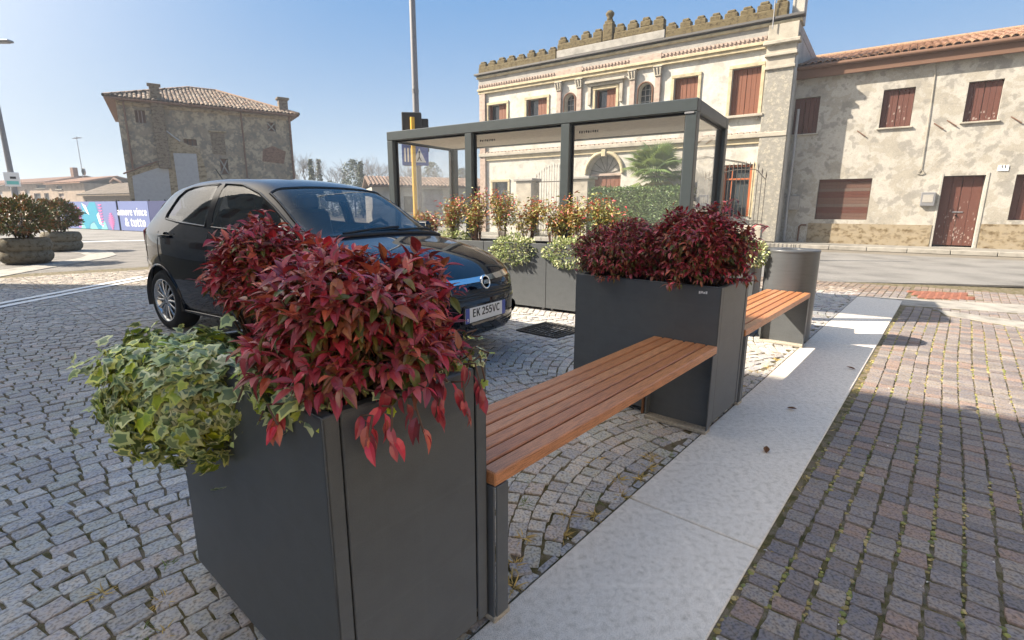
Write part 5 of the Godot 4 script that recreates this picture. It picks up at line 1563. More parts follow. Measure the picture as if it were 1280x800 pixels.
func benches() -> void:
	for e in [[0.94, 2.708, "six-slat wooden bench between the foreground planter and the next planter"], [3.20, 5.062, "six-slat wooden bench between the second planter and the round bin"]]:
		var l: float = e[1] - e[0]
		var v := thing("slat_bench", e[2], "bench", ab((e[0] + e[1]) * 0.5, 1.042), TURN_BENCH, "wooden slat benches")
		for i in 6:
			var b := MB.new()
			b.cbox(Vector3.ZERO, Vector3(l - 0.004 - 0.002 * (i % 3), 0.042, 0.0535), 0.004)
			part(v, "slat", b, M["bench_wood_%d" % i], Vector3(0.001 * (i % 2), 0.466 + 0.0006 * ((i * 5) % 3), -0.154 + i * 0.0615))
		for s in [-1, 1]:
			var b := MB.new()
			var x: float = s * (l * 0.5 - 0.006)
			b.cbox(Vector3(x, 0.232, 0), Vector3(0.008, 0.424, 0.352), 0.002)
			b.cbox(Vector3(x - s * 0.029, 0.232, 0.178), Vector3(0.05, 0.424, 0.007), 0.002)
			b.cbox(Vector3(x - s * 0.029, 0.232, -0.178), Vector3(0.05, 0.424, 0.007), 0.002)
			b.cbox(Vector3(x - s * 0.029, 0.441, 0), Vector3(0.05, 0.006, 0.348), 0.002)
			part(v, "end_support", b, M.anthracite_paint)
			b = MB.new(); b.cbox(Vector3(x - s * 0.03, 0.012, 0), Vector3(0.07, 0.022, 0.36), 0.003); part(v, "base_plate", b, M.stone_trim)
		var b2 := MB.new()
		for q in [-0.11, 0.11]: b2.cbox(Vector3(0, 0.438, q), Vector3(l - 0.12, 0.012, 0.03), 0.003)
		part(v, "under_rail", b2, M.anthracite_paint)
		if e[0] < 1:
			b2 = MB.new(); b2.cbox(Vector3(l * 0.5 - 0.05, 0.2, -0.20), Vector3(0.02, 0.36, 0.014), 0.003); part(v, "rusty_strip", b2, M.rusty_metal)

func litter_bin() -> void:
	var v := thing("litter_bin", "round brushed grey metal litter bin at the far end of the bench", "bin", ab(5.297, 1.09), 0.0)
	var b := MB.new(); b.lathe([Vector2(0.205, 0.0), Vector2(0.212, 0.004), Vector2(0.222, 0.03), Vector2(0.222, 0.815), Vector2(0.219, 0.832)], 56); part(v, "body", b, M.bin_metal)
	b = MB.new(); b.lathe([Vector2(0.2235, 0.822), Vector2(0.2255, 0.828), Vector2(0.2255, 0.840), Vector2(0.22, 0.846), Vector2(0.105, 0.846), Vector2(0.098, 0.842), Vector2(0.094, 0.80)], 56); part(v, "lid", b, M.bin_metal)
	b = MB.new(); b.lathe([Vector2(0.0935, 0.83), Vector2(0.0935, 0.4), Vector2(0.001, 0.4)], 24); part(v, "inner_liner", b, M.dark_gap)
	b = MB.new(); b.cyl(Vector3(0, 0.0, 0), Vector3(0, 0.02, 0), 0.19, 0.19, 24); part(v, "base", b, M.dark_gap)

func shelter_planters() -> void:
	var spots := [[-5.28, "planter of the shelter row hidden behind the car bonnet"], [-4.36, "shelter row planter just left of the plain joint beside the car nose"], [-3.44, "shelter row planter right beside the car nose with trailing pale ivy"], [-2.52, "shelter row planter with broad ivy mound next to the second bench planter"], [-1.18, "last shelter row planter at the right end near the bin"]]
	for e in spots:
		var v := thing("metal_planter", e[1], "planter", sh(e[0], 5.49), TURN_SHELTER, "planters along the shelter")
		var inner := Node3D.new()
		planter_long(v, 0.915, 0.47)

func planter_long(v: Node3D, wx: float, wz: float) -> void:
	# the same planter turned so that its long panel faces the street
	var H := 0.80
	var y0 := 0.035
	for q in [-1, 1]:
		var b := MB.new(); b.cbox(Vector3(0, (H + y0) * 0.5, q * (wz * 0.5 - 0.004)), Vector3(wx, H - y0, 0.008), 0.0025)
		b.cbox(Vector3(0, H - 0.004, q * (wz * 0.5 - 0.018)), Vector3(wx - 0.002, 0.008, 0.028), 0.002)
		for s in [-1, 1]: b.cbox(Vector3(s * (wx * 0.5 - 0.004), (H + y0) * 0.5, q * (wz * 0.5 - 0.026)), Vector3(0.008, H - y0, 0.034), 0.0025)
		part(v, "end_panel", b, M.anthracite_paint)
	for s in [-1, 1]:
		var b := MB.new(); b.cbox(Vector3(s * (wx * 0.5 - 0.008), (H + y0) * 0.5, 0), Vector3(0.012, H - y0 - 0.004, wz - 0.096), 0.0025); part(v, "side_panel", b, M.anthracite_paint)
	var b2 := MB.new(); b2.span(Vector3(-wx * 0.5 + 0.02, 0.05, -wz * 0.5 + 0.03), Vector3(wx * 0.5 - 0.02, 0.7, wz * 0.5 - 0.03)); part(v, "liner", b2, M.dark_gap)
	b2 = MB.new(); b2.cbox(Vector3(0, 0.72, 0), Vector3(wx - 0.05, 0.06, wz - 0.03), 0.01); part(v, "soil", b2, M.soil)
	for s in [-1, 1]:
		for q in [-1, 1]:
			b2 = MB.new(); b2.cyl(Vector3(s * (wx * 0.5 - 0.06), -0.01, q * (wz * 0.5 - 0.06)), Vector3(s * (wx * 0.5 - 0.06), 0.045, q * (wz * 0.5 - 0.06)), 0.022, 0.018, 8); part(v, "foot", b2, M.galvanised)

# ------------------------------------------------------------------ car
func spl(x: float, p: Array) -> float:
	var n := p.size()
	if x <= p[0][0]: return p[0][1]
	if x >= p[n - 1][0]: return p[n - 1][1]
	for i in n - 1:
		if x <= p[i + 1][0]:
			var t: float = (x - p[i][0]) / (p[i + 1][0] - p[i][0])
			var m := []
			for k in [i, i + 1]:
				var a: Array = p[maxi(k - 1, 0)]
				var c: Array = p[mini(k + 1, n - 1)]
				m.append((c[1] - a[1]) / maxf(c[0] - a[0], 1e-4) * (p[i + 1][0] - p[i][0]))
			var t2 := t * t
			var t3 := t2 * t
			return (2 * t3 - 3 * t2 + 1) * p[i][1] + (t3 - 2 * t2 + t) * m[0] + (-2 * t3 + 3 * t2) * p[i + 1][1] + (t3 - t2) * m[1]
	return p[n - 1][1]

const CAR_TOP := [[-1.93, 0.60], [-1.915, 0.80], [-1.87, 0.95], [-1.78, 1.12], [-1.66, 1.28], [-1.48, 1.39], [-1.1, 1.455], [-0.7, 1.48], [-0.3, 1.48], [0.1, 1.45], [0.35, 1.385], [0.6, 1.265], [0.85, 1.115], [1.05, 1.0], [1.2, 0.955], [1.5, 0.895], [1.75, 0.815], [1.92, 0.72], [2.03, 0.62], [2.085, 0.50]]
const CAR_WIDE := [[-1.93, 0.56], [-1.88, 0.63], [-1.75, 0.71], [-1.5, 0.785], [-1.2, 0.82], [-0.5, 0.835], [0.5, 0.835], [1.2, 0.83], [1.5, 0.81], [1.7, 0.77], [1.85, 0.70], [1.96, 0.58], [2.04, 0.42], [2.085, 0.20]]
const CAR_SHOULDER := [[-1.93, 0.56], [-1.88, 0.86], [-1.7, 0.985], [-1.4, 1.0], [-0.5, 0.965], [0.5, 0.93], [1.0, 0.895], [1.3, 0.86], [1.6, 0.785], [1.85, 0.68], [2.0, 0.58], [2.085, 0.46]]
const CAR_UNDER := [[-1.93, 0.42], [-1.85, 0.28], [-1.6, 0.22], [0.0, 0.19], [1.5, 0.20], [1.9, 0.205], [2.05, 0.25], [2.085, 0.34]]

func car_section(x: float) -> PackedVector2Array:
	# half section as (y, z) from the sill to the centre line
	var yt := spl(x, CAR_TOP)
	var w := spl(x, CAR_WIDE)
	var ys := minf(spl(x, CAR_SHOULDER), yt - 0.025)
	var yb := spl(x, CAR_UNDER)
	var d := yt - ys
	var c := smoothstep(0.08, 0.40, d)
	var nar := 1.0 - 0.16 * smoothstep(-0.5, -1.8, x)
	var p: Array[Vector2] = [Vector2(yb, 0.78 * w), Vector2(yb + 0.045, 0.93 * w), Vector2(lerpf(yb, ys, 0.33), 0.985 * w), Vector2(lerpf(yb, ys, 0.62), 1.0 * w), Vector2(lerpf(yb, ys, 0.88), 0.988 * w), Vector2(ys, 0.955 * w)]
	p.append(Vector2(ys + d * lerpf(0.42, 0.5, c), w * lerpf(0.87, 0.855 * lerpf(1.0, nar, 0.6), c)))
	p.append(Vector2(ys + d * lerpf(0.78, 0.885, c), w * lerpf(0.66, 0.70 * nar, c)))
	p.append(Vector2(ys + d * lerpf(0.94, 0.975, c), w * lerpf(0.36, 0.44 * nar, c)))
	p.append(Vector2(yt, 0))
	var out := PackedVector2Array()
	for i in p.size() - 1:
		var a := p[maxi(i - 1, 0)]
		var e := p[i + 2] if i + 2 < p.size() else Vector2(p[i + 1].x - (p[i + 1].x - p[i].x) * 0.0, -p[i].y)
		if i + 2 >= p.size(): e = Vector2(p[i].x, -p[i].y)
		for k in 5:
			out.append(p[i].cubic_interpolate(p[i + 1], a, e, k / 5.0))
	out.append(p[p.size() - 1])
	return out

var car_cache := {}
func sec(x: float) -> PackedVector2Array:
	var key := int(round(x * 400.0))
	if not car_cache.has(key): car_cache[key] = car_section(key / 400.0)
	return car_cache[key]

func car_z(x: float, y: float) -> float:
	var s := sec(x)
	for i in range(5, s.size() - 1):
		if (s[i].x <= y and s[i + 1].x >= y):
			return lerpf(s[i].y, s[i + 1].y, (y - s[i].x) / maxf(s[i + 1].x - s[i].x, 1e-5))
	return -1.0

func car_y(x: float, z: float) -> float:
	var s := sec(x)
	for i in range(s.size() - 1, 12, -1):
		if s[i - 1].y >= z and s[i].y <= z:
			return lerpf(s[i].x, s[i - 1].x, (z - s[i].y) / maxf(s[i - 1].y - s[i].y, 1e-5))
	return s[20].x

func car_front(y: float, z: float) -> float:
	var x := 2.085
	while x > 1.0:
		var zz := car_z(x, y)
		if zz >= absf(z): return x
		x -= 0.0025
	return x

func ribbon(y0: Callable, y1: Callable, z0: float, z1: float, n: int, off: float) -> MB:
	var b := MB.new()
	for i in n:
		var za := lerpf(z0, z1, float(i) / n)
		var zb := lerpf(z0, z1, float(i + 1) / n)
		var q := []
		for e in [[za, y0.call(za)], [zb, y0.call(zb)], [zb, y1.call(zb)], [za, y1.call(za)]]:
			q.append(Vector3(car_front(e[1], e[0]) + off, e[1], e[0]))
		b.quad(q[1], q[0], q[3], q[2])
		# lower lip so that the strip has depth
		b.quad(q[0], q[1], q[1] - Vector3(off + 0.01, 0, 0), q[0] - Vector3(off + 0.01, 0, 0))
		b.quad(q[2], q[3], q[3] - Vector3(off + 0.01, 0, 0), q[2] - Vector3(off + 0.01, 0, 0))
	return b

func side_pane(lo: Array, hi: Array, side: float, off: float) -> MB:
	var b := MB.new()
	var x0: float = lo[0][0]
	var x1: float = lo[lo.size() - 1][0]
	var nx := 26
	var ny := 8
	var grid := []
	for i in nx + 1:
		var x := lerpf(x0, x1, float(i) / nx)
		var ya := lin_at(x, lo)
		var yb := maxf(lin_at(x, hi), ya + 0.002)
		var col := []
		for j in ny + 1:
			var y := lerpf(ya, yb, float(j) / ny)
			var z := car_z(x, y)
			col.append(Vector3(x, y, side * (maxf(z, 0.3) + off)))
		grid.append(col)
	var ids := []
	for i in nx + 1:
		var row := []
		for j in ny + 1:
			var dx: Vector3 = grid[mini(i + 1, nx)][j] - grid[maxi(i - 1, 0)][j]
			var dy: Vector3 = grid[i][mini(j + 1, ny)] - grid[i][maxi(j - 1, 0)]
			row.append(b.vert(grid[i][j], (dx.cross(dy) * side).normalized()))
		ids.append(row)
	for i in nx:
		for j in ny:
			if side > 0: 
				b.face(ids[i][j], ids[i + 1][j], ids[i + 1][j + 1]); b.face(ids[i][j], ids[i + 1][j + 1], ids[i][j + 1])
			else:
				b.face(ids[i][j], ids[i + 1][j + 1], ids[i + 1][j]); b.face(ids[i][j], ids[i][j + 1], ids[i + 1][j + 1])
	return b

func lin_at(x: float, p: Array) -> float:
	for i in p.size() - 1:
		if x <= p[i + 1][0]: return lerpf(p[i][1], p[i + 1][1], clampf((x - p[i][0]) / (p[i + 1][0] - p[i][0]), 0, 1))
	return p[p.size() - 1][1]

const WIN_REAR_LO := [[-1.14, 1.10], [-0.9, 1.075], [-0.36, 1.04]]
const WIN_REAR_HI := [[-1.14, 1.14], [-1.05, 1.30], [-0.95, 1.36], [-0.8, 1.385], [-0.36, 1.405]]
const WIN_FRONT_LO := [[-0.26, 1.035], [0.3, 1.01], [0.86, 0.985]]
const WIN_FRONT_HI := [[-0.26, 1.405], [0.0, 1.39], [0.28, 1.315], [0.5, 1.205], [0.86, 1.0]]
func scr_half(x: float) -> float: return lerpf(0.60, 0.70, (x - 0.37) / 0.68)

func car() -> void:
	var v := thing("parked_car", "glossy black five-door hatchback parked on the setts behind the foreground planter", "car", Vector3(-1.965, 0, -4.988), -0.5712)
	# ---- shell as one lofted skin, open at the wheel arches and the windows
	var N := 120
	var xs := []
	for i in N + 1:
		var t := float(i) / N
		xs.append(lerpf(-1.93, 2.085, t - sin(t * TAU) / TAU * 0.62))
	var b := MB.new()
	var pos := []
	var m := sec(0.0).size()
	for i in N + 1:
		var s := car_section(xs[i])
		var row := []
		for j in range(2 * m - 1):
			var q := s[j] if j < m else s[2 * m - 2 - j]
			var p := Vector3(xs[i], q.x, q.y if j < m else -q.y)
			if absf(p.z) > 0.5 and p.y < 0.8:
				for ax in [-1.255, 1.255]:
					var d := Vector2(p.x - ax, p.y - 0.31)
					if absf(d.length() - 0.345) < 0.028:
						d = d.normalized() * 0.345
						p.x = ax + d.x; p.y = 0.31 + d.y
			row.append(p)
		pos.append(row)
	var ids := []
	for i in N + 1:
		var row := []
		for j in range(2 * m - 1):
			var dx: Vector3 = pos[mini(i + 1, N)][j] - pos[maxi(i - 1, 0)][j]
			var dy: Vector3 = pos[i][mini(j + 1, 2 * m - 2)] - pos[i][maxi(j - 1, 0)]
			var nn := dx.cross(dy)
			row.append(b.vert(pos[i][j], nn.normalized() if nn.length() > 1e-9 else Vector3(signf(xs[i]), 0, 0)))
		ids.append(row)
	for i in N:
		for j in range(2 * m - 2):
			var q := [pos[i][j], pos[i + 1][j], pos[i + 1][j + 1], pos[i][j + 1]]
			var c: Vector3 = (q[0] + q[1] + q[2] + q[3]) * 0.25
			var cut := false
			if absf(c.z) > 0.5:
				for ax in [-1.255, 1.255]:
					if Vector2(c.x - ax, c.y - 0.31).length() < 0.338: cut = true
			if c.y > 0.96:
				var ins := true
				var inf := true
				var inw := true
				var inr := true
				for p in q:
					if p.x < -1.14 or p.x > -0.36 or p.y < lin_at(p.x, WIN_REAR_LO) or p.y > lin_at(p.x, WIN_REAR_HI): ins = false
					if p.x < -0.26 or p.x > 0.86 or p.y < lin_at(p.x, WIN_FRONT_LO) or p.y > lin_at(p.x, WIN_FRONT_HI): inf = false
					if p.x < 0.37 or p.x > 1.04 or absf(p.z) > scr_half(p.x): inw = false
					if p.x > -1.60 or p.x < -1.86 or absf(p.z) > 0.54: inr = false
				if ins or inf or inw or inr: cut = true
			if cut: continue
			b.face(ids[i][j], ids[i + 1][j + 1], ids[i + 1][j]) if false else b.face(ids[i][j], ids[i + 1][j], ids[i + 1][j + 1])
			b.face(ids[i][j], ids[i + 1][j + 1], ids[i][j + 1])
	# close the floor
	for i in N:
		var a: Vector3 = pos[i][0]
		var c: Vector3 = pos[i + 1][0]
		b.quad(a * Vector3(1, 1, -1), c * Vector3(1, 1, -1), c, a)
	part(v, "body", b, M.car_paint)
	# nose and tail plugs
	b = MB.new()
	for e in [0, N]:
		var row: Array = pos[e]
		for j in range(m - 1):
			var k := 2 * m - 2 - j
			if e == N: b.quad(row[j], row[k], row[k - 1], row[j + 1])
			else: b.quad(row[k], row[j], row[j + 1], row[k - 1])
	part(v, "bumper_end", b, M.car_paint)
	# ---- glazing
	for s in [1.0, -1.0]:
		for e in [["rear", WIN_REAR_LO, WIN_REAR_HI], ["front", WIN_FRONT_LO, WIN_FRONT_HI]]:
			var w := Node3D.new(); w.name = "side_window"; v.add_child(w, true)
			part(w, "glass", side_pane(e[1], e[2], s, 0.003), M.car_glass)
			var edge := []
			for p in e[1]: edge.append(Vector3(p[0], p[1], s * (car_z(p[0], p[1]) + 0.004)))
			var top: Array = e[2].duplicate()
			top.reverse()
			for p in top: edge.append(Vector3(p[0], p[1], s * (car_z(p[0], p[1]) + 0.004)))
			edge.append(edge[0])
			var rb := MB.new(); rb.tube(edge, 0.013, 6); part(w, "seal", rb, M.car_trim_black)
		var pl := side_pane([[-0.355, 1.03], [-0.265, 1.03]], [[-0.355, 1.40], [-0.265, 1.40]], s, 0.006); part(v, "door_pillar", pl, M.car_trim_black)
	for e in [[0.37, 1.05, "windscreen"], [-1.86, -1.60, "rear_window"]]:
		var w := Node3D.new(); w.name = e[2]; v.add_child(w, true)
		var g := MB.new()
		var nx := 18
		var nz := 26
		var gid := []
		var gp := []
		for i in nx + 1:
			var x := lerpf(e[0], e[1], float(i) / nx)
			var hw := scr_half(x) if e[0] > 0 else 0.55
			var r := []
			for k in nz + 1:
				var z := lerpf(-hw, hw, float(k) / nz)
				r.append(Vector3(x, car_y(x, absf(z)) + 0.004, z))
			gp.append(r)
		for i in nx + 1:
			var r := []
			for k in nz + 1:
				var dx: Vector3 = gp[mini(i + 1, nx)][k] - gp[maxi(i - 1, 0)][k]
				var dz: Vector3 = gp[i][mini(k + 1, nz)] - gp[i][maxi(k - 1, 0)]
				r.append(g.vert(gp[i][k], dz.cross(dx).normalized()))
			gid.append(r)
		for i in nx:
			for k in nz:
				g.face(gid[i][k], gid[i][k + 1], gid[i + 1][k + 1]); g.face(gid[i][k], gid[i + 1][k + 1], gid[i + 1][k])
		part(w, "glass", g, M.car_glass)
		var rim := MB.new()
		var loop := []
		for k in nz + 1: loop.append(gp[0][k])
		for i in nx + 1: loop.append(gp[i][nz])
		for k in nz + 1: loop.append(gp[nx][nz - k])
		for i in nx + 1: loop.append(gp[nx - i][0])
		rim.tube(loop, 0.012, 6); part(w, "seal", rim, M.car_trim_black)
	# ---- inside
	b = MB.new(); b.cbox(Vector3(-0.3, 0.45, 0), Vector3(2.6, 0.1, 1.3), 0.03); part(v, "cabin_floor", b, M.seat_cloth)
	b = MB.new(); b.cbox(Vector3(0.85, 0.86, 0), Vector3(0.5, 0.2, 1.34), 0.06); part(v, "dashboard", b, M.car_plastic)
	for s in [1, -1]:
		for x in [-0.15, -0.95]:
			var st_ := Node3D.new(); st_.name = "seat"; v.add_child(st_, true)
			b = MB.new(); b.cbox(Vector3(x, 0.62, s * 0.36), Vector3(0.5, 0.18, 0.5), 0.06); part(st_, "cushion", b, M.seat_cloth)
			b = MB.new(); b.xf = Transform3D(Basis(Vector3.BACK, 0.25), Vector3(x - 0.25, 0.9, s * 0.36)); b.cbox(Vector3.ZERO, Vector3(0.14, 0.6, 0.46), 0.05); part(st_, "seat_back", b, M.seat_cloth)
			b = MB.new(); b.cbox(Vector3(x - 0.33, 1.26, s * 0.36), Vector3(0.1, 0.17, 0.26), 0.04); part(st_, "headrest", b, M.seat_cloth)
	b = MB.new(); b.tube([Vector3(0.52, 0.95, -0.36 + 0.18), Vector3(0.58, 1.06, -0.36 + 0.1), Vector3(0.6, 1.1, -0.36), Vector3(0.58, 1.06, -0.46), Vector3(0.52, 0.95, -0.54), Vector3(0.46, 0.86, -0.46), Vector3(0.44, 0.83, -0.36), Vector3(0.46, 0.86, -0.26), Vector3(0.52, 0.95, -0.18)], 0.018, 6); part(v, "steering_wheel", b, M.car_plastic)
	b = MB.new(); b.cbox(Vector3(0.42, 1.29, 0), Vector3(0.03, 0.06, 0.22), 0.012); part(v, "interior_mirror", b, M.car_plastic)
	# ---- front: chrome bar with emblem, grilles, lamps, plate
	var zf := 0.54
	part(v, "chrome_bar", ribbon(func(z): return 0.648 + 0.03 * z * z, func(z): return 0.682 + 0.05 * z * z, -zf, zf, 24, 0.010), M.chrome)
	part(v, "upper_grille", ribbon(func(z): return 0.525, func(z): return 0.60 - 0.1 * z * z, -0.52, 0.52, 20, 0.004), M.car_plastic)
	part(v, "lower_grille", ribbon(func(z): return 0.245, func(z): return 0.335, -0.56, 0.56, 20, 0.004), M.car_plastic)
	for k in 3:
		var yy := 0.262 + k * 0.027
		part(v, "grille_bar", ribbon(func(z): return yy, func(z): return yy + 0.008, -0.54, 0.54, 16, 0.010), M.car_trim_black)
	for k in 2:
		var yy := 0.545 + k * 0.022
		part(v, "grille_bar", ribbon(func(z): return yy, func(z): return yy + 0.007, -0.49, 0.49, 16, 0.010), M.car_trim_black)
	part(v, "bumper_lip", ribbon(func(z): return 0.475, func(z): return 0.50, -0.66, 0.66, 24, 0.014), M.car_paint)
	for s in [1.0, -1.0]:
		var hl := Node3D.new(); hl.name = "headlight"; v.add_child(hl, true)
		part(hl, "lens", side_pane([[1.48, 0.795], [1.7, 0.70], [1.93, 0.60]], [[1.48, 0.80], [1.7, 0.765], [1.93, 0.665]], s, 0.005), M.headlamp_glass)
		var fg := Node3D.new(); fg.name = "fog_lamp"; v.add_child(fg, true)
		var fx := car_front(0.36, 0.62)
		b = MB.new(); b.cyl(Vector3(fx - 0.02, 0.365, s * 0.62), Vector3(fx + 0.014, 0.365, s * 0.615), 0.042, 0.042, 14); part(fg, "lens", b, M.headlamp_glass)
		b = MB.new(); b.cyl(Vector3(fx - 0.03, 0.365, s * 0.625), Vector3(fx + 0.006, 0.365, s * 0.62), 0.06, 0.058, 14); part(fg, "bezel", b, M.car_plastic)
		# mirrors
		var mr := Node3D.new(); mr.name = "mirror"; v.add_child(mr, true)
		b = MB.new(); b.cbox(Vector3(0.70, 1.02, s * 0.845), Vector3(0.20, 0.12, 0.09), 0.035); part(mr, "housing", b, M.car_paint)
		b = MB.new(); b.tube([Vector3(0.76, 0.96, s * 0.78), Vector3(0.74, 0.98, s * 0.84)], 0.025, 6); part(mr, "arm", b, M.car_plastic)
		b = MB.new(); b.cbox(Vector3(0.70, 1.02, s * 0.798), Vector3(0.16, 0.09, 0.006), 0.002); part(mr, "mirror_glass", b, M.chrome)
		# handles, rubbing line, door shut lines
		for hx in [-0.18, -1.05]:
			var y := 0.905 if hx > -0.5 else 0.94
			var hd := Node3D.new(); hd.name = "door_handle"; v.add_child(hd, true)
			b = MB.new(); b.tube([Vector3(hx - 0.1, y, s * (car_z(hx - 0.1, y) + 0.004)), Vector3(hx - 0.06, y + 0.006, s * (car_z(hx, y) + 0.035)), Vector3(hx + 0.06, y + 0.006, s * (car_z(hx, y) + 0.035)), Vector3(hx + 0.1, y, s * (car_z(hx + 0.1, y) + 0.004))], 0.013, 6); part(hd, "grip", b, M.car_trim_black)
			b = MB.new(); b.cyl(Vector3(hx, y - 0.01, s * (car_z(hx, y) - 0.01)), Vector3(hx, y - 0.01, s * (car_z(hx, y) + 0.0035)), 0.05, 0.048, 14); part(hd, "recess", b, M.car_plastic)
		for xx in [[-0.31, -0.31], [0.84, 0.92], [-1.2, -0.93]]:
			var ln := []
			for k in 9:
				var y := lerpf(0.98, 0.30, k / 8.0)
				var x: float = lerpf(xx[0], xx[1], smoothstep(0.0, 1.0, k / 8.0)) if xx[0] > -1 else (-1.22 + 0.33 * smoothstep(0.35, 1.0, k / 8.0))
				ln.append(Vector3(x, y, s * (car_z(x, y) + 0.0005)))
			b = MB.new(); b.tube(ln, 0.004, 4); part(v, "door_gap", b, M.dark_gap)
		var sl := []
		for k in 14:
			var x := lerpf(-0.88, 0.88, k / 13.0)
			sl.append(Vector3(x, 0.235, s * 0.79))
		b = MB.new(); b.tube(sl, 0.018, 6); part(v, "sill_strip", b, M.car_trim_black)
		# tail lamp
		b = MB.new(); b.cbox(Vector3(-1.80, 0.90, s * 0.645), Vector3(0.08, 0.2, 0.08), 0.03); part(v, "tail_lamp", b, M.emblem_red)
		# wheels and arches
		for ax in [-1.255, 1.255]:
			var ar := MB.new()
			var prev := Vector2.ZERO
			for k in 25:
				var a := lerpf(-0.25, PI + 0.25, k / 24.0)
				var p := Vector2(ax + cos(a) * 0.344, 0.31 + sin(a) * 0.344)
				if k > 0: ar.quad(Vector3(prev.x, prev.y, s * 0.5), Vector3(prev.x, prev.y, s * 0.815), Vector3(p.x, p.y, s * 0.815), Vector3(p.x, p.y, s * 0.5))
				prev = p
			part(v, "arch_liner", ar, M.dark_gap)
			var lip := MB.new()
			var lp := []
			for k in 25:
				var a := lerpf(-0.2, PI + 0.2, k / 24.0)
				var p := Vector2(ax + cos(a) * 0.346, 0.31 + sin(a) * 0.346)
				lp.append(Vector3(p.x, p.y, s * (maxf(car_z(p.x, maxf(p.y, 0.26)), 0.74) + 0.001)))
			lip.tube(lp, 0.012, 6); part(v, "arch_lip", lip, M.car_paint)
			var wh := Node3D.new(); wh.name = "wheel"; v.add_child(wh, true); wh.position = Vector3(ax, 0.3, s * 0.70); wh.rotation = Vector3(PI / 2 * s, 0, 0)
			b = MB.new(); b.lathe([Vector2(0.205, -0.10), Vector2(0.25, -0.11), Vector2(0.285, -0.10), Vector2(0.30, -0.075), Vector2(0.302, 0.0), Vector2(0.30, 0.075), Vector2(0.285, 0.10), Vector2(0.25, 0.112), Vector2(0.215, 0.105), Vector2(0.20, 0.09)], 40); part(wh, "tyre", b, M.tyre_rubber)
			var rim2 := Node3D.new(); rim2.name = "rim"; wh.add_child(rim2, true)
			b = MB.new(); b.lathe([Vector2(0.205, -0.09), Vector2(0.19, 0.05), Vector2(0.198, 0.09), Vector2(0.213, 0.104), Vector2(0.214, 0.108), Vector2(0.205, 0.108), Vector2(0.19, 0.09), Vector2(0.18, 0.06)], 40)
			b.lathe([Vector2(0.001, 0.095), Vector2(0.03, 0.095), Vector2(0.045, 0.085), Vector2(0.05, 0.05)], 20)
			for k in 14:
				var a := TAU * k / 14.0
				var d := Vector3(cos(a), 0, sin(a))
				b.tube([d * 0.04 + Vector3(0, 0.085, 0), d * 0.12 + Vector3(0, 0.09, 0), d * 0.195 + Vector3(0, 0.085, 0)], 0.0125, 5)
			part(rim2, "spokes", b, M.alloy)
			b = MB.new(); b.cyl(Vector3(0, 0.0, 0), Vector3(0, 0.03, 0), 0.185, 0.185, 28); part(rim2, "brake_disc", b, M.car_plastic)
	# number plate
	var np := Node3D.new(); np.name = "number_plate"; v.add_child(np, true); np.position = Vector3(2.098, 0.428, 0); np.rotation = Vector3(0, PI / 2, 0)
	b = MB.new(); b.cbox(Vector3(0, 0, -0.01), Vector3(0.54, 0.13, 0.02), 0.006); part(np, "holder", b, M.car_plastic)
	b = MB.new(); b.cbox(Vector3(0, 0, 0.002), Vector3(0.52, 0.11, 0.004), 0.001); part(np, "plate", b, M.plate_white)
	for s in [-1, 1]:
		b = MB.new(); b.box(Vector3(s * 0.237, 0, 0.0045), Vector3(0.045, 0.11, 0.002)); part(np, "side_band", b, M.plate_blue)
	b = MB.new(); b.box(Vector3(-0.237, -0.03, 0.006), Vector3(0.012, 0.022, 0.001)); part(np, "country_letter", b, M.sign_white)
	lettering(np, "EK 255VC", 0.083, Vector3(0.0, -0.038, 0.0045), M.plate_ink, 0.001)
	# emblem
	var em := Node3D.new(); em.name = "emblem"; v.add_child(em, true); em.position = Vector3(2.085, 0.655, 0); em.rotation = Vector3(0, 0, -PI / 2 + 0.25)
	b = MB.new(); b.lathe([Vector2(0.055, 0.0), Vector2(0.056, 0.012), Vector2(0.048, 0.018), Vector2(0.042, 0.014)], 28); part(em, "ring", b, M.chrome)
	b = MB.new(); b.cyl(Vector3(0, 0.004, 0), Vector3(0, 0.014, 0), 0.044, 0.042, 24); part(em, "shield", b, M.emblem_red)
	b = MB.new()
	for k in 4: b.box(Vector3(0.0, 0.0155, -0.024 + k * 0.016), Vector3(0.03, 0.003, 0.004))
	part(em, "letters", b, M.chrome)
	# wipers, aerial, bonnet line
	for e in [[0.45, -0.2], [-0.15, -0.62]]:
		var wp := []
		for k in 7:
			var z := lerpf(e[0], e[1], k / 6.0)
			var x := lerpf(1.05, 1.0, k / 6.0)
			wp.append(Vector3(x, car_y(x, absf(z)) + 0.02, z))
		b = MB.new(); b.tube(wp, 0.011, 5); part(v, "wiper", b, M.car_plastic)
	b = MB.new()
	var cw := []
	for k in 15:
		var z := lerpf(-0.68, 0.68, k / 14.0)
		cw.append(Vector3(1.075 - 0.05 * z * z, car_y(1.075 - 0.05 * z * z, absf(z)) + 0.004, z))
	b.tube(cw, 0.02, 6); part(v, "scuttle", b, M.car_plastic)
	for s in [1.0, -1.0]:
		var bl := []
		for k in 12:
			var x := lerpf(1.12, 1.85, k / 11.0)
			var z := lerpf(0.70, 0.52, k / 11.0)
			bl.append(Vector3(x, car_y(x, z) + 0.0005, s * z))
		b = MB.new(); b.tube(bl, 0.004, 4); part(v, "bonnet_gap", b, M.dark_gap)
	b = MB.new(); b.tube([Vector3(-1.35, 1.43, 0), Vector3(-1.55, 1.62, 0)], 0.005, 4); part(v, "aerial", b, M.car_plastic)

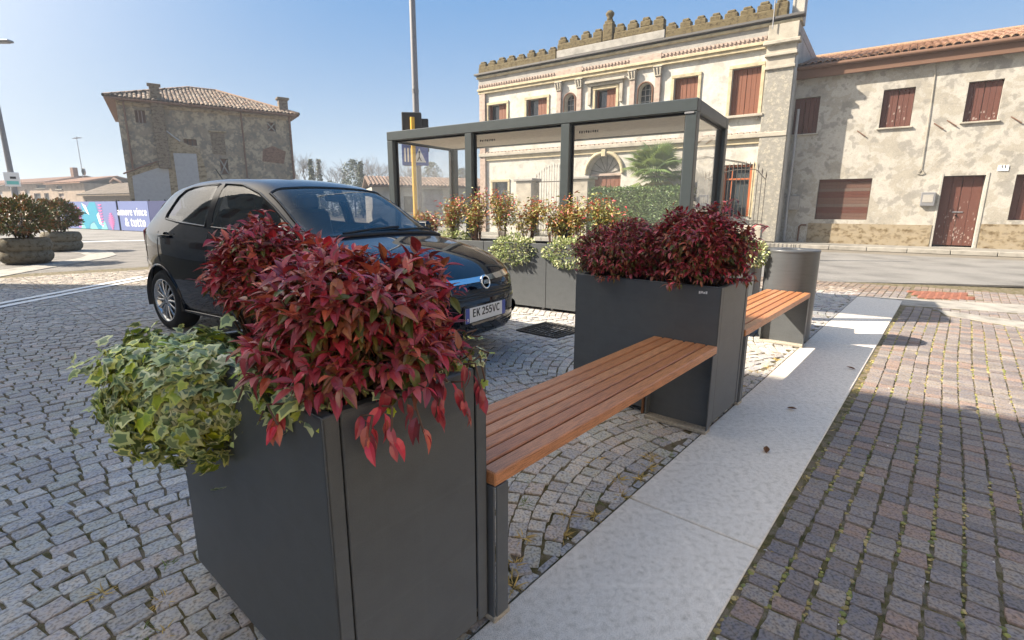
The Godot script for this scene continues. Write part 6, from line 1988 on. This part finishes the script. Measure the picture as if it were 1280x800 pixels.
# ------------------------------------------------------------------ leaves and plants
func leaf_mesh(l: float, w: float, fold: float, droop: float, rows: int) -> ArrayMesh:
	# a pointed blade along +x with a folded midrib; it bends down towards its tip
	var b := MB.new()
	var pt := func(t: float, s: float) -> Vector3:
		var hw := w * 0.5 * sin(PI * pow(t, 0.8)) * (1.0 if t < 1.0 else 0.0)
		return Vector3(l * t * (1.0 - 0.12 * droop * t), hw * fold * absf(s) - l * droop * t * t, hw * s)
	var n := rows + 1
	for i in n:
		var t0 := float(i) / n
		var t1 := float(i + 1) / n
		for s in [1, -1]:
			var a: Vector3 = pt.call(t0, 0.0)
			var c: Vector3 = pt.call(t1, 0.0)
			var d: Vector3 = pt.call(t1, float(s))
			var e: Vector3 = pt.call(t0, float(s))
			if i == 0:
				if s > 0: b.tri(a, d, c)
				else: b.tri(a, c, d)
			elif i == n - 1:
				if s > 0: b.tri(a, e, c)
				else: b.tri(a, c, e)
			else:
				if s > 0: b.quad(a, e, d, c)
				else: b.quad(a, c, d, e)
	return b.mesh()

func ivy_mesh(edge: Color, heart: Color, cup: float) -> ArrayMesh:
	var half := [[-0.12, 0.20], [-0.02, 0.44], [0.20, 0.39], [0.44, 0.52], [0.58, 0.27], [1.0, 0.0]]
	var o := [Vector2(0, 0)]
	for e in half: o.append(Vector2(e[0], e[1]))
	for i in range(half.size() - 2, -1, -1): o.append(Vector2(half[i][0], -half[i][1]))
	var b := MB.new()
	var h := func(p: Vector2) -> Vector3: return Vector3(p.x, -cup * (p.y * p.y * 1.2 + p.x * p.x * 0.35) + 0.10 * cup * absf(p.y), p.y)
	var c := Vector2(0.34, 0)
	var rim := []
	for e in o: rim.append(rng.randf_range(0.45, 0.9))
	var up := Vector3.UP
	for i in o.size():
		var j := (i + 1) % o.size()
		var pi: Vector2 = o[i]
		var pj: Vector2 = o[j]
		var qi: Vector2 = c + (pi - c) * rim[i]
		var qj: Vector2 = c + (pj - c) * rim[j]
		b.col = heart
		var k := b.vert(h.call(c), up)
		b.vert(h.call(qi), (up + Vector3(qi.x - 0.3, 0, qi.y) * 0.5).normalized()); b.vert(h.call(qj), (up + Vector3(qj.x - 0.3, 0, qj.y) * 0.5).normalized())
		b.face(k, k + 1, k + 2)
		b.col = edge
		k = b.vert(h.call(qi), (up + Vector3(qi.x - 0.3, 0, qi.y) * 0.6).normalized())
		b.vert(h.call(pi), (up + Vector3(pi.x - 0.3, 0, pi.y) * 0.8).normalized()); b.vert(h.call(pj), (up + Vector3(pj.x - 0.3, 0, pj.y) * 0.8).normalized()); b.vert(h.call(qj), (up + Vector3(qj.x - 0.3, 0, qj.y) * 0.6).normalized())
		b.face(k, k + 1, k + 2); b.face(k, k + 2, k + 3)
	return b.mesh()

func leaf_basis(dir: Vector3, spin: float) -> Basis:
	var x := dir.normalized()
	var z := x.cross(Vector3.UP)
	if z.length() < 0.05: z = Vector3.BACK
	z = z.normalized()
	var y := z.cross(x)
	var bs := Basis(x, y, z)
	return Basis(x, spin) * bs

func scatter(v: Node3D, leaves: Array, meshes: Array, mats: Array, shared: Material, tones: Array, parts: int) -> void:
	# leaves: [transform in v's frame, mesh index, tone index]; the nearest ones become single parts
	var eye := v.global_transform.affine_inverse() * EYE
	leaves.sort_custom(func(p, q): return p[0].origin.distance_squared_to(eye) < q[0].origin.distance_squared_to(eye))
	var xfs := []
	var cols := []
	for m in meshes:
		xfs.append([]); cols.append([])
	for i in leaves.size():
		var e: Array = leaves[i]
		if i < parts:
			var o := part(v, "leaf", meshes[e[1]], mats[e[2]])
			o.transform = e[0]
		else:
			xfs[e[1]].append(e[0])
			var c: Color = tones[e[2]]
			cols[e[1]].append(Color(c.r, c.g, c.b) * rng.randf_range(0.85, 1.15))
	for k in meshes.size(): copies(v, "further_leaves", meshes[k], shared, xfs[k], cols[k])

func red_shrub(v: Node3D, c: Vector3, r: Vector3, sprigs: int, size: float, parts: int, mix: Array, floor_y: float) -> void:
	var meshes := [leaf_mesh(1.0, 0.44, 0.4, 0.42, 5), leaf_mesh(1.0, 0.48, 0.35, 0.7, 5), leaf_mesh(1.0, 0.38, 0.5, 0.25, 5)]
	var mats := []
	for k in 10: mats.append(M["red_leaf_%d" % k])
	var leaves := []
	var stems := MB.new()
	var ph := rng.randf_range(0, 6)
	for i in sprigs:
		var d := Vector3(rng.randfn(0, 1), rng.randfn(0.25, 0.9), rng.randfn(0, 1)).normalized()
		if d.y < -0.35: d.y = -d.y
		var lump := 0.86 + 0.17 * sin(d.x * 5.0 + ph) * cos(d.z * 4.5 + ph) + 0.09 * sin(d.y * 8 + ph * 2) + (0.16 if rng.randf() < 0.035 else 0.0)
		var p := c + d * r * lump * (1.0 - 0.5 * pow(rng.randf(), 1.8))
		if p.y < floor_y:
			if rng.randf() < 0.6: continue
			p.y = floor_y + rng.randf() * 0.06
		var ax := (d * 0.8 + Vector3(0, 0.5, 0) + Vector3(rng.randfn(0, 0.3), rng.randfn(0, 0.2), rng.randfn(0, 0.3))).normalized()
		var side := ax.cross(Vector3(0.3, 1, 0.2)).normalized()
		var nl := rng.randi_range(6, 9)
		for k in nl:
			var f := float(k) / (nl - 1)
			var a := k * 2.4 + rng.randf_range(-0.4, 0.4)
			var out := side.rotated(ax, a)
			var dir := (out * (1.0 - 0.45 * f) + ax * (0.15 + 0.75 * f) + Vector3(0, rng.randf_range(-0.55, 0.15), 0)).normalized()
			var bs := leaf_basis(dir, rng.randf_range(-0.5, 0.5)) * (size * rng.randf_range(0.5, 1.25))
			var tone := 0
			if f < 0.5 and rng.randf() < mix[0]: tone = [7, 8, 6][rng.randi_range(0, 2)]
			elif rng.randf() < mix[1]: tone = [5, 2, 6][rng.randi_range(0, 2)]
			elif rng.randf() < 0.035: tone = 9
			else: tone = [0, 1, 4, 3, 0, 2][rng.randi_range(0, 5)]
			leaves.append([Transform3D(bs, p + ax * (f - 0.7) * size * 1.3), rng.randi_range(0, 2), tone])
		if i % 4 == 0:
			var root := Vector3(c.x + (p.x - c.x) * 0.3, floor_y - 0.06, c.z + (p.z - c.z) * 0.3)
			stems.tube([root, root.lerp(p, 0.5) + Vector3(0, 0.04, 0), p], 0.004, 4, 0.002)
	scatter(v, leaves, meshes, mats, M.leaf_tinted, T.reds, parts)
	part(v, "stem", stems, M.twig)

func ivy(v: Node3D, c: Vector3, r: Vector3, count: int, size: float, parts: int, strands: Array, drop := 0.0) -> void:
	var cream := Color(0.52, 0.53, 0.27)
	var meshes := [ivy_mesh(cream, Color(0.15, 0.205, 0.11), 0.35), ivy_mesh(Color(0.40, 0.45, 0.19), Color(0.18, 0.23, 0.10), 0.55), ivy_mesh(Color(0.42, 0.46, 0.07), Color(0.30, 0.37, 0.045), 0.3), ivy_mesh(Color(0.34, 0.37, 0.17), Color(0.10, 0.155, 0.08), 0.45), ivy_mesh(cream, Color(0.17, 0.22, 0.13), 0.6), ivy_mesh(Color(0.58, 0.58, 0.36), Color(0.16, 0.20, 0.09), 0.25)]
	var mats := []
	for k in 5: mats.append(M["ivy_leaf_%d" % k])
	var leaves := []
	var ph := rng.randf_range(0, 6)
	var put := func(p: Vector3, n: Vector3, sc: float) -> void:
		var dn := Vector3.DOWN - n * Vector3.DOWN.dot(n)
		var dir := (dn + Vector3(rng.randfn(0, 0.55), rng.randfn(0, 0.3), rng.randfn(0, 0.55))).normalized()
		var nn := (n + Vector3(rng.randfn(0, 0.32), rng.randfn(0.15, 0.3), rng.randfn(0, 0.32))).normalized()
		var z := dir.cross(nn).normalized()
		nn = z.cross(dir)
		var q := rng.randf()
		leaves.append([Transform3D(Basis(dir, nn, z) * (size * sc * rng.randf_range(0.4, 1.35)), p), (0 if q < 0.24 else (1 if q < 0.42 else (2 if q < 0.56 else (3 if q < 0.68 else (4 if q < 0.86 else 5))))), rng.randi_range(0, 4) if rng.randf() > 0.3 else 0])
	for i in count:
		var d := Vector3(rng.randfn(0, 1), rng.randfn(0.1, 0.9), rng.randfn(0, 1)).normalized()
		var lump := 0.84 + 0.22 * sin(d.x * 5.5 + ph) * cos(d.z * 5.0 - ph) + 0.12 * sin(d.y * 9.0 + ph) + (rng.randf_range(0.08, 0.3) if rng.randf() < 0.05 else 0.0)
		var p := c + d * r * lump * (1.0 - 0.42 * pow(rng.randf(), 2.0))
		put.call(p, (d / r).normalized(), 1.0)
	var stems := MB.new()
	for s in strands:
		var a: Vector3 = s[0]
		var e: Vector3 = s[1]
		var n := int(s[2])
		var pts := []
		for k in n:
			var t := float(k) / (n - 1)
			var p: Vector3 = a.lerp(e, t) + Vector3(0, 0.06 * sin(PI * t), 0) + Vector3(rng.randfn(0, 0.008), rng.randfn(0, 0.008), rng.randfn(0, 0.008))
			pts.append(p)
			put.call(p, ((e - a).cross(Vector3.UP).normalized() * rng.randf_range(-0.6, 0.6) + Vector3(0, 0.7, 0) + (e - a).normalized() * 0.5).normalized(), 0.72)
		stems.tube(pts, 0.0025, 4)
	for i in 14:
		var a := i * 0.45
		stems.tube([c + Vector3(cos(a) * r.x * 0.2, -r.y * 0.3, sin(a) * r.z * 0.2), c + Vector3(cos(a) * r.x * 0.45, r.y * 0.35, sin(a) * r.z * 0.45), c + Vector3(cos(a) * r.x * 0.6, -r.y * 0.1, sin(a) * r.z * 0.6)], 0.003, 4)
	scatter(v, leaves, meshes, mats, M.leaf_tinted, T.ivies, parts)
	part(v, "stem", stems, M.twig)

func L(a: float, b: float, y: float) -> Vector3: return Vector3(a, y, -b)   # bench-row coordinates as local ones

func plants() -> void:
	# ---- foreground planter
	var at := ab(0.66, 1.06, 0.74)
	var v := thing("red_shrub", "big crimson dwarf nandina spilling over the front corner of the foreground planter", "shrub", at, TURN_BENCH, "red dwarf shrubs")
	red_shrub(v, Vector3(0, 0.16, 0), Vector3(0.245, 0.235, 0.26), 1000, 0.043, 300, [0.8, 0.26], 0.03)
	# shoots hanging over the rim on the viewer's side
	hanging(v, [Vector3(-0.02, 0.06, 0.20), Vector3(0.06, 0.07, 0.21), Vector3(0.12, 0.06, 0.21), Vector3(-0.12, 0.05, 0.20), Vector3(-0.2, 0.06, 0.05), Vector3(0.17, 0.09, 0.2), Vector3(-0.08, 0.06, 0.21)])
	v = thing("red_shrub", "smaller red dwarf nandina at the back of the foreground planter, against the car", "shrub", ab(0.715, 1.63, 0.74), TURN_BENCH, "red dwarf shrubs")
	red_shrub(v, Vector3(0, 0.22, 0), Vector3(0.17, 0.21, 0.205), 620, 0.037, 300, [0.75, 0.2], 0.03)
	v = thing("trailing_ivy", "thick variegated ivy hanging over the left corner of the foreground planter", "ivy", ab(0.44, 1.56, 0.69), TURN_BENCH, "variegated ivies")
	ivy(v, Vector3(0, 0.02, 0), Vector3(0.21, 0.18, 0.31), 4200, 0.037, 300, [])
	v = thing("trailing_ivy", "small variegated ivy shoots below the red shrub on the planter front rim", "ivy", ab(0.47, 1.02, 0.80), TURN_BENCH, "variegated ivies")
	ivy(v, Vector3(0.02, -0.01, -0.08), Vector3(0.055, 0.06, 0.22), 260, 0.04, 160, [[Vector3(0.0, 0.0, 0.0), Vector3(-0.03, -0.07, -0.1), 6], [Vector3(0.02, 0.0, 0.1), Vector3(0.12, -0.01, 0.17), 7], [Vector3(0.0, 0.01, -0.1), Vector3(-0.03, -0.05, -0.2), 6], [Vector3(0.2, 0.02, 0.13), Vector3(0.3, -0.01, 0.16), 6]])
	v = thing("trailing_ivy", "thin pale ivy sprays at the bench end of the foreground planter", "ivy", ab(0.90, 0.93, 0.80), TURN_BENCH, "variegated ivies")
	ivy(v, Vector3(-0.02, 0.0, 0.0), Vector3(0.04, 0.03, 0.04), 22, 0.03, 22, [[Vector3(-0.03, 0, 0.0), Vector3(0.045, 0.055, 0.02), 8], [Vector3(-0.03, 0, 0.02), Vector3(0.04, 0.0, 0.055), 8], [Vector3(-0.03, 0, 0.03), Vector3(-0.0, -0.06, 0.06), 8]])
	# ---- planter between the benches
	v = thing("red_shrub", "dense dark burgundy shrub in the right half of the middle planter", "shrub", ab(2.95, 1.10, 0.74), TURN_BENCH, "red dwarf shrubs")
	red_shrub(v, Vector3(0.0, 0.18, 0), Vector3(0.33, 0.31, 0.34), 1500, 0.037, 0, [0.85, 0.4], 0.05)
	hanging2(v)
	v = thing("red_shrub", "browner low shrub in the left half of the middle planter", "shrub", ab(2.95, 1.55, 0.74), TURN_BENCH, "red dwarf shrubs")
	red_shrub(v, Vector3(-0.02, 0.14, 0), Vector3(0.32, 0.25, 0.37), 1400, 0.031, 0, [0.9, 0.5], 0.05)
	# ---- shelter row: upright nandinas and pale mounds
	var spots := [[-5.12, 0.36, 0, "thin red upright nandina behind the car windscreen corner"], [-4.66, 0.50, 1, "tall red-tipped nandina left of the second shelter post"], [-4.22, 0.58, 2, "full yellow-green and red nandina by the second shelter post"], [-3.80, 0.56, 2, "bright red-topped nandina right of the second shelter post"], [-3.40, 0.52, 1, "reddish nandina in the middle of the shelter glass"], [-3.02, 0.50, 1, "sparse nandina left of the third shelter post"], [-2.72, 0.52, 2, "nandina at the third shelter post above the ivy mound"], [-2.36, 0.50, 2, "red-tipped nandina right of the third shelter post"]]
	for e in spots:
		v = thing("upright_nandina", e[3], "shrub", sh(e[0], 5.53, 0.74), 0, "nandinas along the shelter")
		var leaves := []
		var stems := MB.new()
		for i in 12:
			var a := rng.randf_range(0, TAU)
			var hh: float = e[1] * rng.randf_range(0.65, 1.18)
			var top := Vector3(cos(a) * rng.randf_range(0.06, 0.24), hh, sin(a) * rng.randf_range(0.05, 0.17))
			stems.tube([Vector3(cos(a) * 0.05, 0, sin(a) * 0.05), top * Vector3(0.5, 0.6, 0.5), top], 0.006, 5, 0.003)
			for k in 85:
				var f := pow(rng.randf(), 0.7)
				var p: Vector3 = top * Vector3(1, 0, 1) * f + Vector3(0, hh * (0.45 + 0.6 * f), 0) + Vector3(rng.randfn(0, 0.055), rng.randfn(0, 0.045), rng.randfn(0, 0.055))
				var dir := Vector3(rng.randfn(0, 1), rng.randf_range(-0.7, 0.5), rng.randfn(0, 1)).normalized()
				var tone := 8
				var q := rng.randf()
				if (f > 0.8 and q < 0.5) or (e[2] == 0 and q < 0.6): tone = [1, 3, 6][rng.randi_range(0, 2)]
				elif q < 0.16: tone = [3, 6, 4][rng.randi_range(0, 2)]
				elif q < 0.55: tone = 7
				leaves.append([Transform3D(leaf_basis(dir, rng.randf_range(-1, 1)) * rng.randf_range(0.036, 0.062), p), 0, tone])
		var tones: Array = T.reds.duplicate()
		tones[7] = Color(0.36, 0.27, 0.07); tones[8] = Color(0.26, 0.27, 0.07); tones[6] = Color(0.38, 0.17, 0.06); tones[3] = Color(0.42, 0.12, 0.06)
		scatter(v, leaves, [leaf_mesh(1.0, 0.34, 0.3, 0.3, 2)], [], M.leaf_tinted, tones, 0)
		part(v, "stem", stems, M.twig)
	for e in [[-3.46, 0.36, "left pale cream-edged mound hanging over the shelter planter beside the car"], [-2.66, 0.46, "broad pale cream-edged mound hanging over the shelter planter by the bench planter"], [-4.55, 0.28, "pale low mound along the shelter planter behind the bonnet"], [-0.80, 0.22, "pale green mound trailing at the right end of the shelter row"], [-2.05, 0.28, "yellow-green mound behind the browner red shrub"]]:
		var hang: bool = e[0] > -4 and e[0] < -2.2
		v = thing("pale_mound_plant", e[2], "shrub", sh(e[0], 5.30 if hang or e[0] > -1 else 5.45, 0.74), TURN_SHELTER, "pale mounds along the shelter")
		var leaves := []
		var cnt := 2000 if hang else 900
		for i in cnt:
			var d := Vector3(rng.randfn(0, 1), rng.randfn(0, 0.9), rng.randfn(0, 1)).normalized()
			var lump := 0.86 + 0.14 * sin(d.x * 6 + e[0] * 5) * cos(d.y * 6)
			var rr := Vector3(e[1], 0.22 if hang else 0.15, 0.17)
			var p: Vector3 = Vector3(0, -0.04 if hang else 0.05, 0) + d * rr * lump * (1.0 - 0.35 * pow(rng.randf(), 2.0))
			var dir := (d + Vector3(rng.randfn(0, 0.5), rng.randfn(0, 0.5), rng.randfn(0, 0.5))).normalized()
			leaves.append([Transform3D(leaf_basis(dir, rng.randf_range(0, TAU)) * rng.randf_range(0.026, 0.042), p), 0, rng.randi_range(0, 3)])
		var tones := [Color(0.48, 0.50, 0.26), Color(0.36, 0.42, 0.17), Color(0.20, 0.27, 0.09), Color(0.58, 0.58, 0.35)] if e[0] != -2.05 else [Color(0.45, 0.42, 0.06), Color(0.36, 0.34, 0.05), Color(0.28, 0.30, 0.06), Color(0.5, 0.46, 0.1)]
		scatter(v, leaves, [leaf_mesh(1.0, 0.55, 0.25, 0.2, 2)], [], M.leaf_tinted, tones, 0)
		var stems := MB.new()
		for i in 6: stems.tube([Vector3(0, -0.02, -0.02), Vector3(cos(i) * e[1] * 0.4, 0.05, 0.05), Vector3(cos(i) * e[1] * 0.7, -0.05, 0.08)], 0.004, 4)
		part(v, "stem", stems, M.twig)

func hanging(v: Node3D, roots: Array) -> void:
	var meshes := [leaf_mesh(1.0, 0.40, 0.35, 0.3, 4), leaf_mesh(1.0, 0.44, 0.3, 0.45, 4)]
	for r in roots:
		var outw := Vector3(0, 0, 1) if r.z > 0.1 else Vector3(-1, 0, 0)
		var e: Vector3 = r + outw * rng.randf_range(0.03, 0.06) + Vector3(rng.randfn(0, 0.01), rng.randf_range(-0.09, -0.03), rng.randfn(0, 0.01))
		var sp := MB.new(); sp.tube([r, r + outw * 0.04 + Vector3(0, 0.01, 0), e], 0.003, 4); part(v, "stem", sp, M.twig)
		for k in 7:
			var t := k / 6.0
			var p: Vector3 = (r as Vector3).lerp(e, t) + outw * 0.015 * sin(PI * t)
			var dir := (outw * rng.randf_range(0.15, 0.6) + Vector3(rng.randfn(0, 0.45), -0.8, rng.randfn(0, 0.15))).normalized()
			var o := part(v, "leaf", meshes[k % 2], M["red_leaf_%d" % [0, 1, 3, 4, 9, 2, 1][rng.randi_range(0, 6)]])
			o.transform = Transform3D(leaf_basis(dir, rng.randf_range(-0.6, 0.6)) * rng.randf_range(0.04, 0.062), p)

func hanging2(v: Node3D) -> void:
	var mesh := leaf_mesh(1.0, 0.40, 0.35, 0.3, 4)
	var sp := MB.new()
	sp.tube([Vector3(0.15, 0.30, 0.15), Vector3(0.28, 0.38, 0.22), Vector3(0.36, 0.36, 0.27)], 0.003, 4)
	part(v, "stem", sp, M.twig)
	sp = MB.new(); sp.tube([Vector3(0.0, 0.40, 0.1), Vector3(0.06, 0.52, 0.16)], 0.003, 4)
	part(v, "stem", sp, M.twig)
	for e in [[0.30, 0.375, 0.235], [0.34, 0.365, 0.26], [0.36, 0.36, 0.27], [0.26, 0.36, 0.21], [0.05, 0.5, 0.15], [0.06, 0.52, 0.16], [0.04, 0.47, 0.13]]:
		for k in 2:
			var o := part(v, "leaf", mesh, M["red_leaf_%d" % [1, 4, 0][rng.randi_range(0, 2)]])
			o.transform = Transform3D(leaf_basis(Vector3(rng.randfn(0, 0.6), rng.randf_range(-0.9, 0.1), rng.randfn(0, 0.6)), rng.randf_range(-0.6, 0.6)) * rng.randf_range(0.04, 0.06), Vector3(e[0], e[1], e[2]))

# ------------------------------------------------------------------ what grows in the joints
func weeds() -> void:
	var blade := leaf_mesh(1.0, 0.085, 0.5, 0.5, 2)
	var clump := MB.new()
	for i in 6:
		var a := TAU * i / 6
		var a2 := TAU * (i + 1) / 6
		clump.tri(Vector3(0, 0.45, 0), Vector3(cos(a2) * 0.6, 0.28, -sin(a2) * 0.6), Vector3(cos(a) * 0.6, 0.28, -sin(a) * 0.6)) if false else clump.tri(Vector3(0, 0.45, 0), Vector3(cos(a) * 0.6, 0.28, -sin(a) * 0.6), Vector3(cos(a2) * 0.6, 0.28, -sin(a2) * 0.6))
		clump.quad(Vector3(cos(a) * 0.6, 0.28, -sin(a) * 0.6), Vector3(cos(a), -0.2, -sin(a)), Vector3(cos(a2), -0.2, -sin(a2)), Vector3(cos(a2) * 0.6, 0.28, -sin(a2) * 0.6))
	var cm := clump.mesh()
	var dry := Color(0.50, 0.36, 0.11)
	var green := Color(0.15, 0.20, 0.045)
	var moss := Color(0.17, 0.16, 0.035)
	var bx := []
	var bc := []
	var mx := []
	var mc := []
	var tuft := func(p: Vector3, s: float, c: Color, n: int) -> void:
		for k in n:
			var a := rng.randf_range(0, TAU)
			var d := Vector3(cos(a), rng.randf_range(0.25, 1.1), sin(a)).normalized()
			bx.append(Transform3D(leaf_basis(d, rng.randf_range(-1, 1)) * (s * rng.randf_range(0.5, 1.1)), p + Vector3(rng.randfn(0, 0.008), -0.012, rng.randfn(0, 0.008))))
			bc.append(c * rng.randf_range(0.7, 1.3))
	# tufts under and beside the near bench and by the foreground planter
	for e in [[1.18, 0.99, 0], [1.32, 1.06, 0], [1.42, 0.96, 0], [1.55, 1.02, 0], [1.62, 0.93, 0], [1.72, 0.99, 1], [1.8, 0.92, 0], [1.92, 1.0, 0], [2.0, 0.93, 0], [2.12, 0.94, 0], [2.22, 0.98, 0], [2.3, 0.93, 1], [2.5, 1.16, 1], [2.56, 1.2, 1], [2.45, 1.0, 1], [1.5, 1.2, 1], [1.62, 1.26, 1], [2.0, 1.16, 0], [1.1, 0.93, 0], [0.34, 1.72, 0], [0.26, 1.62, 1], [0.30, 1.55, 0], [0.22, 1.9, 0], [0.4, 1.9, 1], [0.12, 1.7, 1], [3.45, 0.95, 0], [3.6, 0.98, 0], [3.75, 0.94, 1], [4.0, 0.97, 0], [4.2, 0.94, 0], [4.45, 0.96, 0], [4.7, 1.0, 0]]:
		tuft.call(ab(e[0], e[1]), 0.058 if e[2] == 0 else 0.045, dry if e[2] == 0 else green, 46)
	for i in 260:
		var p := ab(rng.randf_range(0.0, 4.8), rng.randf_range(0.92, 3.2))
		if not sees(p, 10): continue
		tuft.call(p, rng.randf_range(0.015, 0.032), [dry, green, moss][rng.randi_range(0, 2)], 14)
	for i in 240:
		var p := ab(rng.randf_range(0.2, 5.0), 0.352 + rng.randfn(0, 0.012))
		tuft.call(p, rng.randf_range(0.012, 0.03), [dry, moss, dry][rng.randi_range(0, 2)], 14)
	var o := func(called: String, label: String, cat: String, mesh: Mesh, xs: Array, cs: Array) -> void:
		copies(self, called, mesh, M.leaf_matt, xs, cs)
		var n := get_node(called)
		n.set_meta("label", label); n.set_meta("category", cat)
	o.call("joint_weeds", "dry yellow and green weeds growing in the paving joints", "weeds", blade, bx, bc)
	# moss cushions along the row joints on the right, fewer among the grey setts
	for j in 48:
		var b0 := 0.352 - j * 0.0885
		for i in 330:
			var a := rng.randf_range(0.3, 7.5)
			if sin(a * 2.1 + j * 1.7) + sin(a * 5.3 - j) < -0.2: continue
			var p := ab(a, b0 + 0.012 * sin(a * 1.3 + j * 0.2) - a * 0.004 + rng.randfn(0, 0.004), -0.003)
			if not sees(p, 10): continue
			mx.append(Transform3D(Basis(Vector3.UP, rng.randf() * TAU) * Basis.from_scale(Vector3(1, 0.7, 1) * rng.randf_range(0.004, 0.0125)), p))
			mc.append([Color(0.22, 0.22, 0.05), Color(0.30, 0.24, 0.08), Color(0.13, 0.15, 0.04), Color(0.38, 0.30, 0.13)][rng.randi_range(0, 3)] * rng.randf_range(0.7, 1.2))
	for i in 3500:
		var p := ab(rng.randf_range(-0.6, 3.5), rng.randf_range(0.92, 5.0), -0.0095)
		if not sees(p, 10): continue
		mx.append(Transform3D(Basis(Vector3.UP, rng.randf() * TAU) * Basis.from_scale(Vector3(1.2, 0.7, 1.2) * rng.randf_range(0.005, 0.012)), p))
		mc.append([Color(0.11, 0.13, 0.03), Color(0.20, 0.17, 0.06), Color(0.07, 0.09, 0.025)][rng.randi_range(0, 2)] * rng.randf_range(0.7, 1.2))
	o.call("joint_moss", "moss and debris filling the joints between the paving stones", "moss", cm, mx, mc)
	# pale grit
	var gx := []
	var gc := []
	for i in 260:
		var p := ab(rng.randf_range(0.3, 5.0), 0.352 - rng.randi_range(0, 36) * 0.0885 + rng.randfn(0, 0.01), -0.004)
		if not sees(p, 10): continue
		gx.append(Transform3D(Basis.from_euler(Vector3(rng.randf(), rng.randf() * 6, rng.randf())) * Basis.from_scale(Vector3(1, 0.8, 0.7) * rng.randf_range(0.003, 0.008)), p)); gc.append(Color(0.6, 0.58, 0.52))
	for i in 40:
		var p := ab(rng.randf_range(0.3, 3.0), rng.randf_range(0.88, 2.4), -0.003)
		gx.append(Transform3D(Basis.from_euler(Vector3(rng.randf(), rng.randf() * 6, rng.randf())) * Basis.from_scale(Vector3(1, 0.8, 0.7) * rng.randf_range(0.003, 0.007)), p)); gc.append(Color(0.6, 0.58, 0.52))
	o.call("joint_grit", "tiny pale stone chips lying in the paving joints", "grit", cm, gx, gc)
	# a few dead leaves on the strip
	for e in [[3.35, 0.62, "curled brown dead leaf on the pale strip near the middle planter"], [4.55, 0.41, "brown twisted dead leaf at the right edge of the pale strip"], [2.62, 0.55, "small dark dead leaf on the pale strip below the middle planter"]]:
		var dl := thing("dead_leaf", e[2], "leaf", ab(e[0], e[1], 0.008), rng.randf() * 6)
		part(dl, "blade", leaf_mesh(0.06, 0.03, 0.6, -0.2, 4), M.rusty_metal)
